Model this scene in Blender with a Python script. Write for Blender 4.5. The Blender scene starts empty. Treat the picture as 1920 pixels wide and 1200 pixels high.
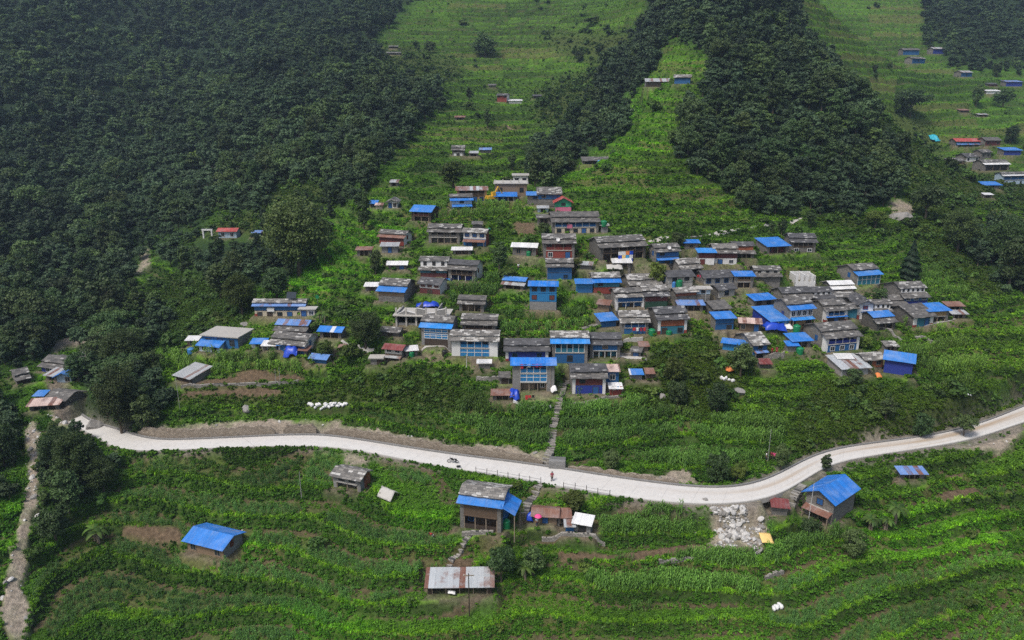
import bpy, bmesh, math, random
import numpy as np
from mathutils import Vector, Matrix
random.seed(11)
RNG = np.random.default_rng(11)
S = bpy.context.scene
COL = S.collection
# ------------------------------------------------------------------ camera
F = 1400.0
PITCH = math.radians(17.0)
CP, SP = math.cos(PITCH), math.sin(PITCH)
CZ = 58.0
cd = bpy.data.cameras.new('camera')
cam = bpy.data.objects.new('camera', cd)
COL.objects.link(cam)
cd.sensor_fit = 'HORIZONTAL'
cd.angle = 2 * math.atan(960 / F)
cd.clip_start = 1.0
cd.clip_end = 6000
cam.location = (0, 0, CZ)
cam.rotation_euler = (math.pi / 2 - PITCH, 0, 0)
S.camera = cam

def ray(px, py):
    a = (px - 960) / F
    b = -(py - 600) / F
    return np.array([a, CP + b * SP, -SP + b * CP])

def at_Y(px, py, Y):
    d = ray(px, py)
    t = Y / d[1]
    return d[0] * t, Y, CZ + d[2] * t

def at_z(px, py, z):
    d = ray(px, py)
    t = (z - CZ) / d[2]
    return d[0] * t, d[1] * t, z

def project(x, y, z):
    rz = z - CZ
    dep = np.maximum(y * CP - rz * SP, 1e-3)
    return 960 + F * x / dep, 600 - F * (y * SP + rz * CP) / dep, dep

# ------------------------------------------------------------------ noise
def _hash(ix, iy, seed):
    h = (ix * 374761393 + iy * 668265263 + seed * 1442695041) & 0x7fffffff
    h = ((h ^ (h >> 13)) * 1274126177) & 0x7fffffff
    return ((h ^ (h >> 16)) & 0xffff) / 65535.0

def vnoise(x, y, seed=0):
    x = np.asarray(x, float); y = np.asarray(y, float)
    ix = np.floor(x).astype(np.int64); iy = np.floor(y).astype(np.int64)
    fx = x - ix; fy = y - iy
    fx = fx * fx * (3 - 2 * fx); fy = fy * fy * (3 - 2 * fy)
    a = _hash(ix, iy, seed); b = _hash(ix + 1, iy, seed)
    c = _hash(ix, iy + 1, seed); d = _hash(ix + 1, iy + 1, seed)
    return (a * (1 - fx) + b * fx) * (1 - fy) + (c * (1 - fx) + d * fx) * fy

def fbm(x, y, seed=0, oct=4):
    v = 0; a = 0.5; t = 0
    for i in range(oct):
        v = v + a * vnoise(x * 2 ** i, y * 2 ** i, seed + i * 7); t += a; a *= 0.5
    return v / t

def sstep(e0, e1, x):
    t = np.clip((x - e0) / (e1 - e0), 0, 1)
    return t * t * (3 - 2 * t)

# ------------------------------------------------------------------ relief: control points (pixel, horizontal distance)
CTRL = [
 (1000,1200,80),(1000,1100,87.5),(1000,1000,94.5),(1000,950,98.3),
 (1100,1100,87),(1200,1020,92.5),(1100,960,97.5),
 (1060,850,111),(1000,740,124.5),(1060,690,132),(1030,620,142),(1030,540,155),(1030,460,169),(1060,400,185),
 (1150,350,201),(1180,300,218),(1220,250,237),(1260,150,283),(1290,80,322),(1330,0,375),(1340,-120,450),
 (900,690,131),(860,620,142),(830,540,156),(800,460,172),(880,380,193),(940,345,212),
 (940,300,262),(940,240,318),(940,185,375),(950,100,470),(950,0,580),(950,-150,760),
 (800,330,235),(800,260,300),(720,330,225),(720,250,300),(720,100,455),(720,0,560),(720,-150,740),
 (1060,330,222),(1060,280,275),(1080,200,350),(1160,100,430),(1160,0,520),
 (600,100,430),(600,200,340),(600,300,268),(620,400,210),(560,500,181),(580,560,157),(520,640,140),(650,620,143),(660,530,159),(700,460,174),
 (400,430,222),(400,520,190),(380,600,158),
 (250,500,212),(250,400,268),(250,300,330),(250,200,400),(250,100,480),(250,0,565),(250,-150,720),
 (50,500,212),(50,400,255),(50,300,312),(50,200,360),(50,100,420),(50,0,490),(50,-150,640),
 (-200,300,300),(-200,500,210),(-200,0,450),(-200,700,140),(-200,1000,93),
 (40,620,165),(40,700,140),(150,600,176),(150,690,145),(220,620,165),
 (30,760,128),(60,850,112),(50,900,105),(30,1000,93.5),(20,1140,82.5),(120,900,106),
 (250,730,131),(400,700,133),(400,760,124.5),(600,740,127),(750,720,128),(850,790,118),
 (300,795,120),(420,788,123),(560,783,123.4),(680,793,121.8),(800,815,117.8),(930,832,114.5),
 (700,915,103.1),(500,880,108.9),(850,955,97),(350,866,112),(350,905,107.6),(600,945,101.2),(830,1010,92.3),(240,950,103),(450,985,98.2),(650,1040,90.8),(800,1085,87),
 (150,1000,98.6),(350,1030,94.6),(500,1070,90.4),(720,1130,83),(330,1100,88.6),(100,1080,90),(330,1200,80.3),(650,1200,79.4),(100,1190,80.8),
 (1200,840,113),(1200,760,123),(1350,860,110.5),(1350,760,124),(1350,690,134),(1500,760,124),(1560,800,119),
 (1400,1000,94),(1400,1100,87),(1400,1200,80),(1450,1060,89.4),(1650,1010,95.9),(1900,960,103.3),(1650,940,101.4),(1900,890,109.8),(1500,1150,83.2),(1700,1090,90),(1900,1040,96.4),(1700,1200,81.5),(1900,1150,87.5),(1700,900,107),
 (1900,850,115),(2100,900,110),(2100,1150,86),
 (1650,740,127),(1800,760,124.5),(1650,680,136),(1600,600,151),(1600,500,173),(1600,430,192),(1850,700,135),(1850,600,155),(1850,500,186),(1850,420,217),
 (2100,700,136),(2100,500,190),(2100,300,330),(2100,100,520),
 (1300,620,143),(1300,540,157),(1300,460,171),(1450,640,140),(1450,540,160),(1450,450,180),
 (1450,400,201),(1450,300,227),(1450,200,257),(1450,100,302),(1450,0,360),
 (1600,350,222),(1590,260,250),(1560,170,275),(1520,110,305),
 (1700,330,238),(1780,380,235),
 (1050,345,250),(1095,290,300),(1650,290,340),(1600,210,360),
 (1800,330,298),(1800,250,372),(1800,150,465),(1750,80,545),(1800,0,640),(1800,-150,820),(1650,120,505),(1900,280,345),(1900,200,430),
]
_pts = np.array([at_Y(*c) for c in CTRL])
_ctr = _pts[:, :2].mean(0); _sc = 100.0
def _u(r2):
    return np.where(r2 > 0, 0.5 * r2 * np.log(np.maximum(r2, 1e-12)), 0)
def _fit():
    P = (_pts[:, :2] - _ctr) / _sc; n = len(P)
    d2 = ((P[:, None] - P[None]) ** 2).sum(-1)
    K = _u(d2) + np.eye(n) * 2e-3
    Q = np.hstack([np.ones((n, 1)), P])
    A = np.zeros((n + 3, n + 3)); A[:n, :n] = K; A[:n, n:] = Q; A[n:, :n] = Q.T
    b = np.zeros(n + 3); b[:n] = _pts[:, 2]
    return P, np.linalg.solve(A, b)
_P, _W = _fit()

def zbase(x, y):
    x = np.asarray(x, float); y = np.asarray(y, float); sh = x.shape
    X = (x.ravel() - _ctr[0]) / _sc; Y = (y.ravel() - _ctr[1]) / _sc
    out = np.empty(len(X))
    n = len(_P)
    for i in range(0, len(X), 40000):
        a = X[i:i + 40000]; b = Y[i:i + 40000]
        d2 = (a[:, None] - _P[None, :, 0]) ** 2 + (b[:, None] - _P[None, :, 1]) ** 2
        out[i:i + 40000] = _u(d2) @ _W[:n] + _W[n] + _W[n + 1] * a + _W[n + 2] * b
    return out.reshape(sh)

def hit_base(px, py, tmin=70, tmax=1200):
    """where the line of sight through a pixel meets the smooth relief"""
    d = ray(px, py)
    Y = np.geomspace(tmin, tmax, 1400)
    t = Y / d[1]
    zz = zbase(d[0] * t, Y)
    below = (CZ + d[2] * t) <= zz
    i = int(np.argmax(below)) if below.any() else len(Y) - 1
    i = max(i, 1)
    y0, y1 = Y[i - 1], Y[i]
    for _ in range(12):
        m = 0.5 * (y0 + y1); tm = m / d[1]
        if CZ + d[2] * tm <= zbase(np.array([d[0] * tm]), np.array([m]))[0]: y1 = m
        else: y0 = m
    tm = y1 / d[1]
    return d[0] * tm, y1, CZ + d[2] * tm

# ------------------------------------------------------------------ land use (regions of the real ground)
MX0, MY0, MST = -300, -260, 2
MW, MH = (2220 + 300) // MST, (1500 + 260) // MST
def raster(polys):
    gx = MX0 + (np.arange(MW) + .5) * MST; gy = MY0 + (np.arange(MH) + .5) * MST
    m = np.zeros((MH, MW), bool)
    for p in polys:
        p = np.array(p, float)
        ins = np.zeros((MH, MW), bool)
        for k in range(len(p)):
            x0, y0 = p[k]; x1, y1 = p[(k + 1) % len(p)]
            if y0 == y1: continue
            c = ((gy >= min(y0, y1)) & (gy < max(y0, y1)))
            xi = x0 + (gy - y0) / (y1 - y0) * (x1 - x0)
            rows = np.nonzero(c)[0]
            ins[rows] ^= gx[None, :] < xi[rows][:, None]
        m |= ins
    return m.astype(np.float32)

def blur(m, k):
    for ax in (0, 1):
        c = np.cumsum(np.concatenate([np.repeat(np.take(m, [0], ax), k + 1, ax), m, np.repeat(np.take(m, [-1], ax), k, ax)], ax), ax)
        n = m.shape[ax]
        m = (np.take(c, range(2 * k + 1, 2 * k + 1 + n), ax) - np.take(c, range(0, n), ax)) / (2 * k + 1)
    return m

LAND = {
 'forest': [
  [(-300,-260),(930,-260),(800,-20),(735,40),(690,75),(712,120),(700,150),(790,165),(825,190),(800,215),(770,250),(725,290),(690,330),(665,370),(640,395),(600,345),(540,330),(500,360),(470,400),(400,395),(385,425),(330,450),(270,470),(245,530),(170,560),(130,600),(60,680),(-300,720)],
  [(290,472),(390,452),(490,447),(510,410),(560,385),(610,395),(620,440),(590,490),(540,515),(480,535),(400,525),(330,505)],
  [(200,590),(260,575),(330,605),(310,645),(220,640),(170,670),(130,640)],
  [(1225,45),(1330,98),(1345,140),(1320,190),(1275,240),(1275,290),(1330,330),(1375,345),(1400,385),(1470,395),(1590,398),(1690,365),(1700,320),(1660,260),(1600,190),(1560,140),(1500,80),(1480,-260),(1225,-260)],
  [(1000,335),(985,310),(1050,260),(1090,200),(1150,130),(1200,55),(1260,40),(1230,100),(1200,150),(1165,200),(1160,245),(1120,280),(1060,320),(1020,345)],
  [(1740,-260),(2220,-260),(2220,140),(1900,135),(1800,128),(1760,100),(1740,70)],
  [(150,660),(250,650),(285,690),(296,760),(290,800),(180,790),(145,740)],
  [(105,815),(130,805),(180,845),(215,880),(190,930),(120,960),(85,1000),(85,900)],
  [(-300,780),(15,775),(25,860),(10,930),(-300,960)],
  [(1830,440),(1930,450),(2220,430),(2220,560),(1900,550),(1840,500)],
 ],
 'scrub': [
  [(1500,80),(1570,140),(1660,200),(1740,225),(1770,300),(1930,330),(1930,400),(1850,385),(1790,420),(1700,420),(1700,320),(1640,250)],
  [(1480,400),(1600,400),(1700,420),(1800,430),(1900,560),(1830,560),(1780,520),(1740,500),(1700,440),(1560,430)],
  [(640,110),(760,90),(860,110),(870,140),(800,165),(705,150)],
  [(1000,60),(1200,60),(1150,130),(1090,200),(1050,240),(1000,220),(1000,170),(1130,120),(1040,90)],
  [(600,345),(640,395),(620,390),(560,375),(500,400),(470,400),(500,360),(540,330)],
  [(385,425),(490,390),(490,445),(390,450),(285,470),(330,450)],
  [(430,720),(560,740),(700,690),(760,690),(920,740),(920,790),(700,760),(560,770),(320,760),(330,740)],
  [(1180,690),(1260,650),(1380,650),(1400,720),(1330,790),(1250,780),(1180,730)],
  [(1540,700),(1650,720),(1750,740),(1930,720),(1930,770),(1830,790),(1680,815),(1560,830),(1500,850),(1480,800)],
  [(250,545),(330,515),(480,545),(480,600),(400,630),(280,660),(200,650)],
 ],
 'maize': [
  [(1052,745),(1180,745),(1330,790),(1450,770),(1480,800),(1440,860),(1300,880),(1150,850),(1056,840)],
  [(870,750),(1030,760),(1030,840),(960,835),(850,790)],
  [(1105,958),(1230,955),(1300,990),(1290,1008),(1180,1012),(1090,1000)],
  [(1110,1060),(1250,1040),(1410,1030),(1420,1070),(1420,1125),(1180,1140),(1100,1090)],
  [(1440,990),(1560,1000),(1600,1010),(1500,1060),(1440,1080)],
  [(945,590),(1095,580),(1100,610),(940,622)],
  [(780,390),(850,376),(975,380),(985,400),(900,415),(800,415)],
  [(290,665),(420,655),(560,675),(590,690),(540,705),(330,695)],
  [(1640,650),(1800,640),(1850,680),(1800,740),(1740,720),(1740,690)],
  [(1690,600),(1780,605),(1780,625),(1700,625)],
  [(840,535),(935,520),(935,560),(850,570)],
  [(1740,500),(1790,520),(1840,570),(1700,540)],
 ],
 'lowcrop': [
  [(250,860),(600,842),(640,860),(620,960),(700,960),(860,1020),(840,1060),(700,1140),(560,1200),(100,1200),(60,1120),(120,1000),(230,930)],
  [(720,870),(860,885),(850,910),(740,900)],
  [(660,770),(860,790),(860,810),(700,790)],
  [(1450,1080),(1700,1060),(1930,1000),(1930,1200),(1450,1200)],
  [(1800,880),(1930,900),(1930,960),(1830,940)],
 ],
 'soil': [
  [(335,712),(450,700),(560,698),(580,712),(450,722),(340,728)],
  [(330,748),(350,732),(500,724),(545,732),(500,748),(400,742)],
  [(225,985),(330,985),(345,1000),(345,1022),(230,1000)],
  [(840,1042),(890,1044),(888,1066),(835,1066)],
  [(1030,1032),(1160,1036),(1300,1012),(1340,1020),(1200,1052),(1060,1050)],
  [(1755,918),(1830,908),(1838,925),(1770,938)],
  [(1765,890),(1810,884),(1808,895),(1775,900)],
  [(600,880),(690,900),(700,920),(620,900)],
  [(440,700),(470,690),(520,695),(470,706)],
  [(960,415),(1005,412),(1005,440),(970,445)],
 ],
 'gravel': [
  [(245,800),(330,798),(420,792),(560,786),(650,793),(750,812),(850,828),(950,838),(1030,848),(1050,878),(950,866),(850,853),(760,838),(680,825),(560,815),(450,820),(330,826),(262,822)],
  [(15,1200),(0,1140),(40,960),(55,880),(45,800),(60,785),(75,800),(70,870),(78,920),(55,1000),(45,1100),(55,1140),(40,1200)],
  [(100,640),(200,612),(215,618),(180,640),(100,660)],
  [(262,465),(276,462),(282,490),(255,520),(250,515),(268,490)],
  [(90,770),(130,750),(190,770),(195,800),(150,800),(100,800)],
  [(1285,948),(1360,950),(1445,950),(1458,962),(1438,985),(1450,1000),(1425,1024),(1385,1034),(1326,1020),(1345,1002),(1332,986),(1316,966)],
  [(1640,853),(1740,842),(1840,818),(1925,790),(1925,808),(1880,850),(1800,838),(1690,850)],
  [(1600,805),(1780,790),(1790,800),(1610,815)],
  [(1868,775),(1925,755),(1925,800),(1900,800)],
  [(640,850),(690,855),(690,875),(645,868)],
  [(1060,880),(1200,890),(1300,880),(1290,900),(1330,915),(1250,908),(1100,888)],
  [(1665,380),(1690,372),(1712,388),(1708,420),(1690,410)],
  [(1130,920),(1330,945),(1310,955),(1200,945)],
 ],
 'yard': [
  [(985,735),(1035,735),(1038,757),(960,757)],
  [(1060,735),(1170,730),(1165,748),(1060,748)],
  [(790,660),(845,655),(850,672),(790,678)],
  [(1020,485),(1100,485),(1140,500),(1100,515)],
  [(1505,655),(1545,655),(1540,668),(1500,668)],
  [(1430,655),(1470,655),(1470,668),(1430,668)],
  [(960,480),(1015,478),(1015,490),(970,492)],
  [(1700,612),(1790,600),(1800,608),(1720,622)],
  [(990,935),(985,1000),(960,998),(975,950)],
  [(600,640),(625,640),(640,665),(620,665)],
  [(1330,615),(1380,610),(1420,625),(1340,640)],
  [(1150,655),(1215,650),(1215,672),(1150,675)],
  [(880,665),(940,670),(950,690),(880,695)],
  [(700,465),(760,470),(780,480),(700,482)],
  [(1240,500),(1420,500),(1420,600),(1240,600)],
  [(1420,540),(1700,540),(1700,600),(1440,620)],
  [(480,590),(600,590),(560,600),(480,600)],
  [(1180,490),(1240,490),(1230,600),(1120,600),(1120,540)],
 ],
 'lush': [
  [(1160,175),(1260,150),(1270,240),(1250,290),(1180,290),(1020,345),(1060,320),(1120,280),(1165,230)],
  [(1240,100),(1330,100),(1335,140),(1260,140)],
  [(490,985),(475,1040),(440,1035)],[(1000,985),(1065,985),(1060,1002),(1000,1000)],
  [(30,705),(85,700),(80,725),(40,725)],[(290,730),(325,720),(330,755),(290,755)],
  [(340,750),(440,745),(440,755),(345,765)],
  [(1400,1010),(1450,1000),(1455,1040),(1420,1060)],
  [(540,1130),(640,1120),(700,1140),(700,1200),(540,1200)],
  [(720,960),(860,950),(850,990),(740,985)],
  [(560,430),(700,420),(760,420),(660,540),(560,560),(480,570),(540,520),(620,450)],
  [(0,930),(45,900),(40,980),(0,1080)],
  [(1500,960),(1930,950),(1930,1060),(1700,1060),(1600,1010)],
 ],
}
MAP = {k: raster(v) for k, v in LAND.items()}
for k, b in (('forest', 8), ('scrub', 6), ('maize', 1), ('lowcrop', 3), ('soil', 2), ('gravel', 2), ('yard', 3), ('lush', 5)):
    MAP[k] = blur(MAP[k], b)

def land(name, px, py, jit=None):
    i = ((px - MX0) / MST).astype(int); j = ((py - MY0) / MST).astype(int)
    ok = (i >= 0) & (i < MW) & (j >= 0) & (j < MH)
    return np.where(ok, MAP[name][np.clip(j, 0, MH - 1), np.clip(i, 0, MW - 1)], 0)

# ------------------------------------------------------------------ road line
ROAD_U = [(118,748),(128,762),(150,778),(175,795),(221,806),(253,818),(290,826),(350,826),(450,821),(560,816),(620,818),(680,827),(760,840),(850,854),(950,866),(1050,880),(1150,896),(1250,910),(1330,917),(1390,914),(1440,900),(1480,880),(1520,858),(1570,842),(1640,832),(1720,822),(1800,807),(1868,785),(1925,760),(2050,715)]
ROAD_L = [(92,758),(105,772),(135,797),(180,818),(205,836),(235,844),(290,846),(350,843),(450,838),(560,836),(620,838),(680,846),(760,862),(850,879),(950,894),(1050,912),(1150,930),(1250,942),(1330,946),(1400,942),(1455,930),(1500,905),(1545,875),(1590,862),(1650,852),(1730,840),(1820,826),(1905,796),(1950,782),(2080,742)]
def _resample(P, n):
    P = np.array(P, float)
    for _ in range(2):
        Q = np.empty((2 * len(P), 2)); Q[0::2][:] = P; Q[1::2][:-1] = (P[:-1] + P[1:]) / 2; Q[-1] = P[-1]
        Q = Q[:-1]; R = Q.copy(); R[1:-1] = (Q[:-2] + 2 * Q[1:-1] + Q[2:]) / 4; P = R
    s = np.concatenate([[0], np.cumsum(np.hypot(*np.diff(P, axis=0).T))])
    t = np.linspace(0, s[-1], n)
    return np.stack([np.interp(t, s, P[:, 0]), np.interp(t, s, P[:, 1])], 1)
NR = 320
_ru = _resample([at_z(x, y, 0.0)[:2] for x, y in ROAD_U], NR)
_rl = _resample([at_z(x, y, 0.0)[:2] for x, y in ROAD_L], NR)
_rc = (_ru + _rl) / 2
# re-pair the lower edge with the nearest point of the upper edge so that the strip runs square
_rl = np.array([_rl[np.argmin(((_rl - c) ** 2).sum(1))] * .5 + l * .5 for c, l in zip(_rc, _rl)])
_rc = (_ru + _rl) / 2
_rw = np.hypot(*(_ru - _rl).T) / 2

def road_dist(x, y):
    """signed-ish distance outside the paved strip"""
    sh = x.shape; X = x.ravel(); Y = y.ravel()
    out = np.full(len(X), 99.0)
    near = np.nonzero((Y > 85) & (Y < 160))[0]
    C = _rc[::2]; W = _rw[::2]
    for i in range(0, len(near), 40000):
        k = near[i:i + 40000]
        d = np.sqrt((X[k][:, None] - C[None, :, 0]) ** 2 + (Y[k][:, None] - C[None, :, 1]) ** 2) - W[None]
        out[k] = d.min(1)
    return out.reshape(sh)

PADS = []      # (x, y, z, yaw, half width, front, back, blend)
BANKS = []

def terr_h(x, y):
    return np.where(y < 118, 1.75, np.where(y < 215, 1.35, 1.9))

def height(x, y, full=False):
    """the finished ground: relief + terraces + levelled yards + road bed"""
    x = np.asarray(x, float); y = np.asarray(y, float)
    zb = zbase(x, y)
    px, py, dep = project(x, y, zb)
    r = np.hypot(x, y); ja = np.clip(1500 / np.maximum(r, 60), 3, 14); jx = (fbm(x / 2.4, y / 2.4, 201, 3) - .5) * 3.2 * ja; jy = (fbm(x / 2.4, y / 2.4, 211, 3) - .5) * 1.9 * ja
    fo = land('forest', px + jx, py + jy); sc = land('scrub', px + jx, py + jy); gr = land('gravel', px + jx * .8, py + jy * .8)
    m = np.clip(1 - fo * 1.3 - sc * 0.8 - gr * 1.5 - .75 * land('soil', px, py), 0, 1)
    h = 1.75 - 0.4 * sstep(112, 122, y) + 0.5 * sstep(200, 300, y) + 0.7 * sstep(330, 450, y)
    h0 = np.where(y < 117, 1.85, np.where(y < 195, 1.45, np.where(y < 330, 2.15, 3.8)))
    wob = (fbm(x / 30, y / 30, 3, 3) - .5) * 4.2 + (fbm(x / 7, y / 7, 9, 2) - .5) * .5
    q = (zb + wob) / h0
    k = np.floor(q); fr = q - k
    RS = 0.70
    st = k * h0 + 0.16 * h0 * np.minimum(fr / RS, 1) + 0.84 * h0 * sstep(RS, 1, fr) - wob
    # short lip of weeds at the top of each riser
    z = zb + m * (st - zb)
    amp = np.clip((r - 60) / 250, 0.15, 2.2)
    z = z + (fbm(x / 9, y / 9, 21, 3) - .5) * (0.35 + fo * 2.5 + sc * 1.3) * np.minimum(amp, 1.4) + (fbm(x / 45, y / 45, 33, 3) - .5) * fo * 10 * np.clip((r - 200) / 200, 0, 1)
    z = z + (fbm(x / 1.6, y / 1.6, 41, 2) - .5) * 0.22
    rd = road_dist(x, y)
    w = 1 - sstep(0.9, 2.2, rd)
    z = z * (1 - w) + (-0.12) * w
    for (cx, cy, cz, yaw, hw, fy, by, bl) in PADS:
        R = max(hw, by, fy) + bl + 3
        sel = np.nonzero((np.abs(x - cx) < R * 1.5) & (np.abs(y - cy) < R * 1.5))
        if not len(sel[0]): continue
        dx = x[sel] - cx; dy = y[sel] - cy
        c, s = math.cos(yaw), math.sin(yaw)
        lx = c * dx + s * dy; ly = -s * dx + c * dy
        ox = np.maximum(np.abs(lx) - hw, 0); oy = np.maximum(np.maximum(-fy - ly, ly - by), 0)
        d = np.hypot(ox, oy)
        w = 1 - sstep(0.0, bl, d)
        z[sel] = z[sel] * (1 - w) + cz * w
    if full:
        return z, dict(px=px, py=py, fr=fr, plot=_hash(k.astype(np.int64), np.floor((x + 9 * fbm(x / 30, y / 30, 5, 2)) / (9 + r * .055)).astype(np.int64), 77), m=m, fo=fo, sc=sc, gr=gr, rd=rd, riser=(fr > RS) * (m > .4), r=r, RS=RS)
    return z
# ------------------------------------------------------------------ helpers
def link(o, parent=None):
    COL.objects.link(o)
    if parent is not None: o.parent = parent
    return o

def tag(o, label=None, cat=None, group=None, kind=None):
    if label: o['label'] = label
    if cat: o['category'] = cat
    if group: o['group'] = group
    if kind: o['kind'] = kind
    return o

def empty(name, loc, yaw=0.0):
    o = bpy.data.objects.new(name, None)
    o.location = loc; o.rotation_euler = (0, 0, yaw); o.empty_display_size = .3
    return link(o)

def mesh_np(name, V, Fc, mats=(), smooth=False, uv=None, mi=None):
    """mesh from arrays; Fc all the same size"""
    V = np.asarray(V, np.float32); Fc = np.asarray(Fc, np.int32)
    me = bpy.data.meshes.new(name)
    n, k = Fc.shape
    me.vertices.add(len(V)); me.vertices.foreach_set('co', V.ravel())
    me.loops.add(n * k); me.loops.foreach_set('vertex_index', Fc.ravel())
    me.polygons.add(n)
    me.polygons.foreach_set('loop_start', np.arange(n, dtype=np.int32) * k)
    me.polygons.foreach_set('loop_total', np.full(n, k, np.int32))
    for m in mats: me.materials.append(m)
    if mi is not None: me.polygons.foreach_set('material_index', np.asarray(mi, np.int32))
    if smooth: me.polygons.foreach_set('use_smooth', np.ones(n, bool))
    if uv is not None:
        l = me.uv_layers.new(name='UVMap'); l.data.foreach_set('uv', np.asarray(uv, np.float32).ravel())
    me.update(calc_edges=True); me.validate()
    return me

class MB:
    """collects boxes, bars and slabs and links them as ONE mesh object"""
    def __init__(s): s.v = []; s.f = []; s.uv = []
    def poly(s, pts, uv=None):
        b = len(s.v); s.v += [tuple(p) for p in pts]; s.f.append(tuple(range(b, b + len(pts))))
        s.uv.append(uv or [(0, 0)] * len(pts)); return s
    def hexa(s, p):   # 8 points: bottom 0-3 ccw, top 4-7 ccw
        b = len(s.v); s.v += [tuple(q) for q in p]
        for f in ((3, 2, 1, 0), (4, 5, 6, 7), (0, 1, 5, 4), (1, 2, 6, 5), (2, 3, 7, 6), (3, 0, 4, 7)):
            q = [p[i] for i in f]
            e = (Vector(q[1]) - Vector(q[0])).length; g = (Vector(q[2]) - Vector(q[1])).length
            s.f.append(tuple(b + i for i in f)); s.uv.append([(0, 0), (e, 0), (e, g), (0, g)])
        return s
    def box(s, x0, x1, y0, y1, z0, z1):
        return s.hexa([(x0, y0, z0), (x1, y0, z0), (x1, y1, z0), (x0, y1, z0), (x0, y0, z1), (x1, y0, z1), (x1, y1, z1), (x0, y1, z1)])
    def bar(s, a, b, r, n=6, r2=None):
        a = Vector(a); b = Vector(b); d = (b - a).normalized(); r2 = r if r2 is None else r2
        u = d.orthogonal().normalized(); w = d.cross(u); k = len(s.v)
        for P, R in ((a, r), (b, r2)):
            for i in range(n):
                t = 2 * math.pi * i / n; s.v.append(tuple(P + R * (math.cos(t) * u + math.sin(t) * w)))
        for i in range(n):
            j = (i + 1) % n; s.f.append((k + i, k + j, k + n + j, k + n + i)); s.uv.append([(0, 0)] * 4)
        s.f.append(tuple(k + n - 1 - i for i in range(n))); s.uv.append([(0, 0)] * n)
        s.f.append(tuple(k + n + i for i in range(n))); s.uv.append([(0, 0)] * n)
        return s
    def lathe(s, prof, n=14, c=(0, 0, 0)):
        k = len(s.v)
        for (r, z) in prof:
            for i in range(n):
                t = 2 * math.pi * i / n; s.v.append((c[0] + r * math.cos(t), c[1] + r * math.sin(t), c[2] + z))
        for a in range(len(prof) - 1):
            for i in range(n):
                j = (i + 1) % n
                s.f.append((k + a * n + i, k + a * n + j, k + (a + 1) * n + j, k + (a + 1) * n + i)); s.uv.append([(0, 0)] * 4)
        return s
    def slab(s, A, B, C, D, th, nu=8, nv=3, wav=0.03, seed=0, rag=0.0):
        """sloped roof sheet A-B (eave, left to right) D-C (ridge) with thickness and slight unevenness"""
        rr = random.Random(seed); A, B, C, D = map(Vector, (A, B, C, D))
        up = (B - A).cross(D - A).normalized()
        lu = (B - A).length; lv = (D - A).length; k = len(s.v); g = {}
        for lay in (0, 1):
            for j in range(nv + 1):
                for i in range(nu + 1):
                    u, v = i / nu, j / nv
                    if lay == 0: g[i, j] = (rr.uniform(-wav, wav), rr.uniform(-rag, rag) if j == 0 else 0)
                    w, e = g[i, j]
                    p = (A * (1 - u) + B * u) * (1 - v) + (D * (1 - u) + C * u) * v
                    p = p + up * (w + (0 if lay else -th)) + (A - D).normalized() * e
                    s.v.append(tuple(p))
        n = (nu + 1) * (nv + 1); I = lambda l, i, j: k + l * n + j * (nu + 1) + i
        U = lambda i, j: (i / nu * lu, j / nv * lv)
        for j in range(nv):
            for i in range(nu):
                s.f.append((I(1, i, j), I(1, i + 1, j), I(1, i + 1, j + 1), I(1, i, j + 1))); s.uv.append([U(i, j), U(i + 1, j), U(i + 1, j + 1), U(i, j + 1)])
                s.f.append((I(0, i, j + 1), I(0, i + 1, j + 1), I(0, i + 1, j), I(0, i, j))); s.uv.append([U(i, j)] * 4)
        for i in range(nu):
            s.f.append((I(0, i, 0), I(0, i + 1, 0), I(1, i + 1, 0), I(1, i, 0))); s.uv.append([U(i, 0), U(i + 1, 0)] * 2)
            s.f.append((I(0, i + 1, nv), I(0, i, nv), I(1, i, nv), I(1, i + 1, nv))); s.uv.append([U(i, nv)] * 4)
        for j in range(nv):
            s.f.append((I(0, 0, j + 1), I(0, 0, j), I(1, 0, j), I(1, 0, j + 1))); s.uv.append([U(0, j)] * 4)
            s.f.append((I(0, nu, j), I(0, nu, j + 1), I(1, nu, j + 1), I(1, nu, j))); s.uv.append([U(nu, j)] * 4)
        return s
    def build(s, name, mat, parent=None, smooth=False):
        me = bpy.data.meshes.new(name)
        me.from_pydata(s.v, [], s.f)
        l = me.uv_layers.new(name='UVMap')
        l.data.foreach_set('uv', np.array([c for q in s.uv for c in q], np.float32).ravel())
        me.materials.append(M(mat) if isinstance(mat, str) else mat)
        if smooth: me.polygons.foreach_set('use_smooth', np.ones(len(me.polygons), bool))
        me.update()
        return link(bpy.data.objects.new(name, me), parent)

# ------------------------------------------------------------------ materials
_M = {}
def srgb(r, g, b):
    f = lambda c: (c / 255 / 12.92) if c / 255 <= .04045 else ((c / 255 + .055) / 1.055) ** 2.4
    return (f(r), f(g), f(b), 1)

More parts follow.
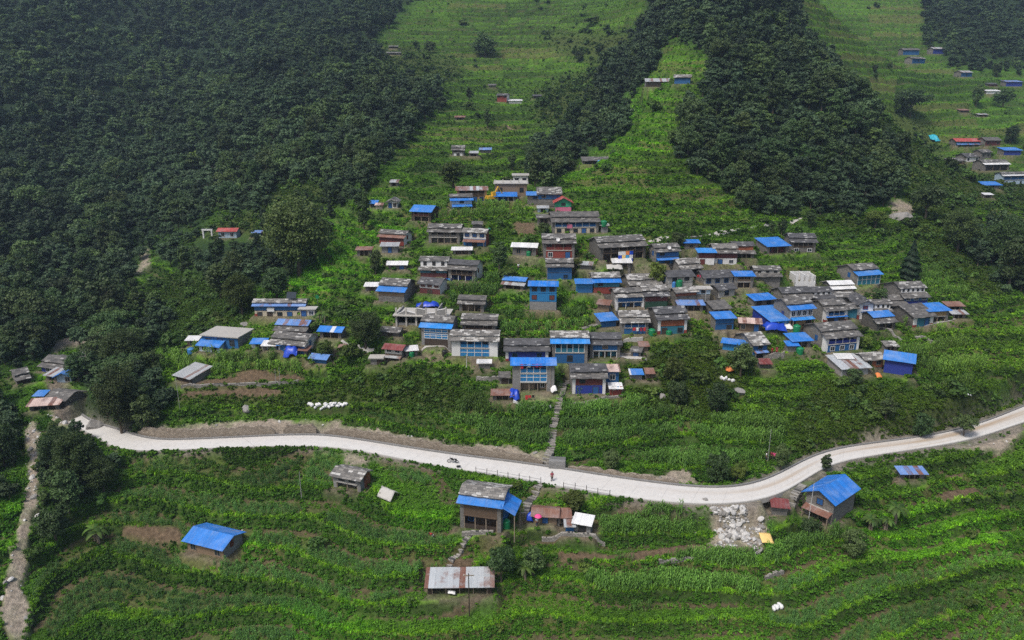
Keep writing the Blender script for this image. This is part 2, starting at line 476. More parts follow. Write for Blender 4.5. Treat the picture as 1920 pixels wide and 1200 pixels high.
class NT:
    def __init__(s, name):
        s.m = bpy.data.materials.new(name); s.m.use_nodes = True; s.t = s.m.node_tree; s.t.nodes.clear()
        s.out = s.n('ShaderNodeOutputMaterial'); s.b = s.n('ShaderNodeBsdfPrincipled')
        s.l(s.b.outputs[0], s.out.inputs[0])
    def n(s, t, **k):
        o = s.t.nodes.new(t)
        for a, v in k.items(): setattr(o, a, v)
        return o
    def l(s, a, b): s.t.links.new(a, b)
    def val(s, sock, v):
        if hasattr(v, 'is_output') or isinstance(v, bpy.types.NodeSocket): s.l(v, sock)
        else: sock.default_value = v
    def math(s, op, a, b=0.0, c=None):
        o = s.n('ShaderNodeMath', operation=op); s.val(o.inputs[0], a); s.val(o.inputs[1], b)
        if c is not None: s.val(o.inputs[2], c)
        return o.outputs[0]
    def mix(s, f, a, b, mode='MIX'):
        o = s.n('ShaderNodeMix', data_type='RGBA', blend_type=mode); s.val(o.inputs[0], f); s.val(o.inputs[6], a); s.val(o.inputs[7], b)
        return o.outputs[2]
    def noise(s, vec, scale, detail=4, rough=.55):
        o = s.n('ShaderNodeTexNoise'); o.inputs['Scale'].default_value = scale; o.inputs['Detail'].default_value = detail; o.inputs['Roughness'].default_value = rough
        if vec is not None: s.l(vec, o.inputs['Vector'])
        return o.outputs[0]
    def ramp(s, f, stops):
        o = s.n('ShaderNodeValToRGB'); e = o.color_ramp.elements
        while len(e) < len(stops): e.new(.5)
        for q, (p, c) in zip(e, stops): q.position = p; q.color = c if len(c) == 4 else (*c, 1)
        s.l(f, o.inputs[0]); return o.outputs[0]
    def bump(s, h, st=.3, dist=.05):
        o = s.n('ShaderNodeBump'); o.inputs['Strength'].default_value = st; o.inputs['Distance'].default_value = dist
        s.l(h, o.inputs['Height']); s.l(o.outputs[0], s.b.inputs['Normal'])
    def color(s, c): s.val(s.b.inputs['Base Color'], c)
    def rough(s, r): s.val(s.b.inputs['Roughness'], r)

def grey(v, t=(1, 1, 1)): return (v * t[0], v * t[1], v * t[2], 1)

def _uvw(t):
    """uv shifted per object so that no two roofs carry the same pattern"""
    uv = t.n('ShaderNodeUVMap'); oi = t.n('ShaderNodeObjectInfo')
    sh = t.n('ShaderNodeCombineXYZ'); r = oi.outputs['Random']
    t.l(t.math('MULTIPLY', r, 71.3), sh.inputs[0]); t.l(t.math('MULTIPLY', r, 37.7), sh.inputs[1])
    a = t.n('ShaderNodeVectorMath', operation='ADD'); t.l(uv.outputs[0], a.inputs[0]); t.l(sh.outputs[0], a.inputs[1])
    return a.outputs[0], r

def mat_slate(name, lo, hi, light, thr):
    t = NT(name); v, r = _uvw(t)
    br = t.n('ShaderNodeTexBrick', offset=.37); t.l(v, br.inputs['Vector'])
    br.inputs['Scale'].default_value = 1; br.inputs['Mortar Size'].default_value = .025; br.inputs['Brick Width'].default_value = .85; br.inputs['Row Height'].default_value = .48
    br.inputs['Color1'].default_value = (0, 0, 0, 1); br.inputs['Color2'].default_value = (1, 1, 1, 1); br.inputs['Mortar'].default_value = (.2, .2, .2, 1); br.inputs['Bias'].default_value = 0
    sep = t.n('ShaderNodeSeparateColor'); t.l(br.outputs[0], sep.inputs[0])
    wn = t.n('ShaderNodeTexWhiteNoise', noise_dimensions='1D'); t.l(t.math('MULTIPLY', sep.outputs[0], 91.7), wn.inputs['W'])
    n1 = t.noise(v, .5, 4); n2 = t.noise(v, 6, 3)
    k = sep.outputs[0]
    base = t.mix(k, lo, hi)
    pick = t.math('ADD', wn.outputs[0], t.math('MULTIPLY', t.math('SUBTRACT', n1, .5), .9))
    pick = t.math('ADD', pick, t.math('MULTIPLY', t.math('SUBTRACT', r, .5), .22))
    c = t.mix(t.math('MULTIPLY', t.ramp(pick, [(thr, (0, 0, 0)), (thr + .10, (1, 1, 1))]), .85), base, light)
    c = t.mix(.45, c, t.mix(n2, grey(.35), grey(1.0)), 'MULTIPLY')
    c = t.mix(t.math('MULTIPLY', br.outputs[1], .8), c, grey(.04))
    moss = t.ramp(t.noise(v, .9, 5), [(.6, (0, 0, 0)), (.78, (1, 1, 1))])
    c = t.mix(t.math('MULTIPLY', moss, .35), c, (.05, .055, .025, 1))
    t.color(c); t.rough(.75); t.bump(t.math('ADD', k, n2), .5, .05); return t.m

def mat_tin(name, col, col2, patch=0.0, rust=0.0, gloss=.45, wav=7.0):
    t = NT(name); v, r = _uvw(t)
    sx = t.n('ShaderNodeSeparateXYZ'); t.l(v, sx.inputs[0])
    st = t.n('ShaderNodeTexWhiteNoise', noise_dimensions='1D'); t.l(t.math('FLOOR', t.math('DIVIDE', sx.outputs[0], .82)), st.inputs['W'])
    n1 = t.noise(v, .7, 4); n2 = t.noise(v, 5, 3)
    c = t.mix(t.math('MULTIPLY', n1, .9), col, col2)
    c = t.mix(t.math('MULTIPLY', st.outputs[0], .34), c, grey(.35), 'MULTIPLY')
    if col[2] > 3 * col[0]: c = t.mix(t.math('MULTIPLY', t.math('POWER', r, 2.0), .55), c, (.055, .20, .50, 1))
    if patch: c = t.mix(t.math('MULTIPLY', t.math('GREATER_THAN', st.outputs[0], 1 - patch), .85), c, grey(.62))
    if rust:
        k = t.ramp(t.math('ADD', t.math('MULTIPLY', n1, .7), t.math('MULTIPLY', st.outputs[0], .45)), [(.62 - rust * .4, (0, 0, 0)), (.78 - rust * .35, (1, 1, 1))])
        c = t.mix(k, c, t.mix(n2, (.09, .035, .02, 1), (.22, .10, .07, 1)))
    m2 = t.n('ShaderNodeMapping'); t.l(v, m2.inputs[0]); m2.inputs['Scale'].default_value = (2.2, .22, 1)
    stk = t.ramp(t.noise(m2.outputs[0], 1.5, 6, .7), [(.48, (0, 0, 0)), (.75, (1, 1, 1))])
    c = t.mix(t.math('MULTIPLY', stk, .30), c, grey(.30, (1, .97, .92)))
    fd = t.ramp(t.noise(v, .35, 4), [(.5, (0, 0, 0)), (.7, (1, 1, 1))])
    c = t.mix(t.math('MULTIPLY', fd, .22), c, grey(.45, (.95, 1, 1.05)))
    seam = t.math('LESS_THAN', t.math('FRACT', t.math('DIVIDE', sx.outputs[0], .82)), .05)
    c = t.mix(t.math('MULTIPLY', seam, .35), c, grey(.12))
    t.color(c); t.rough(gloss)
    t.bump(t.math('SINE', t.math('MULTIPLY', sx.outputs[0], wav * 6.28)), .35, .03); return t.m

def mat_stone(name, a, b, mortar, sc=1.0, bw=.45, rh=.2):
    t = NT(name); tc = t.n('ShaderNodeTexCoord')
    mp = t.n('ShaderNodeMapping'); t.l(tc.outputs['Object'], mp.inputs[0])
    # walls run in x and y: use the larger horizontal run along with the height
    sx = t.n('ShaderNodeSeparateXYZ'); t.l(mp.outputs[0], sx.inputs[0])
    cx = t.n('ShaderNodeCombineXYZ'); t.l(t.math('ADD', sx.outputs[0], sx.outputs[1]), cx.inputs[0]); t.l(sx.outputs[2], cx.inputs[1])
    br = t.n('ShaderNodeTexBrick'); t.l(cx.outputs[0], br.inputs['Vector']); br.inputs['Scale'].default_value = sc
    br.inputs['Brick Width'].default_value = bw; br.inputs['Row Height'].default_value = rh; br.inputs['Mortar Size'].default_value = .02
    br.inputs['Color1'].default_value = a; br.inputs['Color2'].default_value = b; br.inputs['Mortar'].default_value = mortar
    n = t.noise(tc.outputs['Object'], .8, 5); n2 = t.noise(tc.outputs['Object'], 5, 3)
    oi = t.n('ShaderNodeObjectInfo')
    c = t.mix(.55, br.outputs[0], t.mix(n2, grey(.45), grey(1.15)), 'MULTIPLY')
    c = t.mix(t.math('MULTIPLY', n, .5), c, grey(.55, (1, .95, .9)), 'MULTIPLY')
    c = t.mix(t.math('MULTIPLY', oi.outputs['Random'], .4), c, grey(.5), 'MULTIPLY')
    t.color(c); t.rough(.9); t.bump(n2, .4, .04); return t.m

def mat_paint(name, col, wear=.25, wc=(.25, .22, .19, 1), rough=.65, plank=0.0):
    t = NT(name); tc = t.n('ShaderNodeTexCoord'); oi = t.n('ShaderNodeObjectInfo'); o = tc.outputs['Object']
    mp = t.n('ShaderNodeMapping'); t.l(o, mp.inputs[0]); mp.inputs['Scale'].default_value = (1, 1, .35)
    n = t.noise(mp.outputs[0], 1.6, 6, .65); n2 = t.noise(o, 7, 3)
    c = t.mix(t.math('MULTIPLY', n2, .35), col, tuple(x * .55 for x in col[:3]) + (1,))
    k = t.ramp(n, [(.52, (0, 0, 0)), (.72, (1, 1, 1))])
    c = t.mix(t.math('MULTIPLY', k, wear), c, wc)
    c = t.mix(t.math('MULTIPLY', oi.outputs['Random'], .35), c, grey(.6), 'MULTIPLY')
    if plank:
        sx = t.n('ShaderNodeSeparateXYZ'); t.l(o, sx.inputs[0])
        g = t.math('LESS_THAN', t.math('FRACT', t.math('DIVIDE', sx.outputs[0], plank)), .12)
        c = t.mix(t.math('MULTIPLY', g, .6), c, grey(.03))
    t.color(c); t.rough(rough); t.bump(n2, .25, .02); return t.m

def mat_leaf(name, dark, light, trans=.2, attr=True, patch=None):
    t = NT(name)
    oi = t.n('ShaderNodeObjectInfo'); r = oi.outputs['Random']
    at = t.n('ShaderNodeAttribute', attribute_name='lv'); lv = at.outputs['Fac']
    k = t.math('ADD', t.math('MULTIPLY', r, .55), t.math('MULTIPLY', lv, .45))
    c = t.mix(k, dark, light)
    if attr:
        ti = t.n('ShaderNodeAttribute', attribute_name='tint', attribute_type='INSTANCER')
        c = t.mix(1.0, c, ti.outputs['Color'], 'MULTIPLY')
    else:
        hs = t.n('ShaderNodeHueSaturation'); t.l(c, hs.inputs['Color'])
        t.l(t.math('ADD', .47, t.math('MULTIPLY', t.math('FRACT', t.math('MULTIPLY', r, 17.3)), .045)), hs.inputs['Hue'])
        t.l(t.math('ADD', .62, t.math('MULTIPLY', t.math('FRACT', t.math('MULTIPLY', r, 7.7)), .8)), hs.inputs['Value'])
        c = hs.outputs[0]
    t.color(c); t.rough(.55); t.b.inputs['Specular IOR Level'].default_value = .25
    tr = t.n('ShaderNodeBsdfTranslucent'); t.l(c, tr.inputs[0])
    ms = t.n('ShaderNodeMixShader'); ms.inputs[0].default_value = trans
    t.l(t.b.outputs[0], ms.inputs[1]); t.l(tr.outputs[0], ms.inputs[2]); t.l(ms.outputs[0], t.out.inputs[0])
    return t.m

def mat_plain(name, col, rough=.6, var=.25, metal=0):
    t = NT(name); tc = t.n('ShaderNodeTexCoord')
    n = t.noise(tc.outputs['Object'], 4, 4)
    c = t.mix(t.math('MULTIPLY', n, var * 2), col, tuple(x * .4 for x in col[:3]) + (1,))
    t.color(c); t.rough(rough); t.b.inputs['Metallic'].default_value = metal; return t.m

BLUE = (.006, .135, .54, 1); BLUE2 = (.010, .20, .64, 1)
DEF = {
 'slate': lambda: mat_slate('slate_roof', grey(.058, (1.04, 1, .98)), grey(.155, (1.06, 1, .93)), grey(.42, (1, .98, .94)), .86),
 'slatelight': lambda: mat_slate('pale_slate_roof', grey(.088, (1.05, 1, .95)), grey(.22, (1.06, 1, .92)), grey(.50, (1, .98, .94)), .75),
 'slatedark': lambda: mat_slate('dark_slate_roof', grey(.042, (1, 1, 1.1)), grey(.10, (1, 1, 1.07)), grey(.36), .92),
 'tblue': lambda: mat_tin('blue_tin', BLUE, BLUE2),
 'tbluelight': lambda: mat_tin('bright_blue_tin', (.012, .2, .62, 1), (.02, .27, .75, 1)),
 'tbluepatch': lambda: mat_tin('patched_blue_tin', BLUE, BLUE2, patch=.18),
 'tbluefade': lambda: mat_tin('faded_blue_tin', (.10, .20, .48, 1), (.16, .28, .56, 1), rust=.02),
 'twhite': lambda: mat_tin('white_tin', grey(.62), grey(.78), gloss=.4),
 'tgrey': lambda: mat_tin('grey_tin', grey(.26, (.95, 1, 1.05)), grey(.45, (.97, 1, 1.03)), rust=.06),
 'tsilver': lambda: mat_tin('silver_tin_with_rust', grey(.34, (.92, 1, 1.06)), grey(.5, (.95, 1, 1.05)), rust=.32),
 'trust': lambda: mat_tin('rusty_tin', (.16, .075, .05, 1), (.24, .12, .085, 1), rust=.5, gloss=.7, patch=.1),
 'tred': lambda: mat_tin('red_tin', (.35, .035, .025, 1), (.42, .07, .05, 1)),
 'tmaroon': lambda: mat_tin('maroon_tin', (.16, .03, .028, 1), (.22, .05, .045, 1), gloss=.6),
 'tpink': lambda: mat_tin('pinkish_tin', (.5, .36, .31, 1), (.55, .42, .38, 1), rust=.3),
 'stone': lambda: mat_stone('stone_masonry', grey(.16, (1.04, 1, .95)), grey(.27, (1.05, 1, .93)), grey(.09)),
 'stonedark': lambda: mat_stone('dark_stone_masonry', grey(.09, (1.05, 1, .94)), grey(.16, (1.05, 1, .92)), grey(.05)),
 'drystone': lambda: mat_stone('dry_stone', grey(.23, (1.05, 1, .92)), grey(.40, (1.05, 1, .92)), grey(.06), 1, .42, .26),
 'block': lambda: mat_stone('concrete_block', grey(.24, (1, .99, .97)), grey(.31), grey(.17), 1, .42, .22),
 'bankstone': lambda: mat_stone('gravelly_bank_stone', (.235, .195, .15, 1), (.40, .345, .28, 1), (.15, .12, .09, 1), 1, .33, .21),
 'concrete': lambda: mat_paint('bare_concrete', grey(.42, (1.04, 1, .93)), .5, grey(.2)),
 'white': lambda: mat_paint('whitewash', grey(.66), .4, (.36, .32, .28, 1)),
 'cream': lambda: mat_paint('cream_wall', (.5, .44, .34, 1), .4, (.3, .22, .16, 1)),
 'ochre': lambda: mat_paint('ochre_wall', (.33, .22, .11, 1), .4, (.18, .11, .07, 1)),
 'lightblue': lambda: mat_paint('pale_blue_wall', (.36, .47, .58, 1), .3, grey(.3)),
 'blue': lambda: mat_paint('blue_paint', (.010, .105, .29, 1), .3, (.05, .08, .14, 1), plank=.3),
 'bluebright': lambda: mat_paint('bright_blue_paint', (.012, .19, .45, 1), .25, (.08, .12, .2, 1), plank=.42),
 'navy': lambda: mat_paint('navy_paint', (.014, .035, .27, 1), .25, (.03, .04, .09, 1), plank=.3),
 'teal': lambda: mat_paint('teal_paint', (.02, .16, .24, 1), .35, (.09, .10, .10, 1), plank=.3),
 'green': lambda: mat_paint('green_paint', (.03, .34, .19, 1), .2, (.1, .2, .12, 1)),
 'greendark': lambda: mat_paint('dark_green_paint', (.015, .06, .035, 1), .3, (.04, .05, .03, 1), plank=.3),
 'pink': lambda: mat_paint('pink_paint', (.52, .14, .24, 1), .2, (.4, .2, .2, 1)),
 'red': lambda: mat_paint('red_mud_plaster', (.22, .04, .03, 1), .4, (.12, .05, .035, 1)),
 'maroon': lambda: mat_paint('maroon_boards', (.11, .024, .024, 1), .4, (.05, .025, .02, 1), plank=.28),
 'orange': lambda: mat_paint('red_ochre_plaster', (.27, .085, .04, 1), .35, (.15, .06, .03, 1)),
 'mud': lambda: mat_paint('mud_plaster', (.21, .15, .10, 1), .4, (.12, .085, .06, 1)),
 'wood': lambda: mat_paint('weathered_boards', (.10, .066, .043, 1), .5, (.04, .03, .025, 1), plank=.22),
 'wooddark': lambda: mat_paint('dark_timber', (.045, .03, .022, 1), .4, (.02, .016, .014, 1), plank=.22),
 'timber': lambda: mat_plain('bare_timber', (.25, .2, .15, 1), .8),
 'post': lambda: mat_plain('painted_post', grey(.55), .6),
 'dark': lambda: mat_plain('painted_unlit_opening', grey(.016), .7),  # near-black for solid panels: the shade inside openings is painted as colour
 'glass': lambda: mat_plain('window_glass', (.02, .03, .04, 1), .12),
 'shutter': lambda: mat_plain('blue_shutter', (.02, .09, .26, 1), .5),
 'shutterred': lambda: mat_plain('red_shutter', (.13, .03, .025, 1), .6),
 'frame': lambda: mat_plain('white_frame', grey(.6), .5),
 'tankgreen': lambda: mat_plain('green_plastic', (.012, .19, .075, 1), .35),
 'tankblue': lambda: mat_plain('blue_plastic', (.05, .2, .5, 1), .35),
 'tankblack': lambda: mat_plain('black_plastic', grey(.02), .3),
 'metal': lambda: mat_plain('galvanised_metal', grey(.4), .4, .2, .6),
 'pole': lambda: mat_plain('pole_grey', grey(.3), .7),
 'rubber': lambda: mat_plain('rubber', grey(.02), .8),
 'tarpblue': lambda: mat_plain('blue_tarpaulin', (.012, .06, .5, 1), .4, .3),
 'tarplight': lambda: mat_plain('sky_blue_tarpaulin', (.05, .32, .62, 1), .4, .3),
 'tarpwhite': lambda: mat_plain('white_sheet', grey(.75), .6, .2),
 'tarpgrey': lambda: mat_plain('grey_canvas', grey(.42, (1.03, 1, .95)), .8, .2),
 'tarpyellow': lambda: mat_plain('yellow_sheet', (.72, .5, .18, 1), .7, .15),
 'tarporange': lambda: mat_plain('orange_sheet', (.65, .2, .05, 1), .7, .2),
 'tarpcyan': lambda: mat_plain('cyan_sheet', (.03, .38, .5, 1), .5, .2),
 'cloth_red': lambda: mat_plain('red_cloth', (.5, .03, .035, 1), .9),
 'cloth_pink': lambda: mat_plain('pink_cloth', (.75, .07, .26, 1), .7, .15),
 'cloth_maroon': lambda: mat_plain('maroon_cloth', (.24, .02, .05, 1), .9),
 'cloth_navy': lambda: mat_plain('navy_cloth', (.02, .025, .08, 1), .9),
 'cloth_white': lambda: mat_plain('white_cloth', grey(.65), .9, .15),
 'cloth_black': lambda: mat_plain('black_cloth', grey(.015), .9),
 'skin': lambda: mat_plain('skin', (.27, .13, .08, 1), .55, .1),
 'hair': lambda: mat_plain('black_hair', grey(.01), .5),
 'yellow': lambda: mat_plain('yellow_enamel', (.62, .36, .03, 1), .4, .2),
 'bark': lambda: mat_plain('bark', (.09, .07, .05, 1), .9),
 'rockwhite': lambda: mat_plain('pale_broken_rock', grey(.56, (1.02, 1, .97)), .9, .45),
 'rockgrey': lambda: mat_plain('grey_boulder', grey(.26, (1.04, 1, .95)), .9, .4),
}
def M(k):
    if k not in _M: _M[k] = DEF[k]()
    return _M[k]
# ------------------------------------------------------------------ light
w = bpy.data.worlds.new('World'); S.world = w; w.use_nodes = True
nt = w.node_tree; bg = nt.nodes['Background']
sky = nt.nodes.new('ShaderNodeTexSky'); sky.sky_type = 'NISHITA'; sky.sun_disc = False
SUN_EL, SUN_AZ = math.radians(57), math.radians(-138)      # azimuth from +Y towards +X
sky.sun_elevation = SUN_EL; sky.sun_rotation = SUN_AZ; sky.air_density = 1.2; sky.dust_density = 4.0; sky.ozone_density = .6
nt.links.new(sky.outputs[0], bg.inputs[0]); bg.inputs[1].default_value = .095
sl = bpy.data.lights.new('sun', 'SUN'); sl.energy = 2.0; sl.angle = math.radians(13); sl.color = (1, .955, .89)
so = link(bpy.data.objects.new('sun', sl))
sd = Vector((math.sin(SUN_AZ) * math.cos(SUN_EL), math.cos(SUN_AZ) * math.cos(SUN_EL), math.sin(SUN_EL)))
so.rotation_euler = (-sd).to_track_quat('-Z', 'Y').to_euler(); so.location = (0, 100, 200)
S.view_settings.view_transform = 'Standard'; S.view_settings.look = 'None'; S.view_settings.exposure = 0.68; S.view_settings.gamma = 1
S.cycles.use_denoising = False
S.cycles.max_bounces = 5; S.cycles.diffuse_bounces = 2; S.cycles.transparent_max_bounces = 6; S.cycles.volume_bounces = 0
S.cycles.use_adaptive_sampling = True
# ------------------------------------------------------------------ buildings
HOUSES = []
def H(name, cx, yb, w, h, rp, roof, rm, fac, label, yaw=0, d=None, wall='stone', pier=None, pw=.55, pl=None, step=0, smat='white', sn=0, aw=None, sideR=None, sideL=None, sroof=None, cat=None, wL=None, wR=None, group=None, ext=None, Y=None):
    HOUSES.append(dict(name=name, cx=cx, yb=yb, w=w, h=h, rp=rp, roof=roof, rm=rm.split(','), fac=fac, label=label, yaw=math.radians(yaw), d=d, wall=wall, pier=pier, pw=pw, pl=pl, step=step, smat=smat, sn=sn, aw=aw, sideR=sideR, sideL=sideL, sroof=sroof, cat=cat or name.split('_')[-1], wL=wL, wR=wR, group=group, ext=ext))

FR = {}
def plan_houses():
    x, y, z = hit_base(790, 611); _, _, dep = project(x, y, z); s_ = F / dep
    FR.update(pos=(x, y, z), yaw=math.radians(-6), W=98 / s_, H=34 / s_, D=5.0); PADS.append((x, y, z, FR['yaw'], FR['W'] / 2 + .6, .8, 5.5, 1.3))
    for q in HOUSES:
        x, y, z = hit_base(q['cx'], q['yb'])
        _, _, dep = project(x, y, z)
        s = F / dep; dl = math.atan2(CZ - z, math.hypot(x, y)); q['s'] = s
        az = math.atan2(x, y); ya = q['yaw']
        q['W'] = max(1.2, q['w'] / s / max(.35, math.cos(ya) - math.tan(az) * math.sin(ya)))
        q['Hh'] = max(1.1, q['h'] / s / math.cos(dl))
        q['stp'] = q['step'] / s / math.cos(dl)
        t = math.tan(math.radians({'two': 19, 'gab': 20, 'lean': 9, 'flat': 0, 'end': 27, 'none': 0}[q['roof']])); q['t'] = t
        rel = math.cos(ya + az)
        R = q['rp'] / s / (t * math.cos(dl) + max(.05, math.sin(dl)) * max(.5, rel))
        if q['roof'] in ('two', 'gab'):
            R = max(R - (.42 * math.cos(dl) if q['roof'] == 'two' and not q['step'] else 0), 1.6); R = min(R, 6.5)
            if q['d']: R = q['d'] / 2 + .6
            q['R'] = R; q['D'] = 2 * (R - .6)
        else:
            q['D'] = q['d'] or float(np.clip(R - .5, 1.4, 9))
        q['D'] = max(q['D'], 1.4)
        q['pos'] = (x, y, z)
        PADS.append((x, y, z, ya, q['W'] / 2 + .5, .8, q['D'] + .5, 1.3))

def window(parent, x, z, w, h, y, mat='glass', frame='frame', far=False):
    if far:
        return MB().box(x - w / 2, x + w / 2, y - .05, y + .02, z - h / 2, z + h / 2).build('window', 'dark' if mat == 'glass' else mat, parent)
    f = MB(); b = .09
    f.box(x - w / 2 - b, x - w / 2, y - .07, y + .02, z - h / 2 - b, z + h / 2 + b).box(x + w / 2, x + w / 2 + b, y - .07, y + .02, z - h / 2 - b, z + h / 2 + b)
    f.box(x - w / 2, x + w / 2, y - .07, y + .02, z + h / 2, z + h / 2 + b).box(x - w / 2, x + w / 2, y - .07, y + .02, z - h / 2 - b, z - h / 2)
    f.box(x - .025, x + .025, y - .06, y + .02, z - h / 2, z + h / 2)
    if frame == 'frame': frame = ('frame', 'wooddark', 'timber', 'wooddark', 'shutter')[len(parent['label']) % 5]
    o = f.build('window', frame, parent)
    MB().box(x - w / 2, x + w / 2, y - .035, y + .02, z - h / 2, z + h / 2).build('pane', mat, o)
    return o

def door(parent, x, z0, w, h, y, mat, far=False):
    o = MB().box(x - w / 2, x + w / 2, y - .06, y + .02, z0, z0 + h).build('door', mat, parent)
    if not far:
        f = MB().box(x - w / 2 - .08, x - w / 2, y - .08, y + .02, z0, z0 + h + .08).box(x + w / 2, x + w / 2 + .08, y - .08, y + .02, z0, z0 + h + .08).box(x - w / 2, x + w / 2, y - .08, y + .02, z0 + h, z0 + h + .08)
        f.build('door_frame', 'wooddark', o)
    return o

def storey(root, q, mat, kind, pat, z0, z1, x0, x1, v, rr):
    far = q['s'] < 5.2
    hgt = z1 - z0; wd = x1 - x0
    if kind in 'PG':
        y0 = 0.02
        MB().box(x0, x1, y0, max(.16, v) + .05, z0, z1 - .01).build('front_wall', mat, root)
        if kind == 'G':
            n = int(pat or 4); g = MB(); b = .05
            for i in range(n + 1):
                xx = x0 + wd * i / n; g.box(xx - b, xx + b, y0 - .06, y0 + .02, z0 + .06, z1 - .08)
            for zz in (z0 + .1, z0 + hgt * .55, z1 - .12): g.box(x0, x1, y0 - .045, y0 + .015, zz - b, zz + b)
            g.build('mullion_frame', 'frame', root)
        elif pat:
            n = len(pat)
            for i, c in enumerate(pat):
                xx = x0 + wd * (i + .5) / n; ww = min(.9, wd / n * .6); hh = min(1.05, hgt * .5)
                if c == 'w': window(root, xx, z0 + hgt * .53, ww, hh, y0, far=far)
                elif c == 's': window(root, xx, z0 + hgt * .53, ww, hh, y0, 'shutter', far=far)
                elif c == 'r': window(root, xx, z0 + hgt * .53, ww, hh, y0, 'shutterred', far=far)
                elif c == 'd': door(root, xx, z0 + .03, min(1.0, wd / n * .7), min(1.95, hgt * .82), y0, rr.choice(['shutter', 'wooddark', 'shutter', 'dark']) if mat != 'white' else rr.choice(['shutterred', 'shutter', 'dark']), far)
    else:
        n = int(pat or 3)
        # the wall at the back of the veranda
        MB().box(x0, x1, v - .04, v + .04, z0, z1 + v * q['t'] * .6).build('back_wall', mat, root)
        if not far:
            door(root, x0 + wd * rr.uniform(.3, .7), z0 + .05, .8, min(1.8, hgt * .8), v - .04, 'wooddark')
            if wd > 4: window(root, x0 + wd * rr.choice([.15, .85]), z0 + hgt * .55, .7, .8, v - .04)
        for i in range(n + 1):
            xx = x0 + .06 + (wd - .12) * i / n
            MB().box(xx - .06, xx + .06, .04, .16, z0, z1).build('post', 'post' if mat in ('blue', 'teal', 'navy', 'bluebright') else 'timber', root)
        if kind == 'R':
            MB().box(x0 + .13, x1 - .13, .06, .13, z0 + .05, z0 + min(.95, hgt * .42)).build('railing', mat, root)

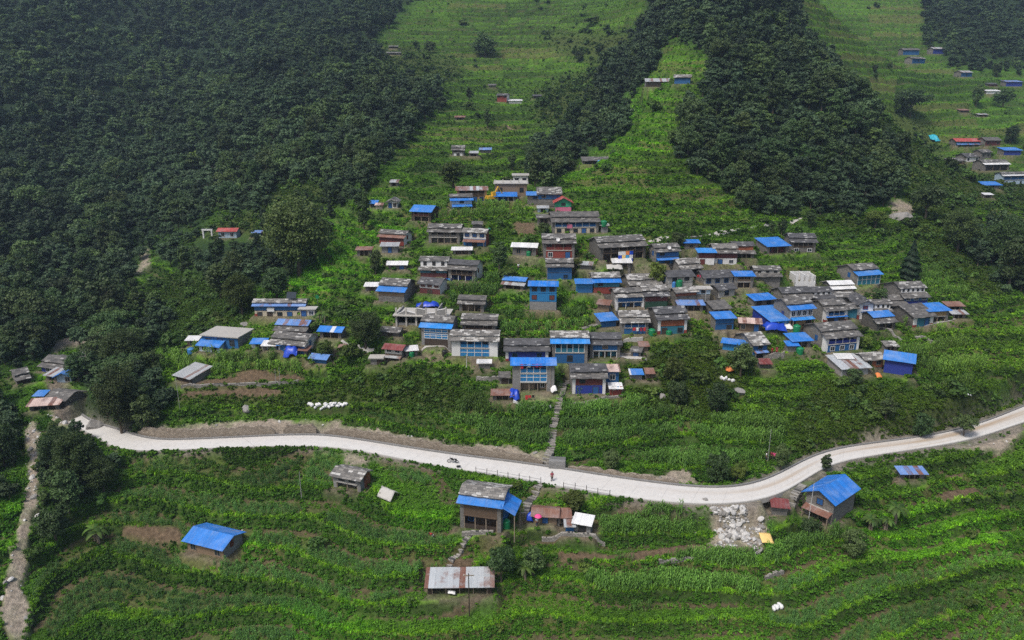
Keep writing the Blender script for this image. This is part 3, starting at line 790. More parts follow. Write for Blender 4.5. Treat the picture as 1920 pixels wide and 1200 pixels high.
def build_house(q):
    rr = random.Random(q['label'])
    x, y, z = q['pos']; W, HH, D, t = q['W'], q['Hh'], q['D'], q['t']
    hw = W / 2; far = q['s'] < 5.2
    root = empty(q['name'], (x, y, z), q['yaw'])
    tag(root, q['label'], q['cat'], q['group'])
    fac = [f.split('|') for f in q['fac'].split(';')] if q['fac'] else []
    rec = any(f[1] in 'RO' for f in fac)
    v = min(1.15, D * .4) if rec else .12
    FN = -2.4
    e = .6; so_ = .4 if W > 3 else .25
    stp = q['stp'] if q['step'] else (.42 if q['roof'] == 'two' else 0)
    # ---- body with gable ends
    prof = [(v, FN), (D, FN)]
    if q['roof'] in ('two', 'gab'):
        R = q['R']; yr = R - e
        zr = HH + yr * t + stp
        yk = -e + .47 * R
        back = HH + stp + (yr - (D - yr)) * t
        prof += [(D, max(HH + .1, zr - (D - yr) * t)), (yr, zr)]
        if stp: prof += [(yk, HH + yk * t + stp), (yk, HH + yk * t)]
        prof += [(v, HH + v * t)]
    elif q['roof'] == 'lean':
        prof += [(D, HH + D * t), (v, HH + v * t)]
    else:
        prof += [(D, HH), (v, HH)]
    if q['roof'] == 'end':
        b = MB().box(-hw, hw, v, D, FN, HH)
        zr = HH + hw * t
        for yy in (v, D - .2):
            b.poly([(-hw, yy, HH), (hw, yy, HH), (0, yy, zr)]).poly([(hw, yy + .2, HH), (-hw, yy + .2, HH), (0, yy + .2, zr)])
        b.build('wall', q['wall'], root)
    elif q['roof'] == 'none':
        b = MB(); T = .28
        b.box(-hw, hw, D - T, D, FN, HH).box(-hw, -hw + T, T, D - T, FN, HH * .96).box(hw - T, hw, T, D - T, FN, HH * .9)
        n = 4
        for i in range(n):
            b.box(-hw + W * i / n, -hw + W * (i + .55) / n, 0, T, FN, HH)
        b.box(-hw, hw, .02, T - .02, FN, HH * .25).box(0, T, T, D - T, FN, HH * .92).build('wall', q['wall'], root)
        return root
    else:
        def ext(x0, x1, mat, nm, pr):
            m = MB(); n = len(pr)
            m.poly([(x0, a, b) for a, b in reversed(pr)]); m.poly([(x1, a, b) for a, b in pr])
            for i in range(n):
                a, b = pr[i]; c, d2 = pr[(i + 1) % n]
                m.poly([(x0, a, b), (x0, c, d2), (x1, c, d2), (x1, a, b)])
            return m.build(nm, mat, root)
        ext(-hw, hw, q['wall'], 'wall', prof)
        if q['sideR']: ext(hw + .002, hw + .03, q['sideR'], 'side_wall', [(a, max(b, -.3)) for a, b in prof])
        if q['sideL']: ext(-hw - .03, -hw - .002, q['sideL'], 'side_wall', [(a, max(b, -.3)) for a, b in prof])
    # ---- facade
    pm = q['pier'] or q['wall']; pw = min(q['pw'], W * .18)
    if fac:
        zt = HH if q['roof'] != 'end' else HH
        if rec or q['pier']:
            for sx in (-1, 1):
                MB().box(min(sx * hw, sx * (hw - pw)), max(sx * hw, sx * (hw - pw)), 0, v, FN, HH - .02).build('pier', pm, root)
            xa, xb = -hw + pw + .003, hw - pw - .003
        else: xa, xb = -hw + .03, hw - .03
        n = len(fac); hs = (HH - .02) / n
        for i, f in enumerate(fac):
            z1 = HH - .02 - i * hs; z0 = z1 - hs
            storey(root, q, f[0], f[1], f[2], z0 + (.07 if i < n - 1 else -.2), z1 - .07, xa, xb, v, rr)
            if i < n - 1 and rec: MB().box(xa, xb, -.12, v - .05, z0 - .068, z0 + .068).build('floor_slab', 'wood' if f[0] in ('wood', 'wooddark', 'maroon') else 'concrete', root)
        if q['roof'] == 'end':
            MB().poly([(-hw + .02, .0, HH), (hw - .02, .0, HH), (0, .0, HH + (hw - .02) * t)]).poly([(hw - .02, v, HH), (-hw + .02, v, HH), (0, v, HH + (hw - .02) * t)]).poly([(-hw+.02,0,HH),(0,0,HH+(hw-.02)*t),(0,v,HH+(hw-.02)*t),(-hw+.02,v,HH)]).poly([(0,0,HH+(hw-.02)*t),(hw-.02,0,HH),(hw-.02,v,HH),(0,v,HH+(hw-.02)*t)]).build('gable', fac[0][0], root)
        if q['pl']:
            pz = min(.85, HH * .22)
            for sx in (-1, 1):
                MB().box(min(sx * (hw + .012), sx * (hw - pw - .02)), max(sx * (hw + .012), sx * (hw - pw - .02)), -.035, v * .6 + .1, -.3, pz).build('plinth', q['pl'], root)
    # ---- roofs
    rm = q['rm']; ru = rm[0]; rl = rm[-1]
    sd = rr.randrange(9999); isl = ru.startswith('slate'); th = .14 if isl else .06
    wav = .05 if isl else .015; rag = .08 if isl else .0
    nu = max(4, int(W / .8))
    zp = lambda yy, k=0: HH + .10 + yy * t + k
    if q['roof'] in ('two', 'gab'):
        ym = -e + .5 * R if q['roof'] == 'two' else -e
        isl2 = rl.startswith('slate')
        if q['roof'] == 'two':
            MB().slab((-hw - so_, -e, zp(-e)), (hw + so_, -e, zp(-e)), (hw + so_, yk + .0, zp(yk)), (-hw - so_, yk, zp(yk)), .12 if isl2 else .05, nu, 2, .04 if isl2 else .015, sd + 1, .08 if isl2 else 0).build('lower_roof', rl, root)
            if q['step']:
                MB().box(-hw + .01, hw - .01, yk - .03, yk + .06, HH + yk * t + .02, HH + yk * t + stp).build('upper_wall', q['smat'], root)
                for i in range(q['sn']):
                    xx = -hw + W * (i + .5) / q['sn']
                    window(root, xx, HH + yk * t + stp * .55, min(.75, W / q['sn'] * .45), stp * .6, yk - .03, far=True)
            ys = yk - .28
            MB().slab((-hw - so_, ys, zp(ys, stp)), (hw + so_, ys, zp(ys, stp)), (hw + so_, yr, zp(yr, stp)), (-hw - so_, yr, zp(yr, stp)), th, nu, 3, wav, sd, rag).build('roof', ru, root)
            parent = root.children[-1] if False else root
        else:
            MB().slab((-hw - so_, -e, zp(-e)), (hw + so_, -e, zp(-e)), (hw + so_, yr, zp(yr)), (-hw - so_, yr, zp(yr)), th, nu, 4, wav, sd, rag).build('roof', ru, root)
        yb2 = D + e; zb2 = zp(yr, stp) - (yb2 - yr) * t
        MB().slab((hw + so_, yb2, zb2), (-hw - so_, yb2, zb2), (-hw - so_, yr + .01, zp(yr, stp) + .01), (hw + so_, yr + .01, zp(yr, stp) + .01), th, nu, 3, wav, sd + 5, rag).build('back_roof', ru, root)
    elif q['roof'] == 'lean':
        MB().slab((-hw - so_, -e, zp(-e)), (hw + so_, -e, zp(-e)), (hw + so_, D + .3, zp(D + .3)), (-hw - so_, D + .3, zp(D + .3)), th, nu, 3, wav, sd, rag).build('roof', ru, root)
    elif q['roof'] == 'flat':
        MB().box(-hw - .35, hw + .35, -.4, D + .3, HH + .004, HH + .2).build('roof_slab', ru, root)
    elif q['roof'] == 'end':
        zr = HH + hw * t + .1
        for sx in (-1, 1):
            a = (sx * (hw + .55), -.7, zr - (hw + .55) * t); b2 = (sx * (hw + .55), D + .5, zr - (hw + .55) * t); c = (0, D + .5, zr); d2 = (0, -.7, zr)
            (MB().slab(b2, a, d2, c, th, max(4, int(D / .8)), 3, wav, sd, rag) if sx < 0 else MB().slab(a, b2, c, d2, th, max(4, int(D / .8)), 3, wav, sd, rag)).build('roof', ru, root)
    if q['aw']:
        am, zf, dp = q['aw']; za = HH * zf
        MB().slab((-hw + .05, -dp, za - dp * .3), (hw - .05, -dp, za - dp * .3), (hw - .05, -.02, za), (-hw + .05, -.02, za), .05, nu, 2, .012, sd + 9).build('awning', am, root)
        for sx in (-1, 1): MB().box(sx * (hw - .2) - .05, sx * (hw - .2) + .05, -dp + .1, -dp + .2, -.6, za - dp * .3).build('post', 'timber', root)
    if q['sroof']:
        sm, wd = q['sroof']; x1 = hw + wd
        MB().slab((x1, -.5, HH * .78), (x1, D * .75, HH * .78), (hw + .02, D * .75, HH * 1.04), (hw + .02, -.5, HH * 1.04), .05, 6, 2, .012, sd + 3).build('side_roof', sm, root)
        for yy in (-.3, D * .65): MB().box(x1 - .2, x1 - .08, yy - .06, yy + .06, -1, HH * .79).build('post', 'timber', root)
    if q['wR']: 
        o = MB().box(hw - .02, hw + .045, D * .35, D * .35 + .8, HH * .55, HH * .55 + 1.0).build('side_window', q['wR'], root)
    if q['wL']:
        o = MB().box(-hw - .045, -hw + .02, D * .35, D * .35 + .9, HH * .5, HH * .5 + 1.1).build('side_window', q['wL'], root)
    if q['ext']: q['ext'](root, q)
    return root

# upper end of the village, left part
H('shed',739,349,14,7,5,'lean','tgrey','wooddark|O|1','tiny dark open shed alone on the green terraces above the white gabled hut')
H('hut',700,389,13,7,6,'lean','tbluepatch','mud|P|d','small hut with blue and white tin roof at the left edge of the upper fields')
H('shed',711,392,13,5,4,'lean','tpink','cream|P|','low beige tin shed between the blue-topped hut and the white gabled hut')
H('hut',736,390,18,12,0,'end','slate','white|P|dw','small whitewashed hut with a grey gable and dark doors facing the viewer',d=4,wall='white')
H('house',790,415,36,19,13,'gab','tblue','maroon|R|3;wooddark|O|2','blue tin-roofed house with open timber verandas left of the upper maize plot',yaw=-15,wall='wooddark')
H('house',866,391,38,16,12,'two','slate,tblue','lightblue|P|w;blue|P|d','slate house with two stepped blue awnings just above the upper maize plot',yaw=10,aw=('tblue',.5,1.4))
H('house',885,378,56,22,8,'gab','tsilver','wood|R|4;ochre|P|wwdw','long ochre two-storey house under a striped white, blue and rusty tin roof',yaw=4,wall='ochre')
H('unfinished_house',958,367,60,22,6,'flat','concrete','mud|P|w.w','unfinished flat-roofed concrete house with column stubs above the small blue shed',wall='block',ext=lambda r,q:[MB().box(-q['W']/2+q['W']*i/4-.12,-q['W']/2+q['W']*i/4+.12,.1,.35,q['Hh']+.2,q['Hh']+1.1).build('column_stub','concrete',r) for i in range(5)])
H('building',976,345,28,15,4,'flat','concrete','white|P|ww','small white flat-roofed building at the very top of the main village',wall='white')
H('shed',948,377,38,9,8,'lean','tblue','blue|O|3','low blue shed with a bright blue lean roof below the unfinished concrete house')
H('house',734,458,46,14,13,'two','slate,trust','maroon|P|;red|P|','house with slate upper roof, rusty lower roof and white gable end on its right',yaw=-18,sideR='white',wR='shutterred')
H('shed',731,474,30,13,7,'lean','tgrey','block|P|.d.','grey tin-roofed block shed with a blue door below the white gable end')
H('house',833,456,58,22,15,'two','slate','stone|R|4;stone|O|4','big dark stone house with two slate roofs and an open veranda under the upper maize',yaw=-5)
H('house',890,461,42,26,9,'gab','slatelight','white|P|sss;blue|P|.d.','white house with three blue shutters upstairs above a rusty awning',yaw=-12,aw=('trust',.46,1.3),wall='white',sideR='red')
H('hut',895,428,18,5,5,'lean','slate','stone|P|','little slate-roofed hut peeping out behind the white house with blue shutters')
H('shed',683,480,26,12,6,'lean','trust','wooddark|O|2','open shed with rusty roof at the left edge of the village above the track')
H('shed',745,505,34,10,8,'gab','twhite','stone|P|wd','stone shed with a glaring white tin roof at the left of the village')
H('house',813,519,50,14,15,'two','slate','teal|P|d;maroon|P|','house with a white and maroon window strip between its two slate roofs',yaw=-4,step=12,smat='white',sn=3)
H('house',866,527,50,23,18,'two','slatedark,slate','wooddark|R|4;navy|O|3','large dark slate house with blue laundry and a white and red gable on its right',yaw=-15,sideR='white',wR='shutterred')
H('shed',866,477,34,7,5,'lean','twhite','wood|O|2','low white-roofed lean-to between the big dark stone house and the white shuttered house')
# upper end of the village, middle
H('house',1030,385,42,22,14,'gab','slate','blue|P|wd;stone|P|','slate-roofed house with a blue-painted front near the top of the village path')
H('annex',1003,384,28,18,7,'lean','tblue','stone|P|w;stone|P|','stone annex with a blue lean roof at the left of the topmost blue-fronted house')
H('house',1056,397,30,18,0,'end','tred','green|P|w;pink|P|','green and pink gabled house with a red roof above the long cream school',d=3,wall='green')
H('school',1079,437,86,22,19,'two','slate','blue|R|6;cream|P|wdwdw','long cream school with a blue upstairs gallery under two slate roofs',yaw=3)
H('hut',1020,422,24,14,6,'lean','slate','wooddark|O|2','dark open hut leaning against the left end of the long cream school')
H('hut',1018,398,20,8,4,'lean','tgrey','lightblue|P|d','small pale blue hut up the slope left of the green and pink house')
H('tank_house',1133,436,13,13,3,'flat','concrete','block|P|','small grey block tank house at the right end of the long school',cat='tank house')
H('house',983,479,44,17,9,'gab','twhite','stone|P|ww','stone house with a plain white tin roof and a brick-red right gable',yaw=-10,sideR='orange')
H('house',1048,484,58,29,18,'two','slate','red|R|3;red|P|w.d','red-fronted two-storey house between stone piers under two slate roofs')
H('house',1168,486,84,25,20,'two','slate','wooddark|R|5;wooddark|O|5','very long dark stone house hung with a coloured banner, right of the red-fronted house',yaw=15,wall='stonedark')
H('shed',1166,501,32,8,8,'lean','twhite','wood|O|2','small open shed with a white tin roof in front of the very long dark house')
H('house',1049,524,46,25,16,'two','slate','blue|P|;blue|P|.w','narrow blue-boarded house with two slate roofs below the red-fronted house')
H('house',1251,493,42,23,14,'two','slate','blue|P|w.;blue|P|d','blue-fronted house with a pale blue awning right of the very long dark house',yaw=12,aw=('tblue',.42,1.0),wL='shutter')
H('hut',1098,505,22,7,6,'lean','tgrey','stone|P|','tilted grey hut right of the narrow blue-boarded house',yaw=-14)
# right part
H('hut',1296,466,26,11,6,'lean','tblue','stone|P|w','little stone hut with a blue roof just under the footpath')
H('house',1360,495,42,22,17,'two','slatelight,slate','maroon|P|;white|P|dw','house with pale slate roof over dark red boards and white ground floor')
H('annex',1324,495,30,22,8,'lean','tbluelight','maroon|P|;white|P|d.','dark red and white annex under a bright blue lean roof beside pale slate')
H('house',1395,484,36,10,14,'two','slatedark,slate','wooddark|O|3','house with a brick-red band between dark slate roofs',step=9,smat='orange',sn=0)
H('house',1505,473,46,20,16,'two','slatedark','wooddark|R|4;stone|P|w.w','dark slate house with open gallery, highest at the right end of the village',yaw=-3)
H('annex',1458,475,40,14,15,'lean','tblue','maroon|O|2','annex with a big tilted blue roof joined to the dark slate house at upper right',yaw=12)
H('house',1296,513,36,11,18,'two','slatelight','wooddark|O|2','stone house with pale ragged slate roofs and red cloth at its right corner',yaw=18)
H('house',1275,543,46,26,13,'gab','slatedark','concrete|P|ww;concrete|P|','plain beige concrete house with a smooth dark roof beside the round green tank',yaw=12,wall='block',wL='shutter')
H('house',1353,532,66,14,14,'gab','slatedark','concrete|P|wwww','long low house with a smooth dark roof and pale piers, right of the beige house',yaw=10)
H('porch',1394,540,34,23,9,'lean','tblue','mud|R|2;wooddark|O|2','two-storey open porch with a blue roof ending the long low house')
H('house',1440,526,46,9,14,'two','slate','stone|P|','stone house with pale strip of wall between two slate roofs, behind low white walls',step=7,smat='concrete',sn=3)
H('roofless_house',1510,532,38,16,4,'none','concrete','','low white roofless house walls standing in the shrubs',wall='white',d=4,cat='house')
H('house',1286,564,38,18,10,'gab','slatelight','orange|P|;stone|P|','stone house with pale patched roof and brick-red front below the beige house',yaw=15)
H('annex',1318,562,26,20,5,'flat','concrete','lightblue|P|w;stone|P|','pale blue flat-roofed annex beside the pale patched roof')
H('house',1362,556,30,15,10,'gab','slatedark','concrete|P|w','small stone house with a dark roof under the two-storey blue porch',yaw=20,wall='stonedark')
H('shed',1295,583,46,12,9,'lean','tbluefade','wooddark|O|3','open shed with a wide faded blue sheet roof in the middle of the right half')
H('house',1352,592,28,15,16,'gab','slate','white|P|www','slate-roofed house with three small windows above the blue lean-to',yaw=20,wall='stonedark')
H('house',1358,618,34,22,12,'lean','tblue','blue|P|;blue|P|.w','upright blue house with a blue lean roof right of the overgrown yard',yaw=8)
H('house',1230,577,42,24,20,'two','slatelight,slatedark','maroon|P|;greendark|P|','house with dark red boards over dark green ground floor',yaw=8)
H('house',1210,542,56,10,20,'two','slatelight','stonedark|P|','stone house with pale ragged slate, immediately behind the dark red and green one',yaw=10)
H('house',1260,626,54,29,24,'two','slatedark','orange|P|;teal|P|d.w','black-roofed house with a rust-red band, pale blue panels and white piers',yaw=8,wall='stonedark',pier='white',pl='red')
H('house',1432,573,36,12,10,'lean','tblue','stone|P|dw','stone annex with a bright blue tin roof at the top of the blue compound',yaw=15)
H('house',1498,567,50,9,20,'two','slatedark,slate','wooddark|O|3','long slate house squeezed behind the big blue compound',yaw=10)
H('house',1500,616,42,38,20,'two','slate,tblue','concrete|P|wwww;ochre|P|d.d','tall house with slate and blue roofs over a row of round vents and yellow panels',yaw=15,aw=('tbluelight',.58,1.1),wL='navy')
H('house',1465,617,42,17,25,'lean','tblue','bluebright|G|3','house under the largest bright blue sloping roof, with white-framed panels',yaw=15,wall='navy')
H('house',1628,533,42,19,19,'two','slate,tblue','teal|G|5','stone house with slate and blue roofs and glazed dark front, left of the pointed conifer',yaw=15,wL='shutter')
H('house',1580,549,40,9,14,'two','twhite','wood|O|2','low house with two gleaming white tin roofs',yaw=8)
H('house',1542,567,40,6,16,'two','slatedark','stone|P|','dark slate house with a thin row of small windows, left of the white tin roofs',yaw=8,step=6,smat='white',sn=4)
H('shed',1582,565,44,7,10,'lean','slatelight','stone|P|','low shed with a pale slate roof in front of the white tin roofs')
H('house',1567,604,40,24,19,'two','slate','blue|R|3;wooddark|P|d','stone house with a blue balcony rail and white piers with red feet',yaw=12,pier='white',pl='red',aw=('tblue',.5,.5))
H('house',1620,597,29,27,0,'end','slatedark','white|P|r;white|P|.','dark-gabled white house with a red window and a red-footed white wall',d=6,pl='red',yaw=-5,pier='white')
H('house',1594,596,24,20,10,'gab','slate','teal|P|','narrow teal-fronted house between blue balcony and dark gable')
H('house',1652,592,36,9,14,'two','slate','wooddark|O|2','slate house with three white window bays, right of the dark gable',step=9,smat='white',sn=4)
H('house',1716,573,44,17,20,'two','slate','blue|P|www;navy|P|','blue-walled house whose white window strip stands highest on the right side',step=9,smat='white',sn=5,yaw=8)
H('house',1676,569,40,9,10,'gab','slate','white|P|wwww','slate house with a white window row left of the blue-walled one')
H('shed',1683,582,38,6,9,'lean','slate','wooddark|O|2','low slate lean-to under the white window row')
H('house',1660,619,34,16,19,'two','tblue,slate','wooddark|O|2','dark stone house with a blue upper roof and slate lower roof beside the field path',yaw=14,wall='stonedark')
H('house',1730,612,36,20,22,'gab','slate','teal|P|.d','big slate-roofed stone house with teal front between white piers',yaw=18,wall='stonedark',pier='white',pl='red',pw=.9,d=8)
H('annex',1757,604,38,22,12,'lean','tblue','ochre|P|;wooddark|O|2','yellowish annex with a blue lean roof at the right end of the village',yaw=10)
H('shed',1790,582,28,8,7,'lean','trust','wooddark|O|2','open shed with a rusty roof, rightmost of the village')
H('shed',1797,597,26,7,4,'lean','tgrey','wooddark|O|2','grey-roofed open shed just below the rightmost rusty shed')
# left-centre part
H('house',734,566,48,21,24,'two','slate,tblue','mud|P|;stone|P|..','stone house with slate roof ending in a narrow blue strip',yaw=-12)
H('shed',697,546,24,10,7,'lean','twhite','stone|P|d','small shed with white roof at the left edge beside the blue-strip roof')
H('house',806,551,38,20,13,'gab','slatedark','white|P|rrr;maroon|P|d','dark-roofed house with maroon and white front and white right gable',yaw=-18,sideR='white')
H('house',884,584,46,16,16,'two','slate','mud|O|3','two-tier slate house set back above the bigger slate house',yaw=-8)
H('house',898,626,62,19,21,'two','slate','wooddark|R|3;stone|P|','broad grey slate house directly behind the white and blue house',yaw=-5)
H('house',818,648,54,35,24,'two','slate,tbluelight','bluebright|G|4;bluebright|G|4;wooddark|P|','tall house with bright blue lower roof and two rows of blue glazing',yaw=-10,pier='block')
H('house',890,668,86,31,21,'two','slatelight','bluebright|R|4;bluebright|G|4','white-piered house with blue glazed front and pale slate roofs',yaw=-3,wall='white',pw=2.0)
H('shed',732,630,32,10,10,'gab','slate','stone|P|d','grey slate shed half hidden among trees left of the tall blue-glazed house',yaw=-15)
H('hut',738,675,32,22,11,'gab','tmaroon','concrete|P|ww;wood|P|d','two-storey hut with a maroon tin roof at the edge of the terraces',yaw=-15,aw=('tgrey',.38,.8))
H('shed',772,668,22,12,8,'lean','twhite','wooddark|O|2','open shed with white roof next to the maroon-roofed hut',yaw=12)
H('hut',706,684,22,12,4,'flat','concrete','stone|P|.d','small flat-topped stone hut left of the maroon-roofed hut')
# centre
H('shed',962,542,38,9,15,'two','tblue,tgrey','wooddark|O|2','grey tin shed with a blue sheet at its top, left of the sky blue house',yaw=-18)
H('house',1018,581,50,46,11,'gab','tblue','bluebright|P|www;bluebright|P|r.r;block|P|','tall sky blue house with three small windows over two dark ones',yaw=-4,wall='bluebright')
H('house',1137,549,48,21,19,'two','slatelight,tblue','teal|P|w.;red|P|','pale slate house with a blue lower roof and red ground-floor patch',yaw=3)
H('annex',1096,549,30,18,9,'lean','tblue','bluebright|P|;blue|P|','blue annex at the left of the pale slate house with blue lower roof',wall='bluebright')
H('house',1181,577,52,22,17,'two','slate,slatelight','blue|P|;blue|O|3','blue-fronted house with white posts and a pale lower roof',yaw=8,pier='white',pw=.35)
H('shed',1131,582,22,12,9,'lean','trust','mud|P|','small shed with a tilted rusty roof left of the white-posted blue house',yaw=-18)
H('house',1190,626,50,23,23,'two','slatelight','blue|R|3;blue|P|.d','pale slate house with a blue balcony beside the blue lean-to',yaw=3)
H('annex',1141,613,28,13,14,'lean','tblue','blue|P|','lean-to with a tilted blue roof left of the blue balcony',yaw=15)
H('house',988,677,80,21,24,'two','slatedark','navy|P|w.w','long dark slate house with navy front and red-footed white piers',pier='white',pl='red')
H('house',1068,681,66,39,24,'two','slatelight,tbluelight','teal|R|5;blue|P|.w.','tall dark blue house with a bright blue lower roof heading the main steps')
H('house',1134,671,56,27,23,'two','slatedark','blue|P|w;teal|O|4','blue house under dark slate, right of the tall dark blue house')
H('house',1000,734,78,51,16,'gab','tblue','bluebright|R|4;bluebright|G|4;mud|O|3','three-storey front house with a bright blue roof and blue glazing between grey block piers',wall='block',pw=1.5)
H('house',1104,738,62,31,27,'two','slatedark,slate','maroon|P|w.;navy|P|.d','white and maroon house with spotted slate roofs at the right of the main steps',pier='white',yaw=2)
H('annex',1148,717,24,22,13,'lean','tpink','blue|P|w','blue annex with a pink and white roof right of the spotted slate roofs')
H('kiosk',1154,741,22,14,5,'lean','twhite','red|P|','small red kiosk with a white roof in front of the pink-topped annex')
H('hut',908,692,22,11,5,'flat','twhite','stone|P|','tiny stone hut with a flat white top below the white-piered house')
H('hut',946,720,18,14,8,'lean','slate','stone|P|d','small stone hut with slate roof left of the three-storey front house')
H('shed',942,750,36,10,8,'lean','trust','wooddark|O|2','rusty-roofed open shed beside the blue-wrapped heap in the front yard')
H('hut',1192,669,18,11,6,'lean','slate','stone|P|d','small stone hut with a blue door by the side path right of the blue house',yaw=-20)
H('hut',1207,658,16,9,8,'lean','trust','mud|P|','narrow hut with a rusty roof above the small stone hut')
H('shed',1193,711,22,9,8,'lean','tbluepatch','block|P|','block shed draped with blue and orange sheets right of the kiosk')
H('hut',1218,712,14,13,6,'lean','trust','wood|P|','narrow board hut right of the shed draped in coloured sheets')
# lower right part
H('house',1578,658,62,28,23,'two','slate','navy|R|4;blue|P|www','large slate house with a deep blue gallery and white corner piers',yaw=14,pier='white',d=7.5,wL='shutter')
H('house',1424,669,26,25,26,'gab','slatelight','blue|P|w;blue|P|d','pale slate house with blue front behind the blue lean-to at lower right',yaw=15,d=6.5,aw=('tbluefade',.5,.9))
H('annex',1376,658,44,14,9,'lean','tblue','bluebright|P|','blue-walled annex with a blue roof sloping down to the right',yaw=-22,wall='bluebright')
H('shack',1405,621,38,17,11,'gab','tpink','wood|P|w.d','shack with a patched pinkish tin roof',yaw=-10,wall='wood')
H('shed',1502,652,34,14,13,'lean','tblue','stone|O|2','open stone shed with a blue roof beside the large slate house',yaw=10)
H('hut',1485,660,20,13,8,'lean','tblue','block|P|','small block hut with a blue roof next to the open blue-roofed shed')
H('shed',1434,691,20,7,8,'lean','tmaroon','stonedark|P|','little shed with a maroon roof in the shrubs below the orange sheet')
H('shack',1602,704,50,15,22,'lean','tsilver','tgrey|P|','tin shack with a rusty and white sheet roof',yaw=10,wall='tgrey')
H('shed',1583,681,28,6,8,'lean','twhite','stone|P|','low white-roofed shed behind the rusty tin shack')
H('hut',1638,687,34,15,13,'gab','slatelight','orange|P|ww','slate hut with a reddish front between tin shack and long blue barn',yaw=12)
H('barn',1682,702,54,27,16,'gab','tblue','navy|P|','long navy barn with a bright blue gabled roof, standing alone at the right edge',yaw=-28,wall='navy',d=4.6)
H('hut',1670,657,22,6,7,'lean','slatelight','wooddark|O|2','low hut with pale roof slabs behind the long navy barn')
# left hamlet
H('school',525,593,94,21,13,'two','slatelight,tbluefade','blue|P|;cream|P|wdwdw','long blue-fronted school with white walls, red footing and pale slate roof on the left',pl='red')
H('hut',577,592,28,12,3,'flat','concrete','cream|P|dw','flat-roofed annex hut at the right end of the blue-fronted school')
H('house',545,628,56,9,20,'two','tbluefade,slate','red|P|','house with faded blue upper roof and red front below the blue-fronted school',yaw=-8)
H('house',414,651,66,20,14,'flat','concrete','blue|P|wdw','flat concrete-roofed house with blue front at the left hamlet',yaw=-12,wall='block')
H('hut',362,648,22,11,6,'lean','twhite','mud|P|w','small hut with white top at the left end of the left hamlet')
H('hut',393,660,38,13,12,'gab','tblue','lightblue|P|wd','pale blue hut with a bright blue roof in front of the concrete-roofed house',yaw=-15,wall='lightblue')
H('house',540,659,62,15,21,'two','slate','blue|P|w.w','long slate house with a big white right gable in the left hamlet',yaw=-15,sideR='white',wR='shutter')
H('shed',485,653,26,9,9,'lean','tblue','white|P|d','blue-roofed lean-to at the left end of the house with white gable')
H('shed',506,657,26,10,9,'lean','twhite','white|O|2','white-roofed open lean-to between two blue ones')
H('shed',531,656,18,7,8,'lean','tblue','white|P|','short blue-roofed lean-to right of the white-roofed one')
H('shed',558,665,36,7,8,'lean','trust','orange|O|2','rusty porch shed under the big white gable',yaw=-12)
H('house',620,634,40,14,11,'gab','tbluepatch','wooddark|O|2','dark timber house with a patched blue roof right of the left hamlet',yaw=-10)
H('shed',598,681,28,10,10,'gab','tbluefade','blue|P|','small shed with blue and grey roof right of the blue tarpaulin',yaw=-15)
H('shed',345,716,28,7,18,'lean','tgrey','wooddark|P|','tilted grey tin shed above the brown plots',yaw=-28)
# far left hamlet in the valley
H('house',166,676,22,5,11,'two','slate','wood|P|','little slate house with white window strip, uppermost of the valley hamlet',step=8,smat='white',sn=3)
H('house',103,700,48,12,17,'two','slate','navy|P|w.','slate house with navy front in the valley hamlet at far left',yaw=-18,sideR='lightblue')
H('house',121,717,27,13,0,'end','tblue','lightblue|P|.w','pale blue gabled house with a bright blue roof in the valley hamlet',d=4.5,yaw=4,wall='lightblue')
H('shed',97,713,18,6,11,'lean','tgrey','wooddark|O|1','grey tin lean-to at the left of the pale blue gabled house',yaw=-18)
H('house',45,719,26,9,14,'two','slate','wooddark|P|','dark slate house at the extreme left edge of the valley hamlet',yaw=42,d=5)
H('house',108,757,34,9,15,'gab','slate','stone|P|','slate house lowest in the valley hamlet above the sheet-covered sheds',yaw=-15)
H('shed',84,769,56,6,12,'lean','tpink','wood|O|3','long low shed covered with dirty white sheets beside the road bend',yaw=10)
H('shed',76,751,18,5,7,'lean','tblue','wood|P|','small blue-roofed shed left of the lowest slate house')
# below the road
H('house',901,994,76,48,36,'two','slatelight,tblue','wood|P|;wooddark|R|3','old timber house with slate upper roof and broad blue lower roof below the road',yaw=-14,wall='stone',sideR='blue',sroof=('tblue',2.2))
H('hut',1022,981,44,16,17,'gab','trust','mud|P|.d.','mud hut with rusty roof beside the pink umbrella',yaw=-6,wall='mud')
H('shed',1057,980,24,12,7,'lean','trust','wooddark|O|2','small dark open shed right of the rusty mud hut')
H('hut',1091,1001,32,20,18,'lean','twhite','block|P|d','grey block hut with a bright white roof below the road',yaw=-18,wall='block')
H('privy',1068,1001,16,16,5,'lean','tgrey','blue|P|','narrow blue privy left of the white-roofed block hut')
H('shed',862,1114,120,16,34,'lean','tsilver','wooddark|O|4','long low shed with a silver and rusty tin roof at the bottom edge',yaw=1,wall='wooddark')
H('house',1533,973,54,42,0,'end','tblue','stone|P|s;stonedark|O|2','stone house with a big blue gabled roof beside the road bend and rubble heap',yaw=-50,d=6.5,aw=('trust',.5,1.3),wall='stone',sideR='navy')
H('hut',1461,966,30,17,14,'lean','tmaroon','stone|P|','small square hut with a maroon roof between rubble heap and blue-gabled house',yaw=-12)
H('house',651,918,50,24,18,'gab','slatelight','block|P|ww;block|O|2','grey block house with pale slate roof right under the road',yaw=-20,wall='block',sideR='orange',wR='shutterred')
H('house',386,1040,66,21,23,'gab','tblue','mud|P|w.w','low mud house with a wide bright blue roof among the lower terraces',yaw=-20,wall='block',wR='shutterred')
H('shack',1710,898,44,8,9,'lean','tbluefade','wooddark|O|3','sagging shack with a ragged blue and white sheet roof right of the blue-gabled house')
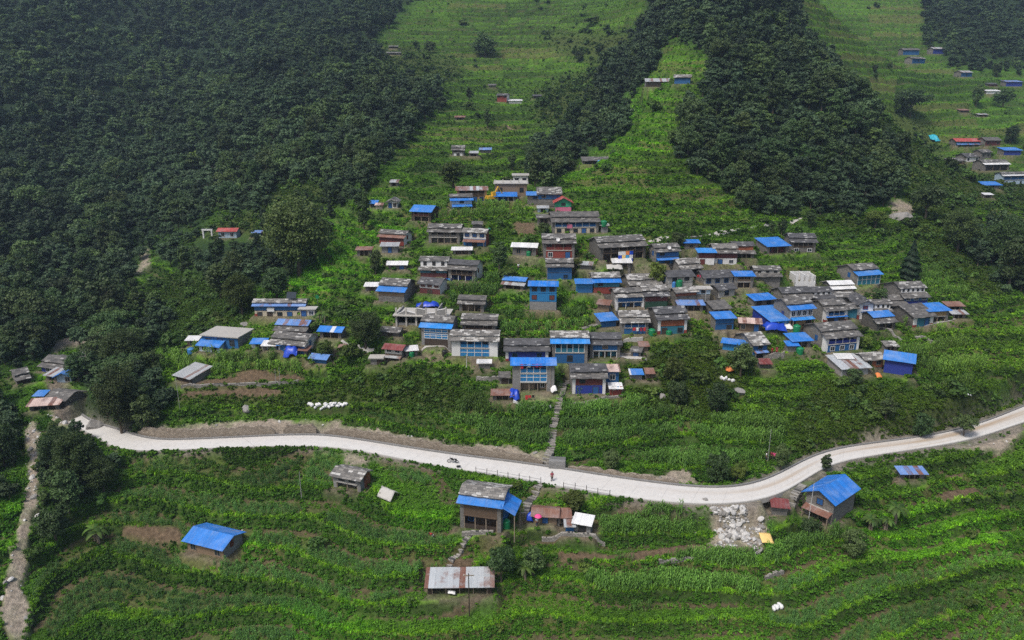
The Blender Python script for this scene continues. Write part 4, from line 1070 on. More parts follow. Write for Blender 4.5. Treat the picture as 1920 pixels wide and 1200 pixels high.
# far hamlets
H('house',427,446,34,13,7,'gab','tred','lightblue|P|ww','blue house with a red roof among the trees across the stream',wall='lightblue')
H('shed',482,444,16,8,3,'lean','tbluefade','blue|P|','blue shed half hidden by the large dark tree')
H('house',941,191,18,12,4,'gab','slatedark','red|P|w.w;red|P|','red house with white right gable on the upper terraces',yaw=-20,sideR='white',wall='red')
H('shed',966,194,24,5,3,'lean','twhite','white|P|','long white-roofed shed beside the red house on the upper terraces')
H('hut',1007,185,14,5,3,'lean','slatedark','wooddark|P|','dark hut right of the white-roofed shed on the upper terraces')
H('shed',862,225,17,3,3,'lean','trust','wooddark|O|1','lone rusty-roofed field shed on the terraces left of the footpath')
H('hut',923,164,13,3,3,'lean','slate','stone|P|','lone grey field hut uphill of the red house')
H('house',859,292,22,11,8,'two','slate','stone|R|2;white|P|d','lone two-tier slate house on the terraces behind the village')
H('shed',888,293,16,4,4,'lean','tgrey','wood|O|2','grey shed between the lone slate house and blue-roofed hut')
H('hut',910,287,20,6,4,'lean','tbluefade','stone|P|','hut with a pale blue roof on the terraces behind the village')
H('shed',1117,308,48,7,7,'lean','slate','wooddark|O|3','long open field shed on the bright green spur with a blue bundle')
H('house',1233,163,44,10,7,'gab','tgrey','wood|P|..;wooddark|P|','long board house with a grey and rusty roof high on the spur',yaw=-4)
H('house',1279,157,30,12,6,'gab','slatelight','blue|P|..','blue-walled house with a pale roof high on the spur beside the board house',yaw=-15)
H('hut',737,103,26,3,3,'lean','slate','stone|P|','grey hut high on the far left terraces')
H('hut',737,91,16,2.5,3,'lean','slate','wooddark|P|','smaller grey hut above the hut on the far left terraces')
H('house',1708,103,30,9,4,'gab','slate','blue|P|..','blue-fronted house at upper right, left of the pair below the wood',yaw=6)
H('house',1760,101,22,9,4,'gab','tgrey','navy|P|.','navy house under the wood at upper right',yaw=10)
H('house',1722,119,24,9,4,'gab','slate','blue|P|w','brown-gabled house with a blue front, lowest of the three at upper right',yaw=25)
H('house',1812,144,20,8,4,'gab','tgrey','blue|P|w','grey hut with blue door on the right-hand terraces',yaw=20)
H('house',1901,162,30,8,4,'lean','tbluefade','navy|P|','blue-roofed house near the right edge on the far terraces')
H('shed',1862,162,16,4,3,'lean','slatedark','maroon|P|','dark shed left of the blue-roofed house on the far terraces')
H('shed',1862,176,26,5,3,'lean','twhite','white|P|','pale grey shed below the dark shed on the far terraces')
H('shed',1809,211,16,4,3,'lean','trust','wooddark|P|','dark rusty shed in the trees at far right')
H('shed',1843,219,18,4,2,'lean','tgrey','wood|O|2','grey shed below the dark rusty shed at far right')
H('house',1822,273,60,8,6,'gab','tred','teal|P|www','long house with a red roof in the far right hamlet',aw=('tbluefade',.5,1.5))
H('house',1861,273,28,10,6,'gab','slate','maroon|P|w.w','dark red house right of the long red roof',yaw=5)
H('house',1898,291,32,9,5,'lean','tblue','navy|P|','blue house at the right edge of the far right hamlet')
H('house',1848,297,18,12,5,'gab','slate','stone|P|ww','narrow grey stone house in the middle of the far right hamlet',yaw=15)
H('house',1823,303,24,9,7,'gab','slatedark','white|P|w.w','grey house with a white front left of the narrow stone house',yaw=10)
H('house',1793,316,28,14,6,'gab','slate','ochre|P|ww;maroon|P|w.','brown two-storey house, leftmost of the far right hamlet',yaw=18)
H('house',1868,320,46,12,8,'two','slate,twhite','wooddark|O|3','dark house with a white strip roof in the far right hamlet',yaw=10)
H('house',1900,346,44,17,6,'two','slate,twhite','blue|R|3;lightblue|P|www','pale blue house with white eaves at the right edge',yaw=10,wall='lightblue',pier='lightblue')
H('hut',1860,354,32,7,6,'lean','tblue','stone|P|d','stone hut with a blue roof below the pale blue house')
H('lean_to',1852,371,16,3,3,'lean','twhite','wood|O|1','small white sheet on posts in the scrub below the blue-roofed hut',cat='shelter')
# ------------------------------------------------------------------ ground mesh
def build_ground():
    na, nr = 900, 980
    th = np.radians(np.linspace(-50, 50, na))
    r = np.geomspace(58, 1500, nr)
    R, T = np.meshgrid(r, th, indexing='ij')
    x = R * np.sin(T); y = R * np.cos(T)
    z, q = height(x, y, True)
    V = np.stack([x, y, z], -1).reshape(-1, 3)
    i = np.arange(nr * na).reshape(nr, na)
    Fc = np.stack([i[:-1, :-1], i[:-1, 1:], i[1:, 1:], i[1:, :-1]], -1).reshape(-1, 4)
    me = mesh_np('terrain', V, Fc, (), smooth=True)
    px, py = q['px'], q['py']
    # land cover colours, plus painted shade on the terrace risers
    n1 = fbm(x / 11, y / 11, 51, 3); n2 = fbm(x / 2.3, y / 2.3, 61, 3); n3 = fbm(x / 60, y / 60, 71, 3)
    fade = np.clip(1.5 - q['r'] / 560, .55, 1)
    def mixc(c, d, k): return c * (1 - k[..., None]) + np.array(d) * k[..., None]
    c = np.empty(x.shape + (3,)); c[:] = (.058, .132, .017)
    c = mixc(c, (.085, .195, .016), np.clip(n1 * 2 - .7, 0, 1))
    c = mixc(c, (.040, .080, .016), np.clip(n3 * 2.4 - .9, 0, 1) * .8)
    lu = land('lush', px, py); c = mixc(c, (.090, .225, .014), lu * .8)
    c = mixc(c, (.034, .052, .016), q['riser'] * .7 * fade)  # risers darkened: shade below the overhanging lip painted into the ground colour
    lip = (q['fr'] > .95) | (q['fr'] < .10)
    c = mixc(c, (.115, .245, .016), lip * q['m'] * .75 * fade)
    pl = q['plot']; c = np.where((q['m'] > .4)[..., None], c * (.72 + .56 * pl)[..., None], c)
    c = mixc(c, (.11, .10, .04), (pl > .86) * q['m'] * .55)
    c = mixc(c, (.105, .080, .050), sstep(.46, .58, q['fr']) * (q['fr'] < .73) * q['m'] * np.clip(n2 * 3 - .7, 0, 1) * np.where(y < 120, .9, .55))
    sc = q['sc']; c = mixc(c, (.058, .070, .024), sc * .8)
    fo = q['fo']; c = mixc(c, (.020, .036, .017), fo * .95)
    mz = np.maximum(land('maize', px, py), land('lowcrop', px, py)) * (1 - q['riser'])
    c = mixc(c, (.105, .088, .045), mz * np.clip(.25 + n2 * .6, 0, 1))
    so = land('soil', px, py); c = mixc(c, (.125, .09, .058), np.clip(so * 1.1 * (.72 + .5 * n2), 0, 1) * (1 - .75 * q['riser']))
    ya = land('yard', px, py); c = mixc(c, (.21, .175, .13), np.clip(ya * (.15 + n2 * 1.0), 0, 1) * .85)
    gr = q['gr']; c = mixc(c, (.30, .255, .205), np.clip(gr * (.45 + n2), 0, 1))
    rd = q['rd']; c = mixc(c, (.20, .18, .155), (1 - sstep(.5, 1.9, rd)) * np.clip(.2 + n2 * 1.1, 0, 1))
    for (cx, cy, cz, yaw, hw, fy, by, bl) in PADS:
        sel = np.nonzero((np.abs(x - cx) < 14) & (np.abs(y - cy) < 14))
        if not len(sel[0]): continue
        dx = x[sel] - cx; dy = y[sel] - cy; co, si = math.cos(yaw), math.sin(yaw)
        lx = co * dx + si * dy; ly = -si * dx + co * dy
        d = np.hypot(np.maximum(np.abs(lx) - hw, 0), np.maximum(np.maximum(-fy - ly, ly - by), 0))
        k = (1 - sstep(.0, 1.0, d)) * np.clip(n2[sel] * 1.6 - .1, 0, 1) * .8
        c[sel] = c[sel] * (1 - k[:, None]) + np.array((.17, .14, .105)) * k[:, None]
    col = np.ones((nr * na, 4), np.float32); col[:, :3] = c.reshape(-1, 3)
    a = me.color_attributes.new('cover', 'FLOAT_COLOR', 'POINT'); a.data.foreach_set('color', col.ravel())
    t = NT('ground_cover')
    at = t.n('ShaderNodeAttribute', attribute_name='cover'); tc = t.n('ShaderNodeTexCoord'); o = tc.outputs['Object']
    na_, nb_, nc_ = t.noise(o, 1.7, 6, .65), t.noise(o, .25, 4), t.noise(o, 6, 3)
    k = t.ramp(na_, [(.3, grey(.42)), (.5, grey(.95)), (.72, grey(1.55))])
    cc = t.mix(.85, at.outputs['Color'], k, 'MULTIPLY')
    cc = t.mix(t.math('MULTIPLY', nc_, .5), cc, grey(.6), 'MULTIPLY')
    t.color(cc); t.rough(.95); t.b.inputs['Specular IOR Level'].default_value = .1
    t.bump(t.math('ADD', na_, t.math('MULTIPLY', nc_, .4)), .8, .35)
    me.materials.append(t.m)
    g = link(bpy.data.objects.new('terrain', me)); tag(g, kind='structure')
    return g
# ------------------------------------------------------------------ plants
def leaves_mesh(name, C, N, size, lv, mats, rng, asp=1.6, extra=None):
    """many leaf-sized faces: centres C, normals N, sizes, light/dark value lv"""
    n = len(C)
    a = rng.normal(size=(n, 3)); a -= (a * N).sum(1)[:, None] * N
    a /= np.linalg.norm(a, axis=1)[:, None] + 1e-9; b = np.cross(N, a)
    s = np.asarray(size)[:, None]
    q = np.stack([C - a * s * asp * .5, C - b * s * .5 + N * s * .12, C + a * s * asp * .5, C + b * s * .5 + N * s * .12], 1)
    V = q.reshape(-1, 3); Fc = np.arange(4 * n).reshape(n, 4)
    me = mesh_np(name, V, Fc, mats)
    at = me.attributes.new('lv', 'FLOAT', 'POINT'); at.data.foreach_set('value', np.repeat(np.clip(lv, 0, 1), 4).astype(np.float32))
    return me

def crown_points(rng, lobes, per, R, H, z0, shape='round'):
    C, N, L = [], [], []
    for i in range(lobes):
        while True:
            p = rng.uniform(-1, 1, 3)
            if p @ p < 1 and p @ p > .12: break
        if shape == 'flat': p[2] = p[2] * .6 + .25
        if shape == 'tall': p[0] *= .75; p[1] *= .75
        lr = rng.uniform(.2, .40) * R
        c = np.array([p[0] * (R - lr * .6), p[1] * (R - lr * .6), z0 + H * (.5 + .5 * p[2])])
        d = rng.normal(size=(per, 3)); d /= np.linalg.norm(d, axis=1)[:, None]
        d[:, 2] = np.where(rng.random(per) < .7, np.abs(d[:, 2]), d[:, 2])
        rad = lr * rng.uniform(.55, 1.12, per)[:, None]
        C.append(c + d * rad * np.array([1, 1, .72])); nn = d * .8 + rng.normal(size=(per, 3)) * .55 + np.array([0, 0, .35])
        N.append(nn / np.linalg.norm(nn, axis=1)[:, None]); L.append(np.clip(rng.random() * .55 + rng.random(per) * .45, 0, 1))
    return np.concatenate(C), np.concatenate(N), np.concatenate(L)

def trunk_mb(rng, H, r, limbs=5, spread=1.6):
    m = MB(); p = Vector((0, 0, -.6)); k = 4
    tops = []
    for i in range(k):
        q = Vector((rng.uniform(-.2, .2) * i, rng.uniform(-.2, .2) * i, H * (i + 1) / k))
        m.bar(p, q, r * (1 - .22 * i), 7, r * (1 - .22 * (i + 1))); p = q; tops.append(q)
    for i in range(limbs):
        b = tops[rng.integers(1, k - 1)]; a = rng.uniform(0, 6.28)
        e = b + Vector((math.cos(a) * spread, math.sin(a) * spread, rng.uniform(.9, 2.2)))
        m.bar(b, e, r * .45, 5, r * .15)
    return m

VEG = {}
def vcol(name): 
    c = bpy.data.collections.new(name); VEG[name] = c; return c
def vput(col, name, me):
    o = bpy.data.objects.new(name, me); col.objects.link(o); return o

def mbmesh(mb, name, mats):
    me = bpy.data.meshes.new(name); me.from_pydata(mb.v, [], mb.f)
    for m in mats: me.materials.append(m)
    me.update(); return me

def join_np(name, parts):
    """parts: (mesh) joined into one mesh with their materials"""
    bm = bmesh.new(); mats = []
    out = bpy.data.meshes.new(name)
    V = []; Fs = []; mi = []; lv = []; off = 0
    for me in parts:
        nv = len(me.vertices); co = np.empty(nv * 3, np.float32); me.vertices.foreach_get('co', co); V.append(co.reshape(-1, 3))
        for p in me.polygons: Fs.append(tuple(i + off for i in p.vertices)); mi.append(len(mats))
        if 'lv' in me.attributes:
            a = np.empty(nv, np.float32); me.attributes['lv'].data.foreach_get('value', a); lv.append(a)
        else: lv.append(np.full(nv, .5, np.float32))
        mats.append(me.materials[0]); off += nv
    bm.free()
    out.from_pydata(np.concatenate(V).tolist(), [], Fs)
    for m in mats: out.materials.append(m)
    out.polygons.foreach_set('material_index', np.array(mi, np.int32))
    a = out.attributes.new('lv', 'FLOAT', 'POINT'); a.data.foreach_set('value', np.concatenate(lv))
    out.update(); return out

LEAF = {}
def leafmats():
    LEAF['tree'] = mat_leaf('tree_leaves', (.023, .046, .016, 1), (.074, .128, .038, 1), .2, False)
    LEAF['treebig'] = mat_leaf('big_tree_leaves', (.022, .043, .013, 1), (.076, .130, .034, 1), .25, False)
    LEAF['treeinst'] = mat_leaf('wood_leaves', (.030, .056, .027, 1), (.062, .106, .046, 1), .2, True)
    LEAF['olive'] = mat_leaf('olive_leaves', (.035, .065, .012, 1), (.10, .16, .025, 1), .2, False)
    LEAF['shrub'] = mat_leaf('shrub_leaves', (.023, .053, .011, 1), (.082, .152, .023, 1), .2, False)
    LEAF['shrubinst'] = mat_leaf('undergrowth_leaves', (.023, .054, .012, 1), (.080, .155, .025, 1), .2, True)
    LEAF['grass'] = mat_leaf('grass_blades', (.050, .125, .008, 1), (.130, .300, .015, 1), .25, True)
    LEAF['weed'] = mat_leaf('weed_leaves', (.034, .092, .008, 1), (.100, .230, .014, 1), .25, True)
    LEAF['maize'] = mat_leaf('maize_leaves', (.036, .094, .020, 1), (.105, .222, .036, 1), .25, True)
    LEAF['banana'] = mat_leaf('banana_leaves', (.03, .075, .015, 1), (.09, .17, .03, 1), .3, False)
    LEAF['conifer'] = mat_leaf('conifer_needles', (.006, .018, .008, 1), (.016, .034, .014, 1), .02, False)

TREE = []   # (crown mesh, trunk mesh, crown radius, height)
SHRUB = []
def make_plants():
    leafmats()
    bark = M('bark')
    cw = vcol('wood_variants')
    for i in range(6):
        rng = np.random.default_rng(100 + i)
        R = (3.3, 2.9, 3.8, 2.5, 3.2, 3.0)[i]; H = (5.5, 6.2, 5.0, 7.5, 5.2, 6.6)[i]; z0 = (1.5, 1.8, 1.4, 1.4, 1.2, 1.6)[i]
        C, N, L = crown_points(rng, 40, 92, R, H, z0, ('round', 'tall', 'flat', 'tall', 'round', 'round')[i])
        cr = leaves_mesh('crown', C, N, rng.uniform(.20, .36, len(C)), L, [LEAF['tree']], rng)
        tk = mbmesh(trunk_mb(rng, z0 + H * .55, .26), 'trunk', [bark])
        TREE.append((cr, tk, R, z0 + H))
        C, N, L = crown_points(rng, 26, 40, R, H, z0, ('round', 'tall', 'flat', 'tall', 'round', 'round')[i])
        c2 = leaves_mesh('c', C, N, rng.uniform(.42, .70, len(C)), L, [LEAF['treeinst']], rng)
        vput(cw, 'wood_%d' % i, join_np('wood_%d' % i, [c2, tk]))
    rng = np.random.default_rng(150); C, N, L = crown_points(rng, 95, 130, 3.4, 5.4, 1.3, 'round')
    TREE.append((leaves_mesh('crown', C, N, rng.uniform(.11, .21, len(C)), L, [LEAF['treebig']], rng), mbmesh(trunk_mb(rng, 4.6, .28, 8), 'trunk', [bark]), 3.4, 6.7))
    cs = vcol('undergrowth_variants')
    for i in range(5):
        rng = np.random.default_rng(200 + i)
        C, N, L = crown_points(rng, 9, 42, 1.0, 1.2, .0, ('round', 'flat', 'round', 'flat', 'tall')[i])
        SHRUB.append(leaves_mesh('shrub', C, N, rng.uniform(.13, .26, len(C)), L, [LEAF['shrub']], rng))
        C, N, L = crown_points(rng, 8, 16, 1.0, 1.2, .0, ('round', 'flat', 'round', 'flat', 'tall')[i])
        vput(cs, 'under_%d' % i, leaves_mesh('under_%d' % i, C, N, rng.uniform(.24, .42, len(C)), L, [LEAF['shrubinst']], rng))
    cg = vcol('grass_variants')
    for i in range(4):
        rng = np.random.default_rng(300 + i); V = []; Fc = []; lv = []
        for k in range(26):
            a = rng.uniform(0, 6.28); r0 = rng.uniform(0, .42); h = rng.uniform(.22, .62); ln = rng.uniform(.08, .36); wd = rng.uniform(.03, .07); b = rng.uniform(0, 6.28)
            p = np.array([math.cos(b) * r0, math.sin(b) * r0, -.05]); d = np.array([math.cos(a), math.sin(a), 0]); s = np.array([-d[1], d[0], 0]) * wd
            m = p + d * ln * .45 + [0, 0, h * .7]; t = p + d * ln + [0, 0, h]
            q = len(V); V += [p - s, p + s, m + s * .8, m - s * .8, t + s * .1, t - s * .1]; Fc += [(q, q + 1, q + 2, q + 3), (q + 3, q + 2, q + 4, q + 5)]; lv += [rng.random()] * 6
        me = mesh_np('grass_%d' % i, V, Fc, [LEAF['grass']]); at = me.attributes.new('lv', 'FLOAT', 'POINT'); at.data.foreach_set('value', np.array(lv, np.float32)); vput(cg, 'grass_%d' % i, me)
    ce = vcol('weed_variants')
    for i in range(4):
        rng = np.random.default_rng(400 + i)
        C, N, L = crown_points(rng, 6, 12, .55, .6, .0, 'flat')
        vput(ce, 'weed_%d' % i, leaves_mesh('weed_%d' % i, C, N, rng.uniform(.12, .26, len(C)), L, [LEAF['weed']], rng))
    cm = vcol('maize_variants')
    for i in range(4):
        rng = np.random.default_rng(500 + i); V = []; Fc = []; lv = []
        for st in range(2):
            ox, oy = rng.uniform(-.3, .3, 2); hh = rng.uniform(1.3, 1.8)
            def quad(a, b, c, d, l):
                q = len(V); V.extend([a, b, c, d]); Fc.append((q, q + 1, q + 2, q + 3)); lv.extend([l] * 4)
            o = np.array([ox, oy, 0.])
            for ang in (0, 1.57):
                s = np.array([math.cos(ang), math.sin(ang), 0]) * .025
                quad(o - s, o + s, o + s + [0, 0, hh], o - s + [0, 0, hh], .7)
            for k in range(8):
                a = rng.uniform(0, 6.28); z = .2 + (hh - .3) * k / 7; ln = rng.uniform(.45, .75) * (1 - .25 * k / 7); d = np.array([math.cos(a), math.sin(a), 0]); w_ = np.array([-d[1], d[0], 0]) * .05
                p0 = o + [0, 0, z]; p1 = p0 + d * ln * .5 + [0, 0, .26]; p2 = p0 + d * ln + [0, 0, rng.uniform(-.15, .16)]; l = rng.random()
                quad(p0 - w_ * .6, p0 + w_ * .6, p1 + w_, p1 - w_, l); quad(p1 - w_, p1 + w_, p2 + w_ * .2, p2 - w_ * .2, l)
        me = mesh_np('maize_%d' % i, V, Fc, [LEAF['maize']]); at = me.attributes.new('lv', 'FLOAT', 'POINT'); at.data.foreach_set('value', np.array(lv, np.float32)); vput(cm, 'maize_%d' % i, me)
    ck = vcol('rock_variants')
    for i in range(5):
        vput(ck, 'rock_%d' % i, rock_mesh(i, M('rockwhite') if i % 2 == 0 else M('rockgrey')))

def rock_mesh(seed, mat, sub=2, rough=.35):
    bm = bmesh.new(); bmesh.ops.create_icosphere(bm, subdivisions=sub, radius=1)
    rng = np.random.default_rng(seed + 900); cuts = rng.normal(size=(9, 3)); cuts /= np.linalg.norm(cuts, axis=1)[:, None]; dd = rng.uniform(.5, .9, 9)
    for v in bm.verts:
        p = np.array(v.co)
        for c, d in zip(cuts, dd):
            k = p @ c
            if k > d: p = p - c * (k - d)
        p = p * (1 + rng.uniform(-.05, .05)); v.co = p * np.array([1, .8, .6])
    if sub > 2:
        for v in bm.verts: v.co *= 1 + .22 * (float(fbm(np.array([v.co.x * 2.2 + seed]), np.array([v.co.y * 2.2 + v.co.z * 1.7]), 7, 4)[0]) - .5)
    me = bpy.data.meshes.new('rock'); bm.to_mesh(me); bm.free(); me.materials.append(mat); return me

_GN = {}
def gn_for(col):
    if col.name in _GN: return _GN[col.name]
    g = bpy.data.node_groups.new('scatter_' + col.name, 'GeometryNodeTree')
    g.interface.new_socket('Geometry', in_out='INPUT', socket_type='NodeSocketGeometry'); g.interface.new_socket('Geometry', in_out='OUTPUT', socket_type='NodeSocketGeometry')
    N = g.nodes; L = g.links
    gi = N.new('NodeGroupInput'); go = N.new('NodeGroupOutput'); ip = N.new('GeometryNodeInstanceOnPoints'); ci = N.new('GeometryNodeCollectionInfo')
    ci.inputs['Collection'].default_value = col; ci.inputs['Separate Children'].default_value = True; ci.inputs['Reset Children'].default_value = True
    def na(n, t):
        o = N.new('GeometryNodeInputNamedAttribute'); o.data_type = t; o.inputs['Name'].default_value = n; return o.outputs['Attribute']
    L.new(gi.outputs[0], ip.inputs['Points']); L.new(ci.outputs[0], ip.inputs['Instance']); ip.inputs['Pick Instance'].default_value = True
    L.new(na('idx', 'INT'), ip.inputs['Instance Index']); L.new(na('rot', 'FLOAT_VECTOR'), ip.inputs['Rotation']); L.new(na('scl', 'FLOAT_VECTOR'), ip.inputs['Scale'])
    L.new(ip.outputs[0], go.inputs[0]); _GN[col.name] = g; return g

def scatter(name, col, P, scl, tint, rng, label, cat, tilt=.08, nz=None):
    n = len(P); me = bpy.data.meshes.new(name); me.vertices.add(n); me.vertices.foreach_set('co', np.asarray(P, np.float32).ravel())
    rot = np.stack([rng.normal(0, tilt, n), rng.normal(0, tilt, n), rng.uniform(0, 6.283, n)], 1)
    scl = np.asarray(scl); scl = np.stack([scl, scl, scl * (1 if nz is None else nz)], 1) if scl.ndim == 1 else scl
    for nm, ty, dat, key in (('rot', 'FLOAT_VECTOR', rot, 'vector'), ('scl', 'FLOAT_VECTOR', scl, 'vector')):
        a = me.attributes.new(nm, ty, 'POINT'); a.data.foreach_set(key, dat.astype(np.float32).ravel())
    a = me.attributes.new('idx', 'INT', 'POINT'); a.data.foreach_set('value', rng.integers(0, len(col.objects), n).astype(np.int32))
    a = me.attributes.new('tint', 'FLOAT_COLOR', 'POINT'); a.data.foreach_set('color', np.concatenate([tint, np.ones((n, 1))], 1).astype(np.float32).ravel())
    o = link(bpy.data.objects.new(name, me)); md = o.modifiers.new('scatter', 'NODES'); md.node_group = gn_for(col)
    tag(o, label, cat, kind='stuff'); return o

# clear of buildings, road and other built things
CLEAR = []     # (x, y, radius)
def free_mask(x, y, rd, road=.5, pad=.0):
    ok = rd > road
    for (cx, cy, cz, yaw, hw, fy, by, bl) in PADS:
        sel = np.nonzero((np.abs(x - cx) < 16) & (np.abs(y - cy) < 16) & ok)[0]
        if not len(sel): continue
        dx = x[sel] - cx; dy = y[sel] - cy; c, s = math.cos(yaw), math.sin(yaw)
        lx = c * dx + s * dy; ly = -s * dx + c * dy
        ok[sel[(np.abs(lx) < hw - .25 + pad) & (ly > -fy * (.6 + 2.4 * (vnoise(x[sel] * 1.7, y[sel] * 1.7, 171) > .36)) - pad) & (ly < by + pad)]] = False
        bb = (vnoise(x[sel] * 1.1, y[sel] * 1.1, 173) > .5); ok[sel[(np.abs(lx) < hw + .9) & (ly > -2.2) & (ly < by + .7) & bb]] = False
    for cx, cy, r in CLEAR:
        ok &= (x - cx) ** 2 + (y - cy) ** 2 > (r + pad) ** 2
    return ok

def sample(n, rng, r0=68, r1=900, az=46):
    r = np.exp(rng.uniform(math.log(r0), math.log(r1), n)); a = np.radians(rng.uniform(-az, az, n))
    return r * np.sin(a), r * np.cos(a), r

def covers(q, x, y):
    j = 7 * 110 / np.maximum(q['r'], 60)
    jx = (fbm(x / 3, y / 3, 81, 2) - .5) * 40 * 110 / q['r']; jy = (fbm(x / 3, y / 3, 91, 2) - .5) * 22 * 110 / q['r']
    w = {'soil': .25, 'yard': .5, 'gravel': .5, 'maize': .35, 'lowcrop': .6}
    return lambda k: land(k, q['px'] + jx * w.get(k, 1), q['py'] + jy * w.get(k, 1))

def plant_ground():
    rng = np.random.default_rng(5)
    # ---- one big draw of places; each place gets what the ground there carries
    n = 560000
    x, y, r = sample(n, rng, 70, 800)
    z, q = height(x, y, True); L = covers(q, x, y)
    ok = free_mask(x, y, q['rd'], .35) & (q['py'] > -40) & (q['py'] < 1330) & (q['px'] > -320) & (q['px'] < 2240)
    x, y, r, z = x[ok], y[ok], r[ok], z[ok]
    for k in q: 
        if isinstance(q[k], np.ndarray) and q[k].shape == ok.shape: q[k] = q[k][ok]
    L = covers(q, x, y); u = rng.random(len(x)); u2 = rng.random(len(x))
    fo, sc, gr, so, ya, lu = L('forest'), L('scrub'), L('gravel'), L('soil'), L('yard'), L('lush')
    mz, lc = L('maize'), L('lowcrop')
    ris = q['riser'] > 0; lip = ((q['fr'] > .93) | (q['fr'] < .09)) & (q['m'] > .4); foot = (q['fr'] > np.where(y < 118, .50, .57)) & (q['fr'] < .73) & (q['m'] > .4)
    dist = np.clip(r / 110, .7, 1.22)
    n3 = fbm(x / 14, y / 14, 51, 3); n4 = fbm(x / 45, y / 45, 55, 3); n5 = fbm(x / 5, y / 5, 57, 2)
    def tint(base, sel):
        t = np.ones((sel.sum(), 3)) * np.array(base) * 1.14 * np.where(q['m'][sel] > .4, .74 + .52 * q['plot'][sel], .9)[:, None]
        t *= (.72 + .62 * n3[sel])[:, None]
        warm = np.clip((n4[sel] - .5) * 2.5, 0, .8)[:, None]; t = t * (1 - warm) + t * np.array([1.25, 1.02, .8]) * warm
        l = lu[sel][:, None]; t = t * (1 - l) + t * np.array([1.08, 1.30, .75]) * l
        k = np.where(r[sel] > 170, .09, .2)[:, None]; t = t * (1 - .42 * sc[sel][:, None] * np.array([.75, 1, 1]))
        return t * (1 + k * rng.uniform(-1, 1, (sel.sum(), 1)))
    P = np.stack([x, y, z], 1)
    bare = np.clip(gr * 1.3 + so * 1.02 + ya * .8, 0, 1)
    # maize: stands thick on the treads of its plots
    row = np.mod(q['fr'] / q['RS'] * 5 + .25 * n5, 1) < .56
    crop = (mz > .5) & ~ris & ~foot & (so < .4) & (n5 > .22) & row
    sel = crop
    scatter('maize_crop', VEG['maize_variants'], P[sel], np.clip(dist[sel], .9, 2.2) ** .5 * rng.uniform(.75, 1.15, sel.sum()), tint((1.12, 1.1, .95), sel), rng, 'tall green maize standing in plots between the terraces', 'maize')
    used = sel.copy()
    sel = (lc > .5) & ~ris & ~foot & (so < .4) & ~used & (u < .72) & (n5 > .32) & row
    scatter('young_crop', VEG['maize_variants'], P[sel], rng.uniform(.38, .62, sel.sum()), tint((.95, 1.0, 1.15), sel), rng, 'young maize rows on the terraces below the road', 'young maize')
    used |= sel
    # weeds on the risers and the wild patches; bright grass overhanging every lip; short grass on the treads
    wild = np.clip(sc * np.where((q['py'] > 600) & (q['px'] > 400), .55, 1) + .5 * np.clip((n4 - .5) * 5, 0, 1) * (q['py'] > 380) * (1 - lu), 0, 1)
    p = np.where(ris & ~lip, .55, np.where(lip, .30, np.where(foot, .06, .10))) + wild * .55
    sel = ~used & (u < p * (1 - bare) * (1 - fo * .75)) & (n5 > .20)
    t = np.where((ris & ~lip)[sel][:, None], np.array([[.62, .70, .75]]), np.array([[.95, .98, .95]])) * tint((1, 1, 1), sel) * (1 - .55 * fo[sel][:, None])  # riser weeds tinted darker, so shade under the lip sits in their colour
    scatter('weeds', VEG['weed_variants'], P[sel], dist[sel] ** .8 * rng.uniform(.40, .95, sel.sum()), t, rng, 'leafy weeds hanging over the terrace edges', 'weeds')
    used |= sel
    pg = (1 - bare) * np.where(lip, .97, np.where(foot, .10, np.where((mz > .5) | (lc > .5), .10, .62))) * (1 - fo * .9)
    sel = ~used & (u2 < pg)
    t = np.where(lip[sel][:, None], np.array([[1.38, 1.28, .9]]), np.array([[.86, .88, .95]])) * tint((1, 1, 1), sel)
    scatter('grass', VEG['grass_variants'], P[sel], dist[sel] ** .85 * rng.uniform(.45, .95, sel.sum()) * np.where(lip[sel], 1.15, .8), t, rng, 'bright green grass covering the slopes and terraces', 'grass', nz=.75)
    # loose stones on the rubble, banks and track
    Ps, Ss = [], []
    for m, r0, r1, a0, a1, mode in ((26000, 74, 330, -41, 41, 0), (16000, 84, 104, 12, 21, 1), (5000, 74, 150, -36, -30, 2)):
        rr2 = np.exp(rng.uniform(math.log(r0), math.log(r1), m)); aa = np.radians(rng.uniform(a0, a1, m)); x2, y2 = rr2 * np.sin(aa), rr2 * np.cos(aa)
        z2, q2 = height(x2, y2, True); L2 = covers(q2, x2, y2); g2 = L2('gravel') if mode != 1 else land('gravel', q2['px'] + 90 * (fbm(x2 / 2.2, y2 / 2.2, 181, 3) - .5), q2['py'] + 60 * (fbm(x2 / 2.2, y2 / 2.2, 191, 3) - .5))
        pat = fbm(x2 / 2.5, y2 / 2.5, 161, 3)
        k = (rng.random(m) < g2 * (np.where(np.hypot(x2, y2) < 135, .36, .16), np.clip((pat - .30) * 4, 0, .9), .5)[mode]) & free_mask(x2, y2, q2['rd'], .5)
        if mode == 1: k &= (q2['py'] > 940) & (q2['py'] < 1040)
        s = rng.lognormal(-1.9, .7, m) * (.8, 1.0, .9)[mode]
        Ps.append(np.stack([x2, y2, z2], 1)[k]); Ss.append(np.clip(s[k], .06, .75))
    Ps = np.concatenate(Ps); Ss = np.concatenate(Ss)
    scatter('rubble', VEG['rock_variants'], Ps, Ss, np.ones((len(Ps), 3)), rng, 'pale broken rock tipped down the slope below the road', 'rubble', tilt=.5)

